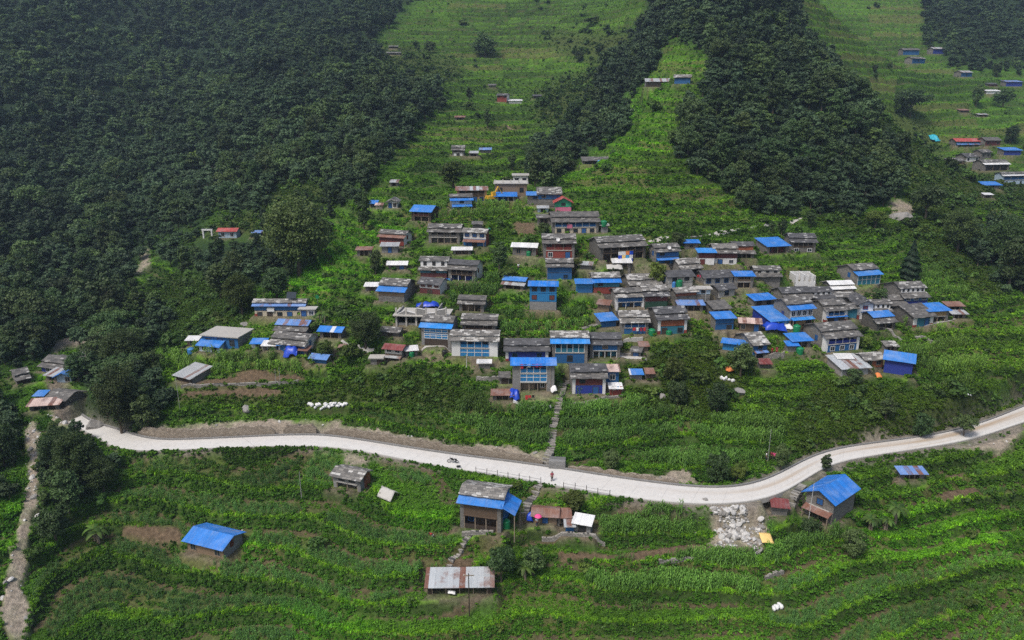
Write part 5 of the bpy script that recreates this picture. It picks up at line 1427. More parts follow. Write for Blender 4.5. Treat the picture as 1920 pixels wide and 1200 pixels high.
def forest_and_shrubs():
    rng = np.random.default_rng(9)
    # woods: darts on the ground, kept apart by about a crown
    n = 80000; x, y, r = sample(n, rng, 76, 900)
    z, q = height(x, y, True); L = covers(q, x, y); fo = L('forest')
    ok = (rng.random(n) < fo * 1.2 * np.where((q['px'] > 230) & (q['px'] < 660) & (q['py'] > 400), .35, 1)) & (fo > .12) & free_mask(x, y, q['rd'], 2.5, 1.2) & (q['px'] > -320) & (q['px'] < 2220) & (q['py'] > -160) & (q['py'] < 1230) & (L('gravel') < .2)
    x, y, z, r = x[ok], y[ok], z[ok], r[ok]; px, py = q['px'][ok], q['py'][ok]
    keep = []; cell = {}
    for i in np.argsort(rng.random(len(x))):
        D = 2.1 + .0014 * r[i]; cx, cy = int(x[i] // 6), int(y[i] // 6); good = True
        for a in (-1, 0, 1):
            for b in (-1, 0, 1):
                for j in cell.get((cx + a, cy + b), ()):
                    if (x[i] - x[j]) ** 2 + (y[i] - y[j]) ** 2 < D * D: good = False; break
                if not good: break
            if not good: break
        if good: keep.append(i); cell.setdefault((cx, cy), []).append(i)
    keep = np.array(keep); sc = np.empty(len(keep)); 
    sc[:] = np.clip(rng.lognormal(-.42, .33, len(keep)), .34, 1.4)
    sc *= np.where((px[keep] < 240) & (py[keep] > 790), .7, 1.0)
    sc *= np.where(y[keep] < 150, .85, np.where((px[keep] > 240) & (px[keep] < 660) & (py[keep] > 330) & (y[keep] < 240), .72, 1.0))
    order = np.argsort(-(sc / r[keep])); near = keep[order[:255]]; far = keep[order[255:]]; scn = sc[order[:255]]; scf = sc[order[255:]]
    def zone(a, b):
        if b > 780 and a < 260: return ('dark tree in the clump beside the gravel track at lower left', 'trees beside the gravel track')
        if b > 640 and a < 310: return ('dark tree in the clump above the road bend on the left', 'trees above the road bend')
        if a < 800 and b < 600 and a < 280 + (600 - b) * .9: return ('dark tree in the dense wood across the stream on the left', 'trees of the wood across the stream')
        if a < 700: return ('dark green tree in the wood between the stream and the left fields', 'trees between the stream and the fields')
        if a < 1230: return ('dark tree in the narrow wood left of the bright green spur', 'trees of the narrow wood by the spur')
        if a < 1760: return ('dark tree in the wood covering the right flank of the spur', 'trees of the wood on the spur')
        return ('dark tree among the scrub at the far right', 'trees among the right-hand scrub')
    for i, s in zip(near, scn):
        lb, gp = zone(px[i], py[i])
        tree_at(int(rng.integers(0, 6)), (x[i], y[i], z[i] - .1), rng.uniform(0, 6.28), (s * rng.uniform(.9, 1.15), s * rng.uniform(.9, 1.15), s * rng.uniform(.85, 1.2)), lb, gp)
    nf = fbm(x[far] / 40, y[far] / 40, 131, 3); nf2 = fbm(x[far] / 9, y[far] / 9, 137, 2)
    t = np.ones((len(far), 3)) * (.55 + .9 * nf[:, None]); t *= rng.uniform(.6, 1.45, (len(far), 1)); w_ = np.clip((nf2 - .5) * 4, 0, 1)[:, None]; t = t * (1 - w_) + t * np.array([1.6, 1.5, .9]) * w_
    scatter('forest', VEG['wood_variants'], np.stack([x[far], y[far], z[far] - .2], 1), np.stack([scf * 1.15, scf * 1.15, scf * rng.uniform(.85, 1.25, len(far))], 1), t, rng, 'dense dark green forest covering the far slopes', 'forest', tilt=.05)
    # shrubs
    n = 26000; x, y, r = sample(n, rng, 72, 700); z, q = height(x, y, True); L = covers(q, x, y)
    crop = np.maximum(np.maximum(L('maize'), L('lowcrop')), L('soil'))
    ns = fbm(x / 12, y / 12, 141, 3)
    p = L('scrub') * np.where((q['py'] > 600) & (q['px'] > 400), .42, .9) + L('forest') * .35 + .10 * np.clip((ns - .52) * 12, 0, 1) + (q['riser'] > 0) * .06 + .10 * ((q['py'] > 400) & (q['py'] < 720))
    p = p * (1 - crop * .85) * (L('soil') < .08) * (1 - np.clip(L('gravel') * 1.5, 0, 1)) * (1 - L('lush') * .6) * np.clip(260 / r, .35, 1) + .5 * L('scrub') * (r > 260)
    ok = (rng.random(n) < p) & free_mask(x, y, q['rd'], 1.4, .9) & (q['px'] > -300) & (q['px'] < 2220) & (q['py'] > -60) & (q['py'] < 1240)
    x, y, z, r = x[ok], y[ok], z[ok], r[ok]; px, py = q['px'][ok], q['py'][ok]; s = np.clip(rng.lognormal(-.15, .4, len(x)), .4, 2.2) * (1 + np.clip(r - 200, 0, 300) / 300)
    s = np.where(py > 900, s * .75, s)
    order = np.argsort(-(s / r)); near = order[:230]; far = order[230:]
    def zs(a, b):
        if b > 880: return ('bushy shrub on the terrace edges below the road', 'shrubs below the road')
        if b > 690: return ('green shrub on the slope between the road and the village', 'shrubs above the road') if a > 560 else ('green shrub around the brown plots at left', 'shrubs by the brown plots')
        if b > 400: return ('green shrub growing between the village houses', 'shrubs among the houses') if 640 < a < 1500 else (('green shrub on the slope left of the village', 'shrubs left of the village') if a <= 640 else ('green shrub on the slope right of the village', 'shrubs right of the village'))
        return ('green shrub on the slopes above the village', 'shrubs above the village')
    for i in near:
        lb, gp = zs(px[i], py[i]); k = int(rng.integers(0, 5))
        o = link(bpy.data.objects.new('shrub', SHRUB[k])); o.location = (x[i], y[i], z[i] - .1); o.rotation_euler = (0, 0, rng.uniform(0, 6.28))
        o.scale = (s[i] * rng.uniform(.85, 1.3), s[i] * rng.uniform(.85, 1.3), s[i] * rng.uniform(.7, 1.15)); tag(o, lb, 'shrub', gp)
    nf = fbm(x[far] / 20, y[far] / 20, 151, 3); t = np.ones((len(far), 3)) * (.5 + 1.0 * nf[:, None]); t *= rng.uniform(.65, 1.35, (len(far), 1))
    scatter('undergrowth', VEG['undergrowth_variants'], np.stack([x[far], y[far], z[far] - .1], 1), s[far], t, rng, 'mixed green undergrowth spread over the slopes', 'undergrowth', nz=.9)

_first = {}
def tree_at(k, loc, rz, sc, label, group=None, mat=None, name='broadleaf_tree', cat='tree'):
    cr, tk, R, Hh = TREE[k]
    root = empty(name, loc, rz); root.scale = sc; tag(root, label, cat, group)
    if mat:
        key = (k, mat)
        if key not in _first:
            c2 = cr.copy(); c2.materials[0] = LEAF[mat]; _first[key] = c2
        cr = _first[key]
    link(bpy.data.objects.new('crown', cr), root); link(bpy.data.objects.new('trunk', tk), root)
    return root

def tree_px(cx, yb, hpx, wpx, k, label, mat=None, name='broadleaf_tree', group=None):
    """a tree whose foot stands at this place on the ground"""
    x, y, z = hit_base(cx, yb); z = float(height(np.array([x]), np.array([y]))[0])
    _, _, dep = project(x, y, z); s = F / dep; dl = math.atan2(CZ - z, math.hypot(x, y))
    cr, tk, R, Hh = TREE[k]
    sv = hpx / s / math.cos(dl) / (Hh + .3); sh = wpx / s / 2 / (R * 1.02)
    CLEAR.append((x, y, .5))
    return tree_at(k, (x, y, z), random.uniform(0, 6.28), (sh, sh, sv), label, group, mat, name)

NAMED_TREES = [
 (562,512,140,128,6,'huge dark tree with a dense round crown at the upper left edge of the fields',None),
 (455,590,75,66,6,'yellow-green round tree left of the blue-fronted school','olive'),
 (415,560,70,60,1,'dark tree just left of the yellow-green round tree',None),
 (520,560,60,60,5,'dark green tree behind the blue-fronted school',None),
 (686,650,64,66,6,'big dark tree in front of the patched blue roof in the left centre',None),
 (683,432,78,34,3,'tall narrow dark tree standing alone left of the village',None),
 (704,508,46,34,1,'dark tree beside the open rusty shed at the left of the village',None),
 (936,505,56,38,3,'dark round-topped tree in the middle of the village',None),
 (950,520,34,40,4,'lower green tree at the foot of the round-topped village tree','olive'),
 (1270,760,48,44,4,'round dark tree in the terraces, left of a similar one',None),
 (1345,772,58,48,0,'round dark tree in the terraces, right of a similar one',None),
 (1345,902,62,50,4,'dark tree just above the road on the right of the steps',None),
 (1463,880,48,34,1,'dark tree above the inner kerb near the road bend',None),
 (1145,880,38,36,4,'round bush-like tree above the road right of the stone block',None),
 (1380,905,28,32,2,'low bright green tree above the road bend','olive'),
 (1388,705,62,58,0,'dark tree below the blue-walled annex',None),
 (1262,715,46,44,4,'green tree in the overgrown gully in the middle','olive'),
 (1548,885,34,26,3,'small tree at the outer road edge behind the blue-gabled house',None),
 (1735,410,64,70,2,'broad dark tree by the grey boulder at right',None),
 (1795,470,76,70,6,'large dark tree in the scrub right of the grey boulder',None),
 (1880,500,90,80,6,'large dark tree at the right edge above the fields',None),
 (1640,430,36,44,2,'flat-topped pale tree left of the grey boulder','olive'),
 (1520,428,32,28,1,'small dark tree where the footpath ends',None),
 (1447,438,28,14,3,'slim dark tree at the upper right of the footpath',None),
 (1465,440,34,22,3,'second slim tree beside the slim dark one at the footpath',None),
 (1297,447,50,18,3,'tall bare-looking tree on the field above the footpath','olive'),
 (1270,462,28,32,4,'round dark tree behind the blue-fronted house with pale awning',None),
 (1540,545,24,28,4,'dark tree between the roofless white walls and the blue-roofed house',None),
 (1650,560,26,34,4,'green tree in front of the glazed dark front',None),
 (1705,220,52,70,2,'large spreading dark tree on the far right terraces',None),
 (1830,195,40,28,1,'tall dark tree on the far right terraces below the huts',None),
 (1880,200,34,38,0,'round dark tree at the far right edge of the terraces',None),
 (1640,132,14,12,4,'tiny round tree on the far right field, left one of two',None),
 (1668,130,14,12,4,'tiny round tree on the far right field, right one of two',None),
 (1895,262,34,34,1,'dark tree behind the far right hamlet',None),
 (910,102,42,56,0,'dense dark tree at the top of the central terraces',None),
 (1086,112,22,20,4,'small dark tree high on the central terraces',None),
 (806,98,22,24,4,'small dark tree high on the left of the central terraces',None),
 (880,185,26,16,3,'slim dark tree left of the red house',None),
 (914,238,36,20,3,'slim dark tree below the red house by the footpath',None),
 (850,348,52,60,5,'broad grey-green tree behind the long ochre house','olive'),
 (960,315,30,24,1,'dark tree at the lower end of the narrow wood',None),
 (1020,440,26,26,4,'dark tree right below the topmost blue-fronted house',None),
 (1080,500,20,24,2,'small green tree right of the narrow blue-boarded house','olive'),
 (1230,530,46,38,4,'green tree between the very long dark house and the ragged slate roofs','olive'),
 (610,665,36,34,4,'round green tree by the white gable of the left hamlet','olive'),
 (1620,650,26,34,4,'bright round bush tree right of the large slate house','olive'),
 (1600,720,30,34,4,'dark bush tree under the rusty tin shack',None),
 (1660,785,40,38,0,'dark tree on the slope below the long navy barn',None),
 (1730,800,46,40,4,'green tree above the road at right',None),
 (1810,800,42,44,2,'dark spreading tree above the right end of the road',None),
 (105,1012,60,62,4,'round dark tree at the foot of the clump by the gravel track',None),
 (112,885,78,66,6,'dark tree at the left side of the clump by the gravel track',None),
 (150,905,92,76,6,'tallest dark tree of the clump by the gravel track',None),
 (195,920,66,60,6,'dark tree at the right side of the clump by the gravel track',None),
 (130,960,80,64,5,'dark tree in the front of the clump by the gravel track',None),
 (200,764,100,62,3,'tall grey-green tree at the left side of the clump above the road bend',None),
 (225,790,120,80,6,'big tree in the middle of the clump above the road bend',None),
 (275,795,80,56,5,'dark tree at the right side of the clump above the road bend',None),
 (235,690,70,80,6,'broad dark tree behind the clump above the road bend',None),
 (8,870,80,60,4,'dark tree left of the gravel track at the picture edge',None),
 (1075,950,32,46,4,'bright green tree behind the rusty mud hut','olive'),
 (940,1090,60,60,2,'dark bushy tree right of the long silver shed',None),
 (1000,1075,50,48,5,'dark green tree below the mud hut yard',None),
 (1520,1000,34,40,4,'dark bush in front of the blue-gabled house',None),
 (1600,1040,50,50,4,'dark bush tree on the lower right slope',None),
]
def conifer(cx, yb, hpx, wpx, label):
    x, y, z = hit_base(cx, yb); z = float(height(np.array([x]), np.array([y]))[0]); _, _, dep = project(x, y, z); s = F / dep
    dl = math.atan2(CZ - z, math.hypot(x, y)); Hh = hpx / s / math.cos(dl); R = wpx / s / 2
    rng = np.random.default_rng(77); n = 9000; t = rng.random(n) ** .8; a = rng.uniform(0, 6.28, n)
    lay = .82 + .22 * np.sin(t * 38 + 1.2 * np.sin(a * 3)); prof = np.interp(1 - t, [0, .2, .75, .95, 1], [.03, .28, 1, .9, .6])
    rr = R * prof * lay * rng.uniform(.6, 1.05, n) ** .5
    C = np.stack([rr * np.cos(a), rr * np.sin(a), .5 + (Hh - .5) * t], 1); N = np.stack([np.cos(a), np.sin(a), np.full(n, .6)], 1) + rng.normal(size=(n, 3)) * .4; N /= np.linalg.norm(N, axis=1)[:, None]
    root = empty('conifer_tree', (x, y, z)); tag(root, label, 'conifer'); CLEAR.append((x, y, 1.0))
    link(bpy.data.objects.new('crown', leaves_mesh('conifer_crown', C, N, rng.uniform(.2, .42, n), rng.random(n), [LEAF['conifer']], rng)), root)
    MB().bar((0, 0, -.5), (0, 0, Hh * .8), .28, 8, .06).build('trunk', 'bark', root)

def banana(cx, yb, hpx, label, seed, mat='banana'):
    x, y, z = hit_base(cx, yb); z = float(height(np.array([x]), np.array([y]))[0]); _, _, dep = project(x, y, z); s = F / dep
    Hh = hpx * .66 / s / .8; rng = np.random.default_rng(seed); root = empty('banana_plant', (x, y, z)); tag(root, label, 'banana plant'); CLEAR.append((x, y, .4))
    for st in range(3):
        o = np.array([rng.uniform(-.6, .6), rng.uniform(-.6, .6), 0]) * (st > 0); hs = Hh * rng.uniform(.45, .6)
        MB().bar(o - [0, 0, .4], o + [0, 0, hs], .16, 8, .10).build('stem', 'timber', root)
        for k in range(8):
            a = rng.uniform(0, 6.28); d = np.array([math.cos(a), math.sin(a), 0]); sd = np.array([-d[1], d[0], 0]); ln = Hh * rng.uniform(.4, .6); up = rng.uniform(.5, 1.0); V = []; Fc = []; m = 7
            for j in range(m + 1):
                t = j / m; c = o + [0, 0, hs] + d * ln * t * (1 - .15 * t) + np.array([0, 0, ln * up * (t - 1.25 * t * t)]); wv = (.08 + .32 * math.sin(math.pi * min(1, t * .9 + .08))) * ln * .35
                V += [c - sd * wv - [0, 0, wv * .4], c, c + sd * wv - [0, 0, wv * .4]]
                if j: q = 3 * j; Fc += [(q - 3, q - 2, q + 1, q), (q - 2, q - 1, q + 2, q + 1)]
            me = mesh_np('leaf', V, Fc, [LEAF[mat]]); at = me.attributes.new('lv', 'FLOAT', 'POINT'); at.data.foreach_set('value', np.full(len(V), rng.random(), np.float32)); link(bpy.data.objects.new('leaf', me), root)
# ------------------------------------------------------------------ road, paths, walls
def zat(x, y): return float(height(np.array([float(x)]), np.array([float(y)]))[0])
def gpt(px, py):
    """the finished ground under a pixel: from the smooth relief, then raised to the finished surface"""
    x, y, z = hit_base(px, py); return Vector((x, y, zat(x, y)))

def build_road():
    m = MB(); n = NR; L = np.concatenate([[0], np.cumsum(np.hypot(*np.diff(_rc, axis=0).T))])
    K = 6; V = []; Fc = []; UV = []
    for i in range(n):
        for k in range(K + 1):
            t = k / K; p = _rl[i] * (1 - t) + _ru[i] * t; V.append((p[0], p[1], .06 + .05 * math.sin(math.pi * t)))
    uvv = [(L[i], k / K * 2 * _rw[i]) for i in range(n) for k in range(K + 1)]
    for i in range(n - 1):
        for k in range(K):
            f = (i * (K + 1) + k, (i + 1) * (K + 1) + k, (i + 1) * (K + 1) + k + 1, i * (K + 1) + k + 1); Fc.append(f); UV += [uvv[j] for j in f]
    t = NT('road_concrete'); uv = t.n('ShaderNodeUVMap'); sx = t.n('ShaderNodeSeparateXYZ'); t.l(uv.outputs[0], sx.inputs[0]); tc = t.n('ShaderNodeTexCoord')
    mp = t.n('ShaderNodeMapping'); t.l(uv.outputs[0], mp.inputs[0]); mp.inputs['Scale'].default_value = (.06, 1.1, 1)
    st = t.noise(mp.outputs[0], 1.2, 5); n2 = t.noise(tc.outputs['Object'], 1.3, 6); n3 = t.noise(tc.outputs['Object'], .05, 2)
    c = t.mix(n2, grey(.42, (1.025, 1, .96)), grey(.57, (1.02, 1, .965)))
    k = t.ramp(st, [(.5, (0, 0, 0)), (.75, (1, 1, 1))])
    ox = t.n('ShaderNodeSeparateXYZ'); t.l(tc.outputs['Object'], ox.inputs[0])
    right = t.ramp(t.math('DIVIDE', ox.outputs[0], 80.0), [(.25, (.12, .12, .12)), (.55, (.75, .75, .75)), (.95, (1, 1, 1))])
    vv = t.math('DIVIDE', t.math('SUBTRACT', sx.outputs[1], 3.4), 1.3); band = t.math('POWER', 2.718, t.math('MULTIPLY', t.math('MULTIPLY', vv, vv), -1.0))
    n5 = t.noise(mp.outputs[0], .5, 4); band = t.math('MULTIPLY', band, t.ramp(n5, [(.32, (0, 0, 0)), (.6, (1, 1, 1))]))
    c = t.mix(t.math('MULTIPLY', t.math('MAXIMUM', t.math('MULTIPLY', k, .6), band), right), c, (.33, .25, .17, 1))
    dirt = t.ramp(t.noise(tc.outputs['Object'], .35, 6, .7), [(.56, (0, 0, 0)), (.72, (1, 1, 1))])
    c = t.mix(t.math('MULTIPLY', dirt, .28), c, (.36, .32, .26, 1))
    jn = t.math('LESS_THAN', t.math('FRACT', t.math('DIVIDE', sx.outputs[0], 4.5)), .02)
    c = t.mix(t.math('MULTIPLY', jn, .35), c, grey(.25)); t.color(c); t.rough(.85); t.bump(n2, .15, .02)
    o = link(bpy.data.objects.new('road', mesh_np('road', V, Fc, [t.m], uv=UV))); tag(o, kind='structure')
    for nm, E, I, w_, h0, hh in (('inner_kerb', _ru, _rl, .38, -.4, .30), ('outer_kerb', _rl, _ru, .28, -.7, .12)):
        b = MB(); d = (E - I); d /= np.hypot(*d.T)[:, None]
        for i in range(0, n - 1):
            a0, a1 = E[i] + d[i] * .004, E[i + 1] + d[i + 1] * .004; b0, b1 = E[i] + d[i] * w_, E[i + 1] + d[i + 1] * w_
            q = [(*a0, hh), (*a1, hh), (*b1, hh), (*b0, hh)]; lo = [(*a0, h0), (*a1, h0), (*b1, h0), (*b0, h0)]
            b.poly(q if nm == 'inner_kerb' else q).poly([lo[0], lo[1], q[1], q[0]]).poly([lo[2], lo[3], q[3], q[2]])
        ob = b.build(nm, 'block' if nm == 'inner_kerb' else 'concrete'); tag(ob, kind='structure')

def ribbon(name, P, w_, mat, lift=.06, label=None, cat=None, struct=True):
    Q = _resample([tuple(gpt(*p))[:2] for p in P], max(8, len(P) * 6)); T = np.gradient(Q, axis=0); T /= np.hypot(*T.T)[:, None]; N = np.stack([-T[:, 1], T[:, 0]], 1)
    V = []; Fc = []
    rr = random.Random(name + str(P[0]))
    for i in range(len(Q)):
        for k in (-1, 0, 1):
            p = Q[i] + N[i] * k * w_ / 2 * rr.uniform(.8, 1.15); V.append((p[0], p[1], zat(*p) + lift))
        if i: q = 3 * i; Fc += [(q - 3, q - 2, q + 1, q), (q - 2, q - 1, q + 2, q + 1)]
    o = link(bpy.data.objects.new(name, mesh_np(name, V, Fc, [M(mat)])))
    tag(o, label, cat, kind='structure' if struct else None)
    for p in Q[::2]: CLEAR.append((p[0], p[1], w_ * .45))
    return o

def steps(P, w_, label, rise=.34, mat='drystone'):
    Q = _resample([tuple(gpt(*p))[:2] for p in P], 400); z = height(Q[:, 0], Q[:, 1])
    z = np.convolve(np.pad(z, 12, mode='edge'), np.ones(25) / 25, 'valid')
    rr = random.Random(label); d = np.concatenate([[0], np.cumsum(np.hypot(*np.diff(Q, axis=0).T))]); m = MB(); t = 0
    run = .52
    while t < d[-1]:
        a = np.array([np.interp(t, d, Q[:, 0]), np.interp(t, d, Q[:, 1])]); b = np.array([np.interp(t + .1, d, Q[:, 0]), np.interp(t + .1, d, Q[:, 1])]); dr = b - a
        if np.hypot(*dr) < 1e-6: break
        dr /= np.hypot(*dr); nn = np.array([-dr[1], dr[0]]); zz = np.interp(t + run * .5, d, z) + .16 + rr.uniform(-.03, .03); hw = w_ / 2 * rr.uniform(.85, 1.1)
        c = [a - nn * hw, a + nn * hw, a + nn * hw + dr * run * .78, a - nn * hw + dr * run * .78]
        m.hexa([(*p, zz - .55) for p in reversed(c)] + [(*p, zz) for p in reversed(c)])
        CLEAR.append((a[0], a[1], w_ * .5)); t += run
    o = m.build('stone_steps', mat); tag(o, label, 'steps'); return o

def wall_along(Q, h, th, mat, label, name='retaining_wall', cat='wall', z0=None, jag=.12, foot=.8):
    rr = random.Random(label); Q = np.array(Q, float); T = np.gradient(Q, axis=0); T /= np.hypot(*T.T)[:, None] + 1e-9; N = np.stack([-T[:, 1], T[:, 0]], 1); m = MB()
    n = len(Q); hs = [(h[i] if hasattr(h, '__len__') else h) + rr.uniform(-jag, jag) for i in range(n)]
    zs = [(zat(*q) if z0 is None else z0) for q in Q]
    A = [(*(q - N[i] * th / 2),) for i, q in enumerate(Q)]; B = [(*(q + N[i] * th / 2),) for i, q in enumerate(Q)]
    for i in range(n - 1):
        p = lambda P, k, z: (P[k][0], P[k][1], z)
        lo0, lo1, hi0, hi1 = zs[i] - foot, zs[i + 1] - foot, zs[i] + hs[i], zs[i + 1] + hs[i + 1]
        m.poly([p(A, i, lo0), p(A, i + 1, lo1), p(A, i + 1, hi1), p(A, i, hi0)]).poly([p(B, i + 1, lo1), p(B, i, lo0), p(B, i, hi0), p(B, i + 1, hi1)]).poly([p(A, i, hi0), p(A, i + 1, hi1), p(B, i + 1, hi1), p(B, i, hi0)])
    m.poly([(*A[0], zs[0] - foot), (*A[0], zs[0] + hs[0]), (*B[0], zs[0] + hs[0]), (*B[0], zs[0] - foot)]); k = n - 1
    m.poly([(*B[k], zs[k] - foot), (*B[k], zs[k] + hs[k]), (*A[k], zs[k] + hs[k]), (*A[k], zs[k] - foot)])
    o = m.build(name, mat); tag(o, label, cat); return o

def px_line(P, n): return _resample([tuple(gpt(*p))[:2] for p in P], n)

def road_wall(pxa, pxb, off, h, label, mat='bankstone', th=.45):
    d = (_ru - _rl); d /= np.hypot(*d.T)[:, None]; E = _ru + d * off
    pu, _, _ = project(E[:, 0], E[:, 1], np.zeros(NR)); sel = np.nonzero((pu >= pxa) & (pu <= pxb))[0]
    Q = E[sel]; hh = np.interp(np.linspace(0, 1, len(Q)), [0, .08, .3, .6, .92, 1], [h * .35, h * .9, h, h * .9, h, h * .5])
    return wall_along(Q, hh, th, mat, label, z0=0.0, jag=.28)

# ------------------------------------------------------------------ smaller things
def tank(p, r, h, mat, label, cat='water tank'):
    o = empty('water_tank', p); tag(o, label, cat)
    prof = [(r * .98, -.3)]
    for i in range(5): prof += [(r, h * i / 5 + .02), (r * 1.03, h * (i + .5) / 5), (r, h * (i + .95) / 5)]
    prof += [(r * .9, h * 1.03), (r * .55, h * 1.16), (r * .3, h * 1.2)]
    MB().lathe(prof, 18).build('tank_body', mat, o, True); MB().lathe([(r * .34, h * 1.15), (r * .34, h * 1.27), (r * .1, h * 1.3), (0.001, h * 1.3)], 12).build('lid', mat, o); return o

def sheet(name, px, py, wpx, hpx, mat, label, cat, bump=.3, yaw=0, lift=.32, thick=.03, z=None, pos=None):
    """a loose sheet lying or draped over things"""
    p = Vector(pos) if pos is not None else gpt(px, py); _, _, dep = project(*p); s = F / dep; dl = math.atan2(CZ - p.z, math.hypot(p.x, p.y))
    W = wpx / s; D = min(hpx / s / max(.35, math.sin(dl + .35)), W * 1.1); rr = np.random.default_rng(sum(map(ord, label)))
    n, m = 11, 7; V = []; c, sn = math.cos(yaw), math.sin(yaw)
    u = np.linspace(-.5, .5, n); v = np.linspace(-.5, .5, m); k = rr.uniform(0, 50)
    X, Y = np.meshgrid(u * W, v * D); edge = 1 - np.maximum(np.abs(X / W), np.abs(Y / D)) * 2
    Z = bump * (fbm(X * 1.3 + k, Y * 1.3 + k, 5, 3) - .3) * 1.6 + bump * np.clip(edge * 2, 0, 1)
    X += rr.normal(0, .05, X.shape) * W * .1; Y += rr.normal(0, .05, Y.shape) * D * .1
    gx = p.x + c * X - sn * Y; gy = p.y + sn * X + c * Y
    gz = np.full(X.shape, p.z) if pos is not None else p.z + .22 + (zbase(gx.ravel(), gy.ravel()).reshape(X.shape) - float(zbase(np.array([p.x]), np.array([p.y]))[0])) * .8
    top = np.stack([gx, gy, gz + Z + lift], -1).reshape(-1, 3); bot = top - [0, 0, thick]
    I = np.arange(n * m).reshape(m, n); f = np.stack([I[:-1, :-1], I[:-1, 1:], I[1:, 1:], I[1:, :-1]], -1).reshape(-1, 4)
    ring = list(I[0, :]) + list(I[1:, -1]) + list(I[-1, -2::-1]) + list(I[-2:0:-1, 0]); N = n * m
    sd = [(ring[i], ring[i] + N, ring[(i + 1) % len(ring)] + N, ring[(i + 1) % len(ring)]) for i in range(len(ring))]
    me = mesh_np(name, np.concatenate([top, bot]), np.concatenate([f, f[:, ::-1] + N, np.array(sd)]), [M(mat)], smooth=True)
    o = link(bpy.data.objects.new(name, me)); tag(o, label, cat); return o

def pole(px, py, hpx, label, arms=0, mat='pole', r=.09, name='utility_pole', lean=(0, 0)):
    p = gpt(px, py); _, _, dep = project(*p); s = F / dep; dl = math.atan2(CZ - p.z, math.hypot(p.x, p.y)); h = hpx / s / math.cos(dl)
    o = empty(name, p); tag(o, label, 'pole')
    MB().bar((0, 0, -.5), (lean[0], lean[1], h), r, 8, r * .65).build('shaft', mat, o)
    for i in range(arms):
        zz = h - .3 - .45 * i; MB().box(-.7, .7, -.05, .05, zz - .05, zz + .05).build('cross_arm', 'timber', o)
        for k in (-.6, 0, .6):
            if k: MB().lathe([(.05, zz + .05), (.06, zz + .12), (.02, zz + .2)], 8, (k, 0, 0)).build('insulator', 'cloth_white', o)
    return o

def wires(a, b, label, z1=6.5, z2=6.5, sag=1.0):
    A = a + Vector((0, 0, z1)); B = b + Vector((0, 0, z2)); m = MB(); P = None
    for i in range(13):
        t = i / 12; q = A.lerp(B, t) - Vector((0, 0, sag * 4 * t * (1 - t)))
        if P is not None: m.bar(P, q, .012, 4)
        P = q
    o = m.build('overhead_wire', 'rubber'); tag(o, label, 'wire')

def body_mesh(J, name):
    """one continuous body grown over connected joints; J: list of (point, radius, parent)"""
    me = bpy.data.meshes.new(name); me.from_pydata([j[0] for j in J], [(j[2], i) for i, j in enumerate(J) if j[2] is not None], [])
    o = bpy.data.objects.new(name, me); COL.objects.link(o)
    sk = o.modifiers.new('skin', 'SKIN'); sk.use_smooth_shade = True
    for i, j in enumerate(J):
        r = j[1]; me.skin_vertices[0].data[i].radius = (r, r) if not isinstance(r, tuple) else r
    me.skin_vertices[0].data[0].use_root = True
    sb = o.modifiers.new('sub', 'SUBSURF'); sb.levels = 1; sb.render_levels = 1
    return o

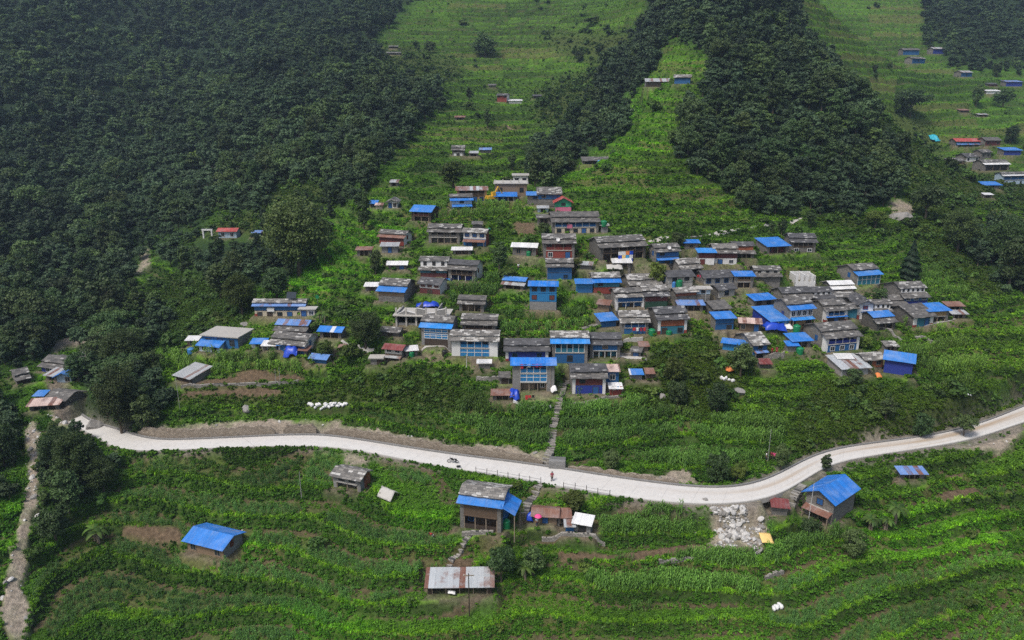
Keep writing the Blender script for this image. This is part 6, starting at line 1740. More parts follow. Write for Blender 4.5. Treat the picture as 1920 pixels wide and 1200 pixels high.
def person(pos, yaw, label, top, legs, pose='stand', h=1.62, hair='hair', skirt=None, hat=None):
    k = h / 1.7; root = empty('person', pos, yaw); tag(root, label, 'person'); root.scale = (k, k, k)
    bend = {'stand': 0, 'bend': 1.05, 'walk': .06}[pose]; cb, sb = math.cos(bend), math.sin(bend); hipz = .90 if pose != 'bend' else .82
    def T(x, y, z): return (x, -(z - hipz) * sb + y * cb, hipz + (z - hipz) * cb + y * sb)   # bends forward to -y
    st = .16 if pose == 'walk' else .03
    J = [((0, 0, hipz), (.15, .11), None)]
    def add(p, r, par): J.append((p, r, par)); return len(J) - 1
    sp1 = add(T(0, 0, 1.10), (.14, .10), 0); sp2 = add(T(0, 0, 1.32), (.17, .11), sp1); nk = add(T(0, 0, 1.46), .055, sp2); hd0 = add(T(0, -.01, 1.54), .075, nk); hd = add(T(0, -.02, 1.62), (.085, .10), hd0); add(T(0, -.01, 1.70), .06, hd)
    for s in (-1, 1):
        hp = add((s * .10, 0, hipz - .06), .10, 0); kn = add((s * .11, -s * st - (.05 if pose == 'bend' else 0), .47), .065, hp); an = add((s * .11, s * st * 1.3, .09), .042, kn); add((s * .12, s * st * 1.3 - .14, .035), .038, an)
        sh = add(T(s * .20, 0, 1.40), .06, sp2)
        if pose == 'bend': el = add((s * .22, T(0, 0, 1.4)[1] - .02, T(0, 0, 1.4)[2] - .27), .043, sh); wr = add((s * .18, T(0, 0, 1.4)[1] - .08, T(0, 0, 1.4)[2] - .50), .030, el); dv = Vector((0, -.25, -1)).normalized()
        else: el = add((s * .25, .02 + s * st * .5, 1.13), .043, sh); wr = add((s * .26, -.06 + s * st, .89), .030, el); dv = Vector((0, -.2, -1)).normalized()
        w0 = Vector(J[wr][0]); pl = add(tuple(w0 + dv * .06), (.036, .016), wr)
        for f, (dx, ln) in enumerate(((-.028, .085), (-.010, .098), (.010, .092), (.027, .072))):
            b = w0 + dv * .095 + Vector((0, dx, 0)); a1 = add(tuple(b), .010, pl); a2 = add(tuple(b + dv * ln * .55 + Vector((-s * .008, 0, 0))), .009, a1); add(tuple(b + dv * ln + Vector((-s * .025, 0, 0))), .007, a2)
        tb = add(tuple(w0 + dv * .05 + Vector((0, -.035, 0))), .010, pl); add(tuple(w0 + dv * .09 + Vector((-s * .012, -.055, 0))), .008, tb)
    bo = body_mesh(J, 'body'); bo.parent = root; bo.data.materials.append(M('skin'))
    # face
    fc = MB()
    for s in (-1, 1): c = T(s * .035, -.118, 1.63); fc.lathe([(.001, -.012), (.012, 0), (.001, .012)], 6, c)
    fc.build('eyes', 'hair', bo); c = Vector(T(0, -.13, 1.60)); MB().bar(c + Vector((0, 0, .03)), c + Vector((0, -.02, -.015)), .010, 6, .016).build('nose', 'skin', bo); c = T(0, -.118, 1.55); MB().box(c[0] - .025, c[0] + .025, c[1] - .006, c[1] + .012, c[2] - .006, c[2] + .006).build('mouth', 'cloth_maroon', bo)
    for s in (-1, 1): c = T(s * .098, 0, 1.61); MB().lathe([(.001, -.03), (.016, 0), (.001, .03)], 6, c).build('ear', 'skin', bo)
    # clothes that follow the body
    G = [((0, 0, hipz - .02), (.175, .135), None)]
    def g(p, r, par): G.append((p, r, par)); return len(G) - 1
    a = g(T(0, 0, 1.10), (.165, .125), 0); b = g(T(0, 0, 1.34), (.195, .13), a); g(T(0, 0, 1.43), .09, b)
    for s in (-1, 1): q = g(T(s * .21, 0, 1.395), .078, b); e = [j for j in J if j[1] == .043 and j[0][0] * s > 0][0]; g(e[0], .062, q)
    to = body_mesh(G, 'top'); to.parent = root; to.data.materials.append(M(top))
    G2 = [((0, 0, hipz + .02), (.165, .13), None)]
    for s in (-1, 1):
        G2.append(((s * .10, 0, hipz - .10), .118, 0)); i = len(G2) - 1;
        kn = [j for j in J if j[1] == .065 and j[0][0] * s > 0][0]; an = [j for j in J if j[1] == .042 and j[0][0] * s > 0][0]
        G2.append((kn[0], .085, i)); G2.append(((an[0][0], an[0][1], an[0][2] + .05), .062, len(G2) - 1))
    lo = body_mesh(G2, 'trousers'); lo.parent = root; lo.data.materials.append(M(legs))
    hc = Vector(T(0, .012, 1.655)); MB().lathe([(.108, -.05), (.112, .0), (.095, .05), (.05, .085), (.001, .095)], 12, hc).build('hair' if not hat else 'head_cloth', hat or hair, root, True)
    return root

def umbrella(p, label, mat):
    o = empty('umbrella', p); tag(o, label, 'umbrella'); m = MB(); n = 16
    for i in range(n):
        a0, a1 = 2 * math.pi * i / n, 2 * math.pi * (i + 1) / n
        R = [(0, .0), (.25, -.04), (.42, -.14), (.55, -.30)]
        for (r0, z0), (r1, z1) in zip(R[:-1], R[1:]):
            m.poly([(r0 * math.cos(a0), r0 * math.sin(a0), z0), (r1 * math.cos(a0), r1 * math.sin(a0), z1), (r1 * math.cos(a1), r1 * math.sin(a1), z1), (r0 * math.cos(a1), r0 * math.sin(a1), z0)] if r0 else [(0, 0, z0), (r1 * math.cos(a0), r1 * math.sin(a0), z1), (r1 * math.cos(a1), r1 * math.sin(a1), z1)])
    m.build('canopy', mat, o, True); MB().bar((0, 0, .08), (0, 0, -.85), .012, 6).build('shaft', 'metal', o); MB().bar((0, 0, -.85), (.05, 0, -.92), .018, 6).build('handle', 'wooddark', o)

def motorcycle(p, yaw, label):
    o = empty('motorcycle', p, yaw); tag(o, label, 'motorcycle')
    for x in (-.66, .66):
        t = bpy.data.meshes.new('tyre'); V = []; Fc = []; n, k = 20, 6
        for i in range(n):
            for j in range(k):
                a, b = 2 * math.pi * i / n, 2 * math.pi * j / k; r = .25 + .055 * math.cos(b); V.append((x + r * math.cos(a), .05 * math.sin(b), .305 + r * math.sin(a)))
                Fc.append((i * k + j, ((i + 1) % n) * k + j, ((i + 1) % n) * k + (j + 1) % k, i * k + (j + 1) % k))
        wh = link(bpy.data.objects.new('wheel', mesh_np('tyre', V, Fc, [M('rubber')], smooth=True)), o)
        r = MB()
        for i in range(6): a = math.pi * i / 3; r.bar((x, 0, .305), (x + .22 * math.cos(a), 0, .305 + .22 * math.sin(a)), .012, 5)
        r.build('rim', 'metal', wh)
    MB().box(-.22, .25, -.10, .10, .26, .55).build('engine', 'metal', o)
    MB().bar((.66, 0, .305), (.42, 0, .95), .03, 6).bar((-.66, 0, .305), (-.1, 0, .4), .03, 6).bar((-.1, 0, .4), (.42, 0, .82), .03, 6).build('frame', 'cloth_black', o)
    MB().hexa([(.0, -.12, .62), (.42, -.10, .66), (.42, .10, .66), (.0, .12, .62), (.02, -.09, .86), (.38, -.08, .88), (.38, .08, .88), (.02, .09, .86)]).build('fuel_tank', 'cloth_black', o)
    MB().hexa([(-.62, -.11, .68), (.02, -.10, .64), (.02, .10, .64), (-.62, .11, .68), (-.64, -.10, .80), (.02, -.09, .74), (.02, .09, .74), (-.64, .10, .80)]).build('saddle', 'rubber', o)
    MB().bar((.40, -.36, 1.02), (.40, .36, 1.02), .018, 6).bar((.42, 0, .90), (.40, 0, 1.02), .03, 6).build('handlebar', 'metal', o)
    MB().lathe([(.001, 0), (.08, .02), (.09, .08), (.05, .14)], 10, (.52, 0, .84)).build('headlight', 'cloth_white', o)
    MB().box(-.72, -.40, -.05, .05, .5, .66).build('mudguard', 'cloth_black', o); MB().bar((-.1, -.14, .28), (-.7, -.15, .34), .04, 7).build('exhaust', 'metal', o)

def boulder(px, py, wpx, hpx, seed, label, mat='rockgrey'):
    p = gpt(px, py); _, _, dep = project(*p); s = F / dep; o = link(bpy.data.objects.new('boulder', rock_mesh(seed, M(mat), 3))); o.location = p
    o.scale = (wpx / s / 1.7, wpx / s / 1.7, hpx / s / .95); o.rotation_euler = (0, 0, seed); tag(o, label, 'boulder'); CLEAR.append((p.x, p.y, wpx / s * .4))

def laundry(px0, px1, pyb, up, mats, label, yaw_front=0):
    a, b = gpt(px0, pyb), gpt(px1, pyb); z = max(a.z, b.z) + up; o = empty('clothes_line', ((a.x + b.x) / 2, (a.y + b.y) / 2, z)); tag(o, label, 'laundry')
    L = (b - a).length; yaw = math.atan2(b.y - a.y, b.x - a.x); o.rotation_euler = (0, 0, yaw); MB().bar((-L / 2, 0, 0), (L / 2, 0, 0), .012, 4).build('line', 'rubber', o)
    rr = random.Random(label); x = -L / 2 + .1
    for sx in (-1, 1): MB().bar((sx * L / 2, 0, -up - .5), (sx * L / 2, 0, .05), .03, 6).build('prop', 'timber', o)
    i = 0
    while x < L / 2 - .4:
        w_ = rr.uniform(.35, .6); h_ = rr.uniform(.5, .85); MB().slab((x, -.02, -h_), (x + w_, .02, -h_), (x + w_, 0, 0), (x, 0, 0), .015, 4, 4, .03, i).build('garment', mats[i % len(mats)], o); x += w_ + rr.uniform(.05, .25); i += 1

def cast(px, py):
    """the first built surface seen through a pixel"""
    dg = bpy.context.evaluated_depsgraph_get(); d = Vector(ray(px, py)).normalized(); ok, loc, nor, _, ob, _ = S.ray_cast(dg, Vector((0, 0, CZ)), d); return (loc, nor, ob) if ok else (gpt(px, py), Vector((0, 0, 1)), None)
# ------------------------------------------------------------------ assembly
plan_houses()
build_ground()
for q in HOUSES: build_house(q)
bpy.context.view_layer.update()
ON_ROOF = {k: cast(*k)[0] for k in [(1273,535),(1263,537),(548,560),(803,577),(1046,455),(1254,470),(948,338),(1430,645),(1132,421),(1163,478),(1068,424),(508,580),(1240,560)]}
make_plants()
build_road()
# walls beside the road
road_wall(258, 520, .75, 2.0, 'long dry stone retaining wall along the inner side of the road on the left')
road_wall(525, 600, .8, 1.8, 'short stretch of stone wall right of the long retaining wall, beside the small steps')
road_wall(604, 1022, .9, 1.55, 'rough stone bank wall along the road between the small and the main steps')
road_wall(1062, 1275, .7, .8, 'low stone wall along the inner road edge right of the main steps')
def blockwall():
    p = gpt(1045, 868); o = MB().hexa([(-1.4, -.9, -1), (1.4, -.9, -1), (1.4, .9, -1), (-1.4, .9, -1), (-1.3, -.8, 1.5), (1.3, -.8, 1.5), (1.3, .8, 1.55), (-1.3, .8, 1.55)]).build('masonry_block', 'block')
    o.location = p; o.rotation_euler = (0, 0, -.12); tag(o, 'grey masonry block beside the foot of the main steps', 'masonry block'); CLEAR.append((p.x, p.y, 1.8))
blockwall()
steps([(1022, 862), (1036, 838), (1034, 812), (1040, 785), (1046, 762), (1052, 735), (1058, 712), (1064, 692)], 1.35, 'main stone steps climbing from the road to the village')
steps([(1052, 882), (1038, 872), (1026, 860)], 1.2, 'short stone steps from the road up to the main steps')
steps([(984, 962), (986, 940), (1000, 922), (1014, 908)], 1.3, 'stone steps from the road down beside the old timber house')
steps([(838, 1062), (852, 1036), (868, 1018), (880, 1005)], .9, 'narrow stone steps through the terraces left of the silver shed')
steps([(1480, 955), (1492, 938), (1504, 922)], 1.2, 'stone steps between the maroon-roofed hut and the blue-gabled house')
steps([(1088, 616), (1106, 610), (1126, 603)], 1.1, 'pale stone steps up to the blue lean-to beside the maize plot')
steps([(560, 792), (572, 800), (580, 808)], 1.0, 'small concrete steps set into the left retaining wall')
ribbon('footpath', [(1216, 448), (1262, 443), (1300, 440), (1350, 436), (1400, 428), (1450, 418), (1500, 411), (1512, 404)], .9, 'concrete')
ribbon('footpath', [(925, 228), (940, 232), (966, 241)], 1.3, 'mud')
ribbon('footpath', [(1690, 572), (1720, 615), (1750, 608), (1790, 598)], .8, 'concrete')
ribbon('footpath', [(790, 652), (820, 651), (846, 650)], .7, 'concrete')
ribbon('footpath', [(1160, 665), (1185, 672), (1212, 676)], 1.2, 'concrete')
ribbon('footpath', [(640, 643), (670, 648), (700, 655)], .8, 'concrete')
for P, h, mt, lb in [
 ([(962, 757), (1000, 758), (1034, 757)], .35, 'white', 'low pale wall along the front edge of the yard of the three-storey house'),
 ([(1062, 753), (1110, 751), (1168, 746)], .3, 'drystone', 'low stone edge of the yard below the spotted slate roofs'),
 ([(893, 712), (915, 712), (938, 705)], .9, 'drystone', 'mossy stone terrace wall under the tiny white-topped hut'),
 ([(1016, 1004), (1060, 1006), (1135, 1012)], .5, 'drystone', 'dry stone wall below the mud hut lawn'),
 ([(866, 1001), (890, 1004), (925, 1008)], .5, 'drystone', 'dry stone wall in front of the old timber house'),
 ([(1235, 1050), (1290, 1050), (1340, 1042)], .3, 'drystone', 'low stone edge of the long brown plot'),
 ([(1715, 634), (1760, 640), (1792, 641)], .7, 'drystone', 'dry stone field wall below the rightmost sheds'),
 ([(1430, 670), (1450, 670), (1470, 668)], .9, 'drystone', 'stone terrace wall under the little yard with people'),
 ([(1436, 1075), (1452, 1068), (1470, 1064)], .6, 'drystone', 'short heap-like stone wall below the rubble'),
 ([(340, 727), (420, 722), (560, 716)], .5, 'drystone', 'mossy stone wall between the two brown plots'),
 ([(1120, 658), (1170, 662), (1205, 664)], .5, 'drystone', 'stone edge of the side yard right of the blue house'),
 ([(1115, 636), (1160, 637), (1205, 636)], .5, 'concrete', 'pale concrete edge of the terrace below the blue balcony'),
 ([(1645, 612), (1675, 624), (1690, 640)], .5, 'drystone', 'slanting stone wall below the dark stone house with blue upper roof'),
]: wall_along(px_line(P, 14), h, .4, mt, lb, 'stone_wall')
# fence along the outer road edge
def fence():
    pu, _, _ = project(_rl[:, 0], _rl[:, 1], np.zeros(NR)); sel = np.nonzero((pu >= 896) & (pu <= 1150))[0]; d = (_rl - _ru); d /= np.hypot(*d.T)[:, None]; Q = (_rl + d * .55)[sel]; Q = _resample(Q, 13)
    o = empty('roadside_fence', (*Q[0], 0)); tag(o, 'thin post fence along the outer road edge above the old timber house', 'fence'); b = Vector((*Q[0], 0)); W = []
    for i, p in enumerate(Q):
        if 7 <= i <= 7: W.append(None); continue
        q = Vector((*p, 0)) - b; MB().bar(q + Vector((0, 0, -.6)), q + Vector((random.uniform(-.06, .06), 0, 1.25 + random.uniform(-.1, .1))), .05, 6).build('post', 'wooddark', o); W.append(q)
    for zz in (.5, .95):
        m = MB()
        for a, c in zip(W[:-1], W[1:]):
            if a is not None and c is not None: m.bar(a + Vector((0, 0, zz)), c + Vector((0, 0, zz)), .018, 4)
        m.build('rail', 'wooddark', o)
fence()
# water tanks and tubs
for px, py, r, h, mt, lb in [(772, 669, .55, .9, 'tankgreen', 'green water tank beside the maroon-roofed hut'), (991, 480, .5, .9, 'tankgreen', 'green water tank in front of the white tin-roofed house'), (1222, 629, .7, 1.0, 'tankgreen', 'green water tank by the blue barrel right of the blue balcony'), (1254, 628, .6, .7, 'tankgreen', 'low green tub in front of the black-roofed house'), (1499, 664, .7, 1.0, 'tankgreen', 'green water tank by the small block hut with blue roof'), (1493, 624, .75, 1.2, 'tankgreen', 'dark green water tank beside the white sheet in the blue compound'), (949, 990, .6, 1.1, 'tankgreen', 'large green water tank at the corner of the old timber house'), (1213, 622, .35, .9, 'tankblue', 'blue barrel beside the green tank right of the blue balcony'), (359, 661, .75, .8, 'tankblue', 'pale blue water tank at the left end of the left hamlet'), (917, 429, .4, .8, 'tankgreen', 'small green tank right of the little slate hut'), (1433, 582, .5, .7, 'tankgreen', 'green tank at the foot of the stone annex with bright blue roof'), (834, 664, .55, .7, 'tankblack', 'dark tub at the left of the white-piered house')]:
    tank(gpt(px, py), r, h, mt, lb)
tank(ON_ROOF[1273, 535] - Vector((0, 0, .1)), .75, 1.2, 'tankgreen', 'round green water tank on the terrace roof by the beige house')
tank(ON_ROOF[1263, 537] - Vector((0, 0, .1)), .4, 1.0, 'tankblue', 'blue barrel next to the round green tank on the terrace roof')
tank(ON_ROOF[1132, 421] - Vector((0, 0, .1)), .8, .9, 'tankgreen', 'green water tank on top of the grey tank house by the school')
# sheets
sheet('tarpaulin', 0, 0, 44, 14, 'tarpblue', 'crumpled blue tarpaulin over the unfinished concrete frame', 'tarpaulin', .7, pos=ON_ROOF[803, 577] + Vector((0, 0, .2)), lift=.1)
for px, py, w_, h_, mt, lb, bp in [(1452, 622, 42, 14, 'tarpblue', 'crumpled deep blue tarpaulin below the largest blue roof', .9), (1472, 618, 26, 9, 'tarpwhite', 'white sheet next to the crumpled deep blue tarpaulin', .4), (547, 668, 26, 14, 'tarpblue', 'blue tarpaulin draped over goods in the left hamlet', .9), (1436, 1014, 22, 18, 'tarpyellow', 'yellow sheet spread beside the rubble heap', .12), (1367, 697, 14, 8, 'tarporange', 'orange sheet in the shrubs below the blue-walled annex', .4), (965, 748, 18, 22, 'tarpblue', 'heap wrapped in dark blue plastic in the front yard', 1.1), (823, 396, 20, 9, 'tbluefade', 'purple-blue sheet left of the stepped blue awnings', .4), (1752, 260, 16, 11, 'tarpcyan', 'cyan sheet in the scrub of the far right hamlet', 1.2), (642, 652, 16, 8, 'trust', 'earth-brown sheet by the path of the left hamlet', .3), (1122, 305, 7, 9, 'tarplight', 'blue bundle in front of the long open field shed', .5), (1812, 740, 14, 6, 'tarpwhite', 'white sheet left on the grass right of the navy barn', .2), (1038, 742, 12, 16, 'tarpwhite', 'white sheet over a heap at the right of the front yard', .8), (1647, 705, 10, 9, 'tarporange', 'orange sheet on the bare ground by the navy barn', .3), (993, 975, 12, 14, 'tarpblue', 'blue and white plastic heap beside the rusty mud hut', .6), (1065, 425, 8, 4, 'tarpwhite', 'white sheet drying near the school', .2), (847, 1117, 14, 6, 'tarpwhite', 'white sheet on the ground in front of the silver shed', .1), (1152, 505, 30, 8, 'tarpgrey', 'grey sheet on the stones below the very long dark house', .3), (1427, 638, 12, 6, 'tarpwhite', 'pale sheet beside the blue-fronted slate house', .3)]:
    sheet('sheet' if 'tarp' not in lb else 'tarpaulin', px, py, w_, h_, mt, lb, 'tarpaulin', bp)
def banner():
    p = gpt(1172, 489); o = empty('banner', p, .26); tag(o, 'large banner of blue, white, yellow and orange patches on the very long dark house', 'banner')
    cs = ['cloth_white', 'tarplight', 'tarpyellow', 'tarpblue', 'tarporange', 'cloth_white']
    i = 0
    for r in range(3):
        for c in range(4):
            x0 = -1.7 + c * .9; z0 = .6 + r * .85; MB().slab((x0, -.03 * ((r + c) % 2), z0), (x0 + .86, -.03, z0), (x0 + .86, -.02, z0 + .82), (x0, -.02, z0 + .82), .02, 3, 3, .02, i).build('patch', cs[(i * 5 + r) % 6], o); i += 1
    MB().bar((-1.8, .02, 3.25), (2.0, .02, 3.25), .03, 6).build('hanging_rod', 'timber', o)
banner()
def tent():
    p = gpt(729, 932); o = empty('canvas_shelter', p, -.5); tag(o, 'slumped grey canvas shelter on sticks right of the grey block house', 'shelter')
    for sx, h in ((-1, 1.5), (1, 1.1)):
        for sy in (-1, 1): MB().bar((sx * 1.1, sy * .9, -.4), (sx * 1.0, sy * .8, h - .35), .04, 6).build('pole', 'timber', o)
    m = MB(); m.slab((-1.3, -1.2, .55), (1.3, -1.3, .35), (1.2, 0, 1.45), (-1.2, 0, 1.75), .03, 8, 5, .10, 4).slab((1.3, 1.3, .45), (-1.3, 1.2, .6), (-1.2, .0, 1.75), (1.2, 0, 1.45), .03, 8, 5, .10, 6); m.build('canvas', 'tarpgrey', o, True); CLEAR.append((p.x, p.y, 1.6))
tent()
# laundry
laundry(830, 850, 533, 1.9, ['cloth_white', 'tarpblue', 'tarplight', 'cloth_navy'], 'line of blue and white laundry in front of the large dark slate house')
laundry(975, 1032, 737, 5.4, ['cloth_red', 'cloth_navy', 'cloth_white', 'cloth_maroon', 'cloth_pink'], 'line of red and dark clothes along the top balcony of the three-storey front house')
laundry(984, 1002, 752, 1.1, ['cloth_red', 'cloth_red', 'cloth_black'], 'short line of red clothes in the front yard')
laundry(1306, 1318, 522, 1.6, ['cloth_red', 'cloth_pink'], 'red cloth hung at the corner of the ragged slate house')
laundry(1185, 1212, 630, 1.5, ['cloth_red', 'cloth_white', 'cloth_maroon'], 'line of red clothes under the blue balcony')
laundry(1148, 1166, 741, 1.7, ['cloth_white', 'tarplight', 'cloth_red'], 'white and blue clothes hung beside the red kiosk')
# poles
pa = pole(1322, 570, 42, 'concrete power pole standing in the middle of the right half', 1); pb = pole(565, 928, 52, 'thin grey power pole on the terraces below the road', 0, 'pole', .06)
pc = pole(880, 1150, 74, 'dark power pole in front of the silver shed at the bottom', 1, 'wooddark', .09); pole(1515, 980, 72, 'pale bamboo pole beside the blue-gabled house', 0, 'post', .045, 'bamboo_pole', (.15, 0)); pole(450, 590, 22, 'white flagpole left of the blue-fronted school', 0, 'frame', .05, 'flagpole')
pole(1172, 448, 26, 'wooden power pole above the very long dark house', 1, 'wooddark'); pole(518, 722, 34, 'left one of two thin poles on the brown plots', 0, 'pole', .05); pole(526, 722, 36, 'right one of two thin poles on the brown plots', 0, 'pole', .05); pole(337, 765, 56, 'slender pole left of the brown plots', 0, 'pole', .05); pole(1148, 530, 34, 'thin pole left of the white tin shed in the centre', 0, 'timber', .05); pole(875, 690, 26, 'short white pole below the white-piered house', 0, 'frame', .06)
pole(1440, 860, 60, 'thin pole on the terraces above the road bend', 0, 'pole', .05)
p2_ = gpt(1172, 448); wires(pa.location, p2_, 'thin overhead wire from the village power pole up to the wooden pole', 5.2, 3.6, .8); wires(pa.location, gpt(1148, 530), 'thin overhead wire from the village power pole to the thin pole', 5.0, 4.0, .8); wires(pb.location, gpt(337, 765), 'thin overhead wire across the road to the slender pole', 4.3, 5.2, 1.0)
# people
def stand(px, py): 
    p = gpt(px, py); return p
rp = at_z(1035, 902, .10); person(Vector(rp), math.radians(170), 'person in a maroon top and dark trousers walking on the road', 'cloth_maroon', 'cloth_black', 'walk')
person(stand(1007, 992), math.radians(30), 'person standing under the pink umbrella on the lawn', 'cloth_white', 'cloth_navy'); pu = stand(1007, 992); umbrella(pu + Vector((.12, -.1, 2.05)), 'pink umbrella held up beside the rusty mud hut', 'cloth_pink')
person(stand(445, 992), math.radians(100), 'person bending in the crop behind the low mud house', 'cloth_maroon', 'cloth_black', 'bend', hat='cloth_white'); person(stand(811, 1003), math.radians(-40), 'person in a red top bending in the lower terraces', 'cloth_red', 'cloth_white', 'bend')
person(stand(1437, 858), 1.0, 'person in white under the tree above the road bend', 'cloth_white', 'cloth_navy'); person(stand(1446, 856), 2.0, 'person in maroon beside the one in white above the road bend', 'cloth_maroon', 'cloth_black'); person(stand(1452, 857), -.5, 'person in pink, rightmost of the three above the road bend', 'cloth_pink', 'cloth_black')
person(stand(1447, 663), .3, 'person in red, left one of two in the small walled yard', 'cloth_red', 'cloth_maroon'); person(stand(1456, 663), -.4, 'person in a dark red top, right one of two in the small walled yard', 'cloth_maroon', 'cloth_red')
person(stand(972, 505), .2, 'person in white on the path by the white tin-roofed house', 'cloth_white', 'cloth_navy')
motorcycle(Vector(at_z(849, 868, .09)), math.radians(170), 'dark motorcycle parked on the road above the old timber house')
def bag():
    o = link(bpy.data.objects.new('bag', rock_mesh(3, M('cloth_black'), 2))); o.location = Vector(at_z(860, 874, .35)); o.scale = (.4, .3, .45); tag(o, 'dark bag set down on the road beside the motorcycle', 'bag')
bag()
# rocks
boulder(174, 776, 30, 26, 1, 'big grey rock face at the left road bend'); boulder(1688, 408, 40, 22, 2, 'large grey boulder in the scrub on the right'); boulder(462, 768, 16, 16, 3, 'grey boulder among bushes above the left retaining wall')
boulder(1242, 745, 16, 16, 4, 'grey rock by the round dark trees'); boulder(1385, 735, 26, 12, 5, 'flat grey rocks right of the round dark trees'); boulder(458, 608, 18, 12, 6, 'mossy rock below the blue-fronted school'); boulder(1275, 608, 20, 16, 7, 'dark rock beside the black-roofed house'); boulder(1320, 958, 14, 10, 8, 'grey rock left of the rubble below the road')
def sacks(P, label, group):
    rr = random.Random(label); me = rock_mesh(12, M('cloth_white'), 2)
    for (px, py) in P:
        p = gpt(px, py); o = link(bpy.data.objects.new('white_sack', me)); o.location = p + Vector((0, 0, .3)); CLEAR.append((p.x, p.y, .8)); CLEAR.append((p.x, p.y - .7, .6)); o.scale = (rr.uniform(.32, .55), rr.uniform(.28, .45), rr.uniform(.4, .75)); o.rotation_euler = (rr.uniform(-.4, .4), rr.uniform(-.4, .4), rr.uniform(0, 6)); tag(o, label, 'sack', group)
rs = random.Random(4)
sacks([(580 + i * 3.3 + rs.uniform(-1, 1), 764 - abs(i - 5) * .25 + rs.uniform(-4, 4)) for i in range(22)], 'white filled sack in the row above the left stretch of road', 'white sacks above the road')
sacks([(1353, 710), (1358, 712), (1362, 710), (1367, 713), (1374, 714)], 'white filled sack in the shrubs right of the round trees', 'white sacks in the shrubs')
sacks([(1455, 1128), (1459, 1132), (1462, 1127), (1452, 1135), (1466, 1130)], 'white sack at the bottom edge below the rubble', 'white sacks at the bottom edge')
def gate():
    p = gpt(390, 445); o = empty('gateway', p); tag(o, 'plain white gate frame left of the red-roofed blue house', 'gate'); _, _, dep = project(*p); s = F / dep; w_ = 8 / s; h = 12 / s
    for sx in (-1, 1): MB().box(sx * w_ - .2, sx * w_ + .2, -.2, .2, -.5, h).build('gate_post', 'frame', o)
    MB().box(-w_ - .35, w_ + .35, -.22, .22, h + .003, h + .45).build('lintel', 'frame', o)
gate()
def excavator():
    p = gpt(921, 377); o = empty('excavator', p, .5); tag(o, 'yellow excavator with raised arm right of the long ochre house', 'excavator')
    for sy in (-1, 1):
        MB().hexa([(-1.2, sy * .8 - .22, 0), (1.2, sy * .8 - .22, 0), (1.2, sy * .8 + .22, 0), (-1.2, sy * .8 + .22, 0), (-1.4, sy * .8 - .22, .6), (1.4, sy * .8 - .22, .6), (1.4, sy * .8 + .22, .6), (-1.4, sy * .8 + .22, .6)]).build('track', 'rubber', o)
    MB().box(-1.3, .9, -.9, .9, .63, 1.4).build('engine_housing', 'yellow', o); c = MB().box(.0, .9, -.9, .1, 1.403, 2.4).build('cab', 'yellow', o); MB().box(.905, .93, -.8, .0, 1.6, 2.3).build('cab_window', 'glass', c)
    MB().bar((.9, .4, 1.2), (2.2, .4, 3.6), .2, 6, .16).build('boom', 'yellow', o); MB().bar((2.2, .4, 3.6), (3.3, .4, 1.9), .14, 6, .1).build('stick', 'yellow', o); MB().hexa([(3.0, .1, 1.2), (3.7, .1, 1.3), (3.7, .7, 1.3), (3.0, .7, 1.2), (3.1, .1, 1.9), (3.6, .1, 2.0), (3.6, .7, 2.0), (3.1, .7, 1.9)]).build('bucket', 'metal', o)
excavator()
def frame_house():
    """the half-built concrete frame in the left centre"""
    x, y, z = FR['pos']; o = empty('unfinished_house', (x, y, z), FR['yaw']); tag(o, 'half-built concrete frame house with open floors and ragged upper walls', 'house'); W, Hh, D = FR['W'], FR['H'], FR['D']; h1 = Hh * .56
    MB().box(-W / 2, W / 2, D - .25, D, -2.4, h1).build('back_wall', 'block', o)
    for sx in (-1, 1): MB().box(min(sx * W / 2, sx * (W / 2 - .25)), max(sx * W / 2, sx * (W / 2 - .25)), .3, D - .253, -2.4, h1).build('side_wall', 'block', o)
    n = 6
    for i in range(n):
        xx = -W / 2 + .18 + (W - .36) * i / (n - 1); MB().box(xx - .17, xx + .17, -.05, .29, -2.4, h1 - .003).build('column', 'concrete', o); MB().box(xx - .15, xx + .15, -.03, .27, h1 + .223, Hh + random.uniform(-.2, .5)).build('upper_column', 'concrete', o)
    MB().box(-W / 2 - .4, W / 2 + .4, -.6, D + .1, h1, h1 + .22).build('floor_slab', 'concrete', o); MB().box(-W / 2 + .4, W / 2 - .4, .31, .36, -2, .45).build('parapet', 'block', o)
    for i in range(n - 1):
        x0 = -W / 2 + .36 + (W - .36) * i / (n - 1); x1 = x0 + (W - .36) / (n - 1) - .36; a, b = h1 + .223, Hh * (.62 + .38 * ((i * 7) % 5) / 4); c = Hh * (.7 + .3 * ((i * 3 + 2) % 5) / 4)
        MB().hexa([(x0, .0, a), (x1, .0, a), (x1, .25, a), (x0, .25, a), (x0, .0, b), (x1, .0, c), (x1, .25, c), (x0, .25, b)]).build('upper_wall', 'block', o)
        MB().hexa([(x0, -.01, b + .003), (x1, -.01, c + .003), (x1, .26, c + .003), (x0, .26, b + .003), (x0, -.01, b + .10), (x1, -.01, c + .10), (x1, .26, c + .10), (x0, .26, b + .10)]).build('coping', 'white', o)
        if i % 2 == 0: MB().box(x0, x0 + .25, .26, D, a, (b + c) / 2).build('inner_wall', 'block', o)
frame_house()
def dish(p, label):
    o = empty('satellite_dish', p, random.uniform(-.5, .5)); tag(o, label, 'satellite dish'); MB().lathe([(.001, 0), (.25, .03), (.42, .1), (.43, .1), (.25, .02), (.001, -.02)], 14).build('reflector', 'frame', o); k = o.children[0]; k.rotation_euler = (math.radians(60), 0, 0); k.location = (0, -.1, .7); MB().bar((0, 0, -.2), (0, 0, .7), .03, 6).build('mast', 'metal', o)
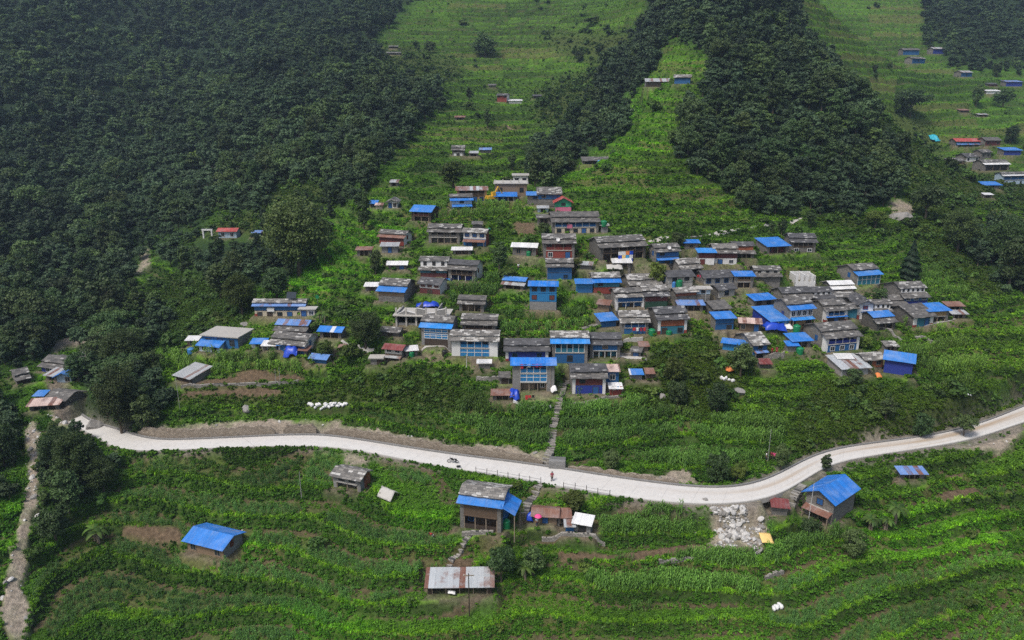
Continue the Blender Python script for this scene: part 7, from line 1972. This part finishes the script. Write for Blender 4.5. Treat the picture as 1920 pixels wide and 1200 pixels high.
for k, lb in (((1046, 455), 'white satellite dish on the roof of the red-fronted house'), ((1254, 470), 'white satellite dish on the blue-fronted house with pale awning'), ((948, 338), 'white satellite dish near the small white flat-roofed building'), ((1430, 645), 'white satellite dish on the pale slate house at lower right'), ((1240, 560), 'white satellite dish above the dark red and green house')): dish(ON_ROOF[k], lb)
def solar():
    p = ON_ROOF[548, 560]; o = empty('solar_panel', p + Vector((0, 0, .3))); tag(o, 'dark solar panel tilted on the roof of the blue-fronted school', 'solar panel'); m = MB().slab((-1.0, -.8, 0), (1.0, -.8, 0), (.8, .6, 1.0), (-1.2, .6, 1.0), .05, 4, 4, 0).build('panel', 'glass', o); MB().bar((-.6, .4, -.6), (-.6, .4, .8), .03, 6).bar((.5, .4, -.6), (.5, .4, .8), .03, 6).build('stand', 'metal', o)
solar()
def sign(p, w_, h_, mat, label):
    o = empty('sign_board', p + Vector((0, -.25, 0))); tag(o, label, 'sign'); MB().box(-w_ / 2, w_ / 2, -.03, .03, -h_ / 2, h_ / 2).build('board', mat, o); f = MB(); f.box(-w_ / 2 - .05, w_ / 2 + .05, -.04, .028, h_ / 2 + .002, h_ / 2 + .06).box(-w_ / 2 - .05, w_ / 2 + .05, -.04, .028, -h_ / 2 - .06, -h_ / 2 - .002).build('border', 'metal', o)
sign(ON_ROOF[1068, 424], 1.2, .9, 'pink', 'pink sign board on the gallery of the long cream school'); sign(ON_ROOF[508, 580], 1.5, .8, 'cloth_white', 'white sign board on the front of the blue-fronted school')
def roundsign():
    p = gpt(596, 572); o = empty('round_sign', p); tag(o, 'green round sign on a thin post right of the blue-fronted school', 'sign'); MB().bar((0, 0, -.4), (0, 0, 2.2), .03, 6).build('post', 'metal', o); k = MB().lathe([(.001, 0), (.42, 0), (.42, .04), (.001, .04)], 16).build('disc', 'tankgreen', o); k.rotation_euler = (math.pi / 2, 0, 0); k.location = (0, 0, 2.2)
roundsign()
# named trees and special plants
for a in NAMED_TREES: tree_px(*a)
conifer(1704, 524, 74, 38, 'dark pointed conifer standing alone at the right of the village')
for cx, yb, h, lb, sd in [(183, 1010, 60, 'banana plant with long drooping leaves beside the brown lower plot', 1), (1680, 975, 60, 'banana plant on the right slope below the sagging shack', 2), (1632, 985, 50, 'banana plant directly right of the blue-gabled house', 3), (604, 602, 40, 'spiky palm-like plant right of the blue-fronted school', 4), (985, 1085, 56, 'dark palm-like plant in the hedge below the mud hut', 5), (1660, 985, 44, 'smaller banana plant between two others on the right slope', 6)]: banana(cx, yb, h, lb, sd)
for a_, b_, r_ in ((424, 456, 6.5), (404, 456, 5.5), (440, 455, 5.5), (390, 450, 4.5)):
    _c = hit_base(a_, b_); CLEAR.append((_c[0], _c[1], r_))
forest_and_shrubs()
plant_ground()

def haze():
    m = bpy.data.materials.new('haze_air'); m.use_nodes = True; t = m.node_tree; t.nodes.clear(); o = t.nodes.new('ShaderNodeOutputMaterial'); v = t.nodes.new('ShaderNodeVolumePrincipled')
    v.inputs['Color'].default_value = (.55, .74, 1, 1); v.inputs['Density'].default_value = .00018; v.inputs['Anisotropy'].default_value = .2; t.links.new(v.outputs[0], o.inputs['Volume'])
    zs = [c for q in bpy.data.objects['terrain'].bound_box for c in (q[2],)]
    b = MB().box(-1300, 1300, -30, 1600, min(zs) - 1.5, max(max(zs), 60) + 25).build('haze', m); tag(b, kind='stuff')
haze()
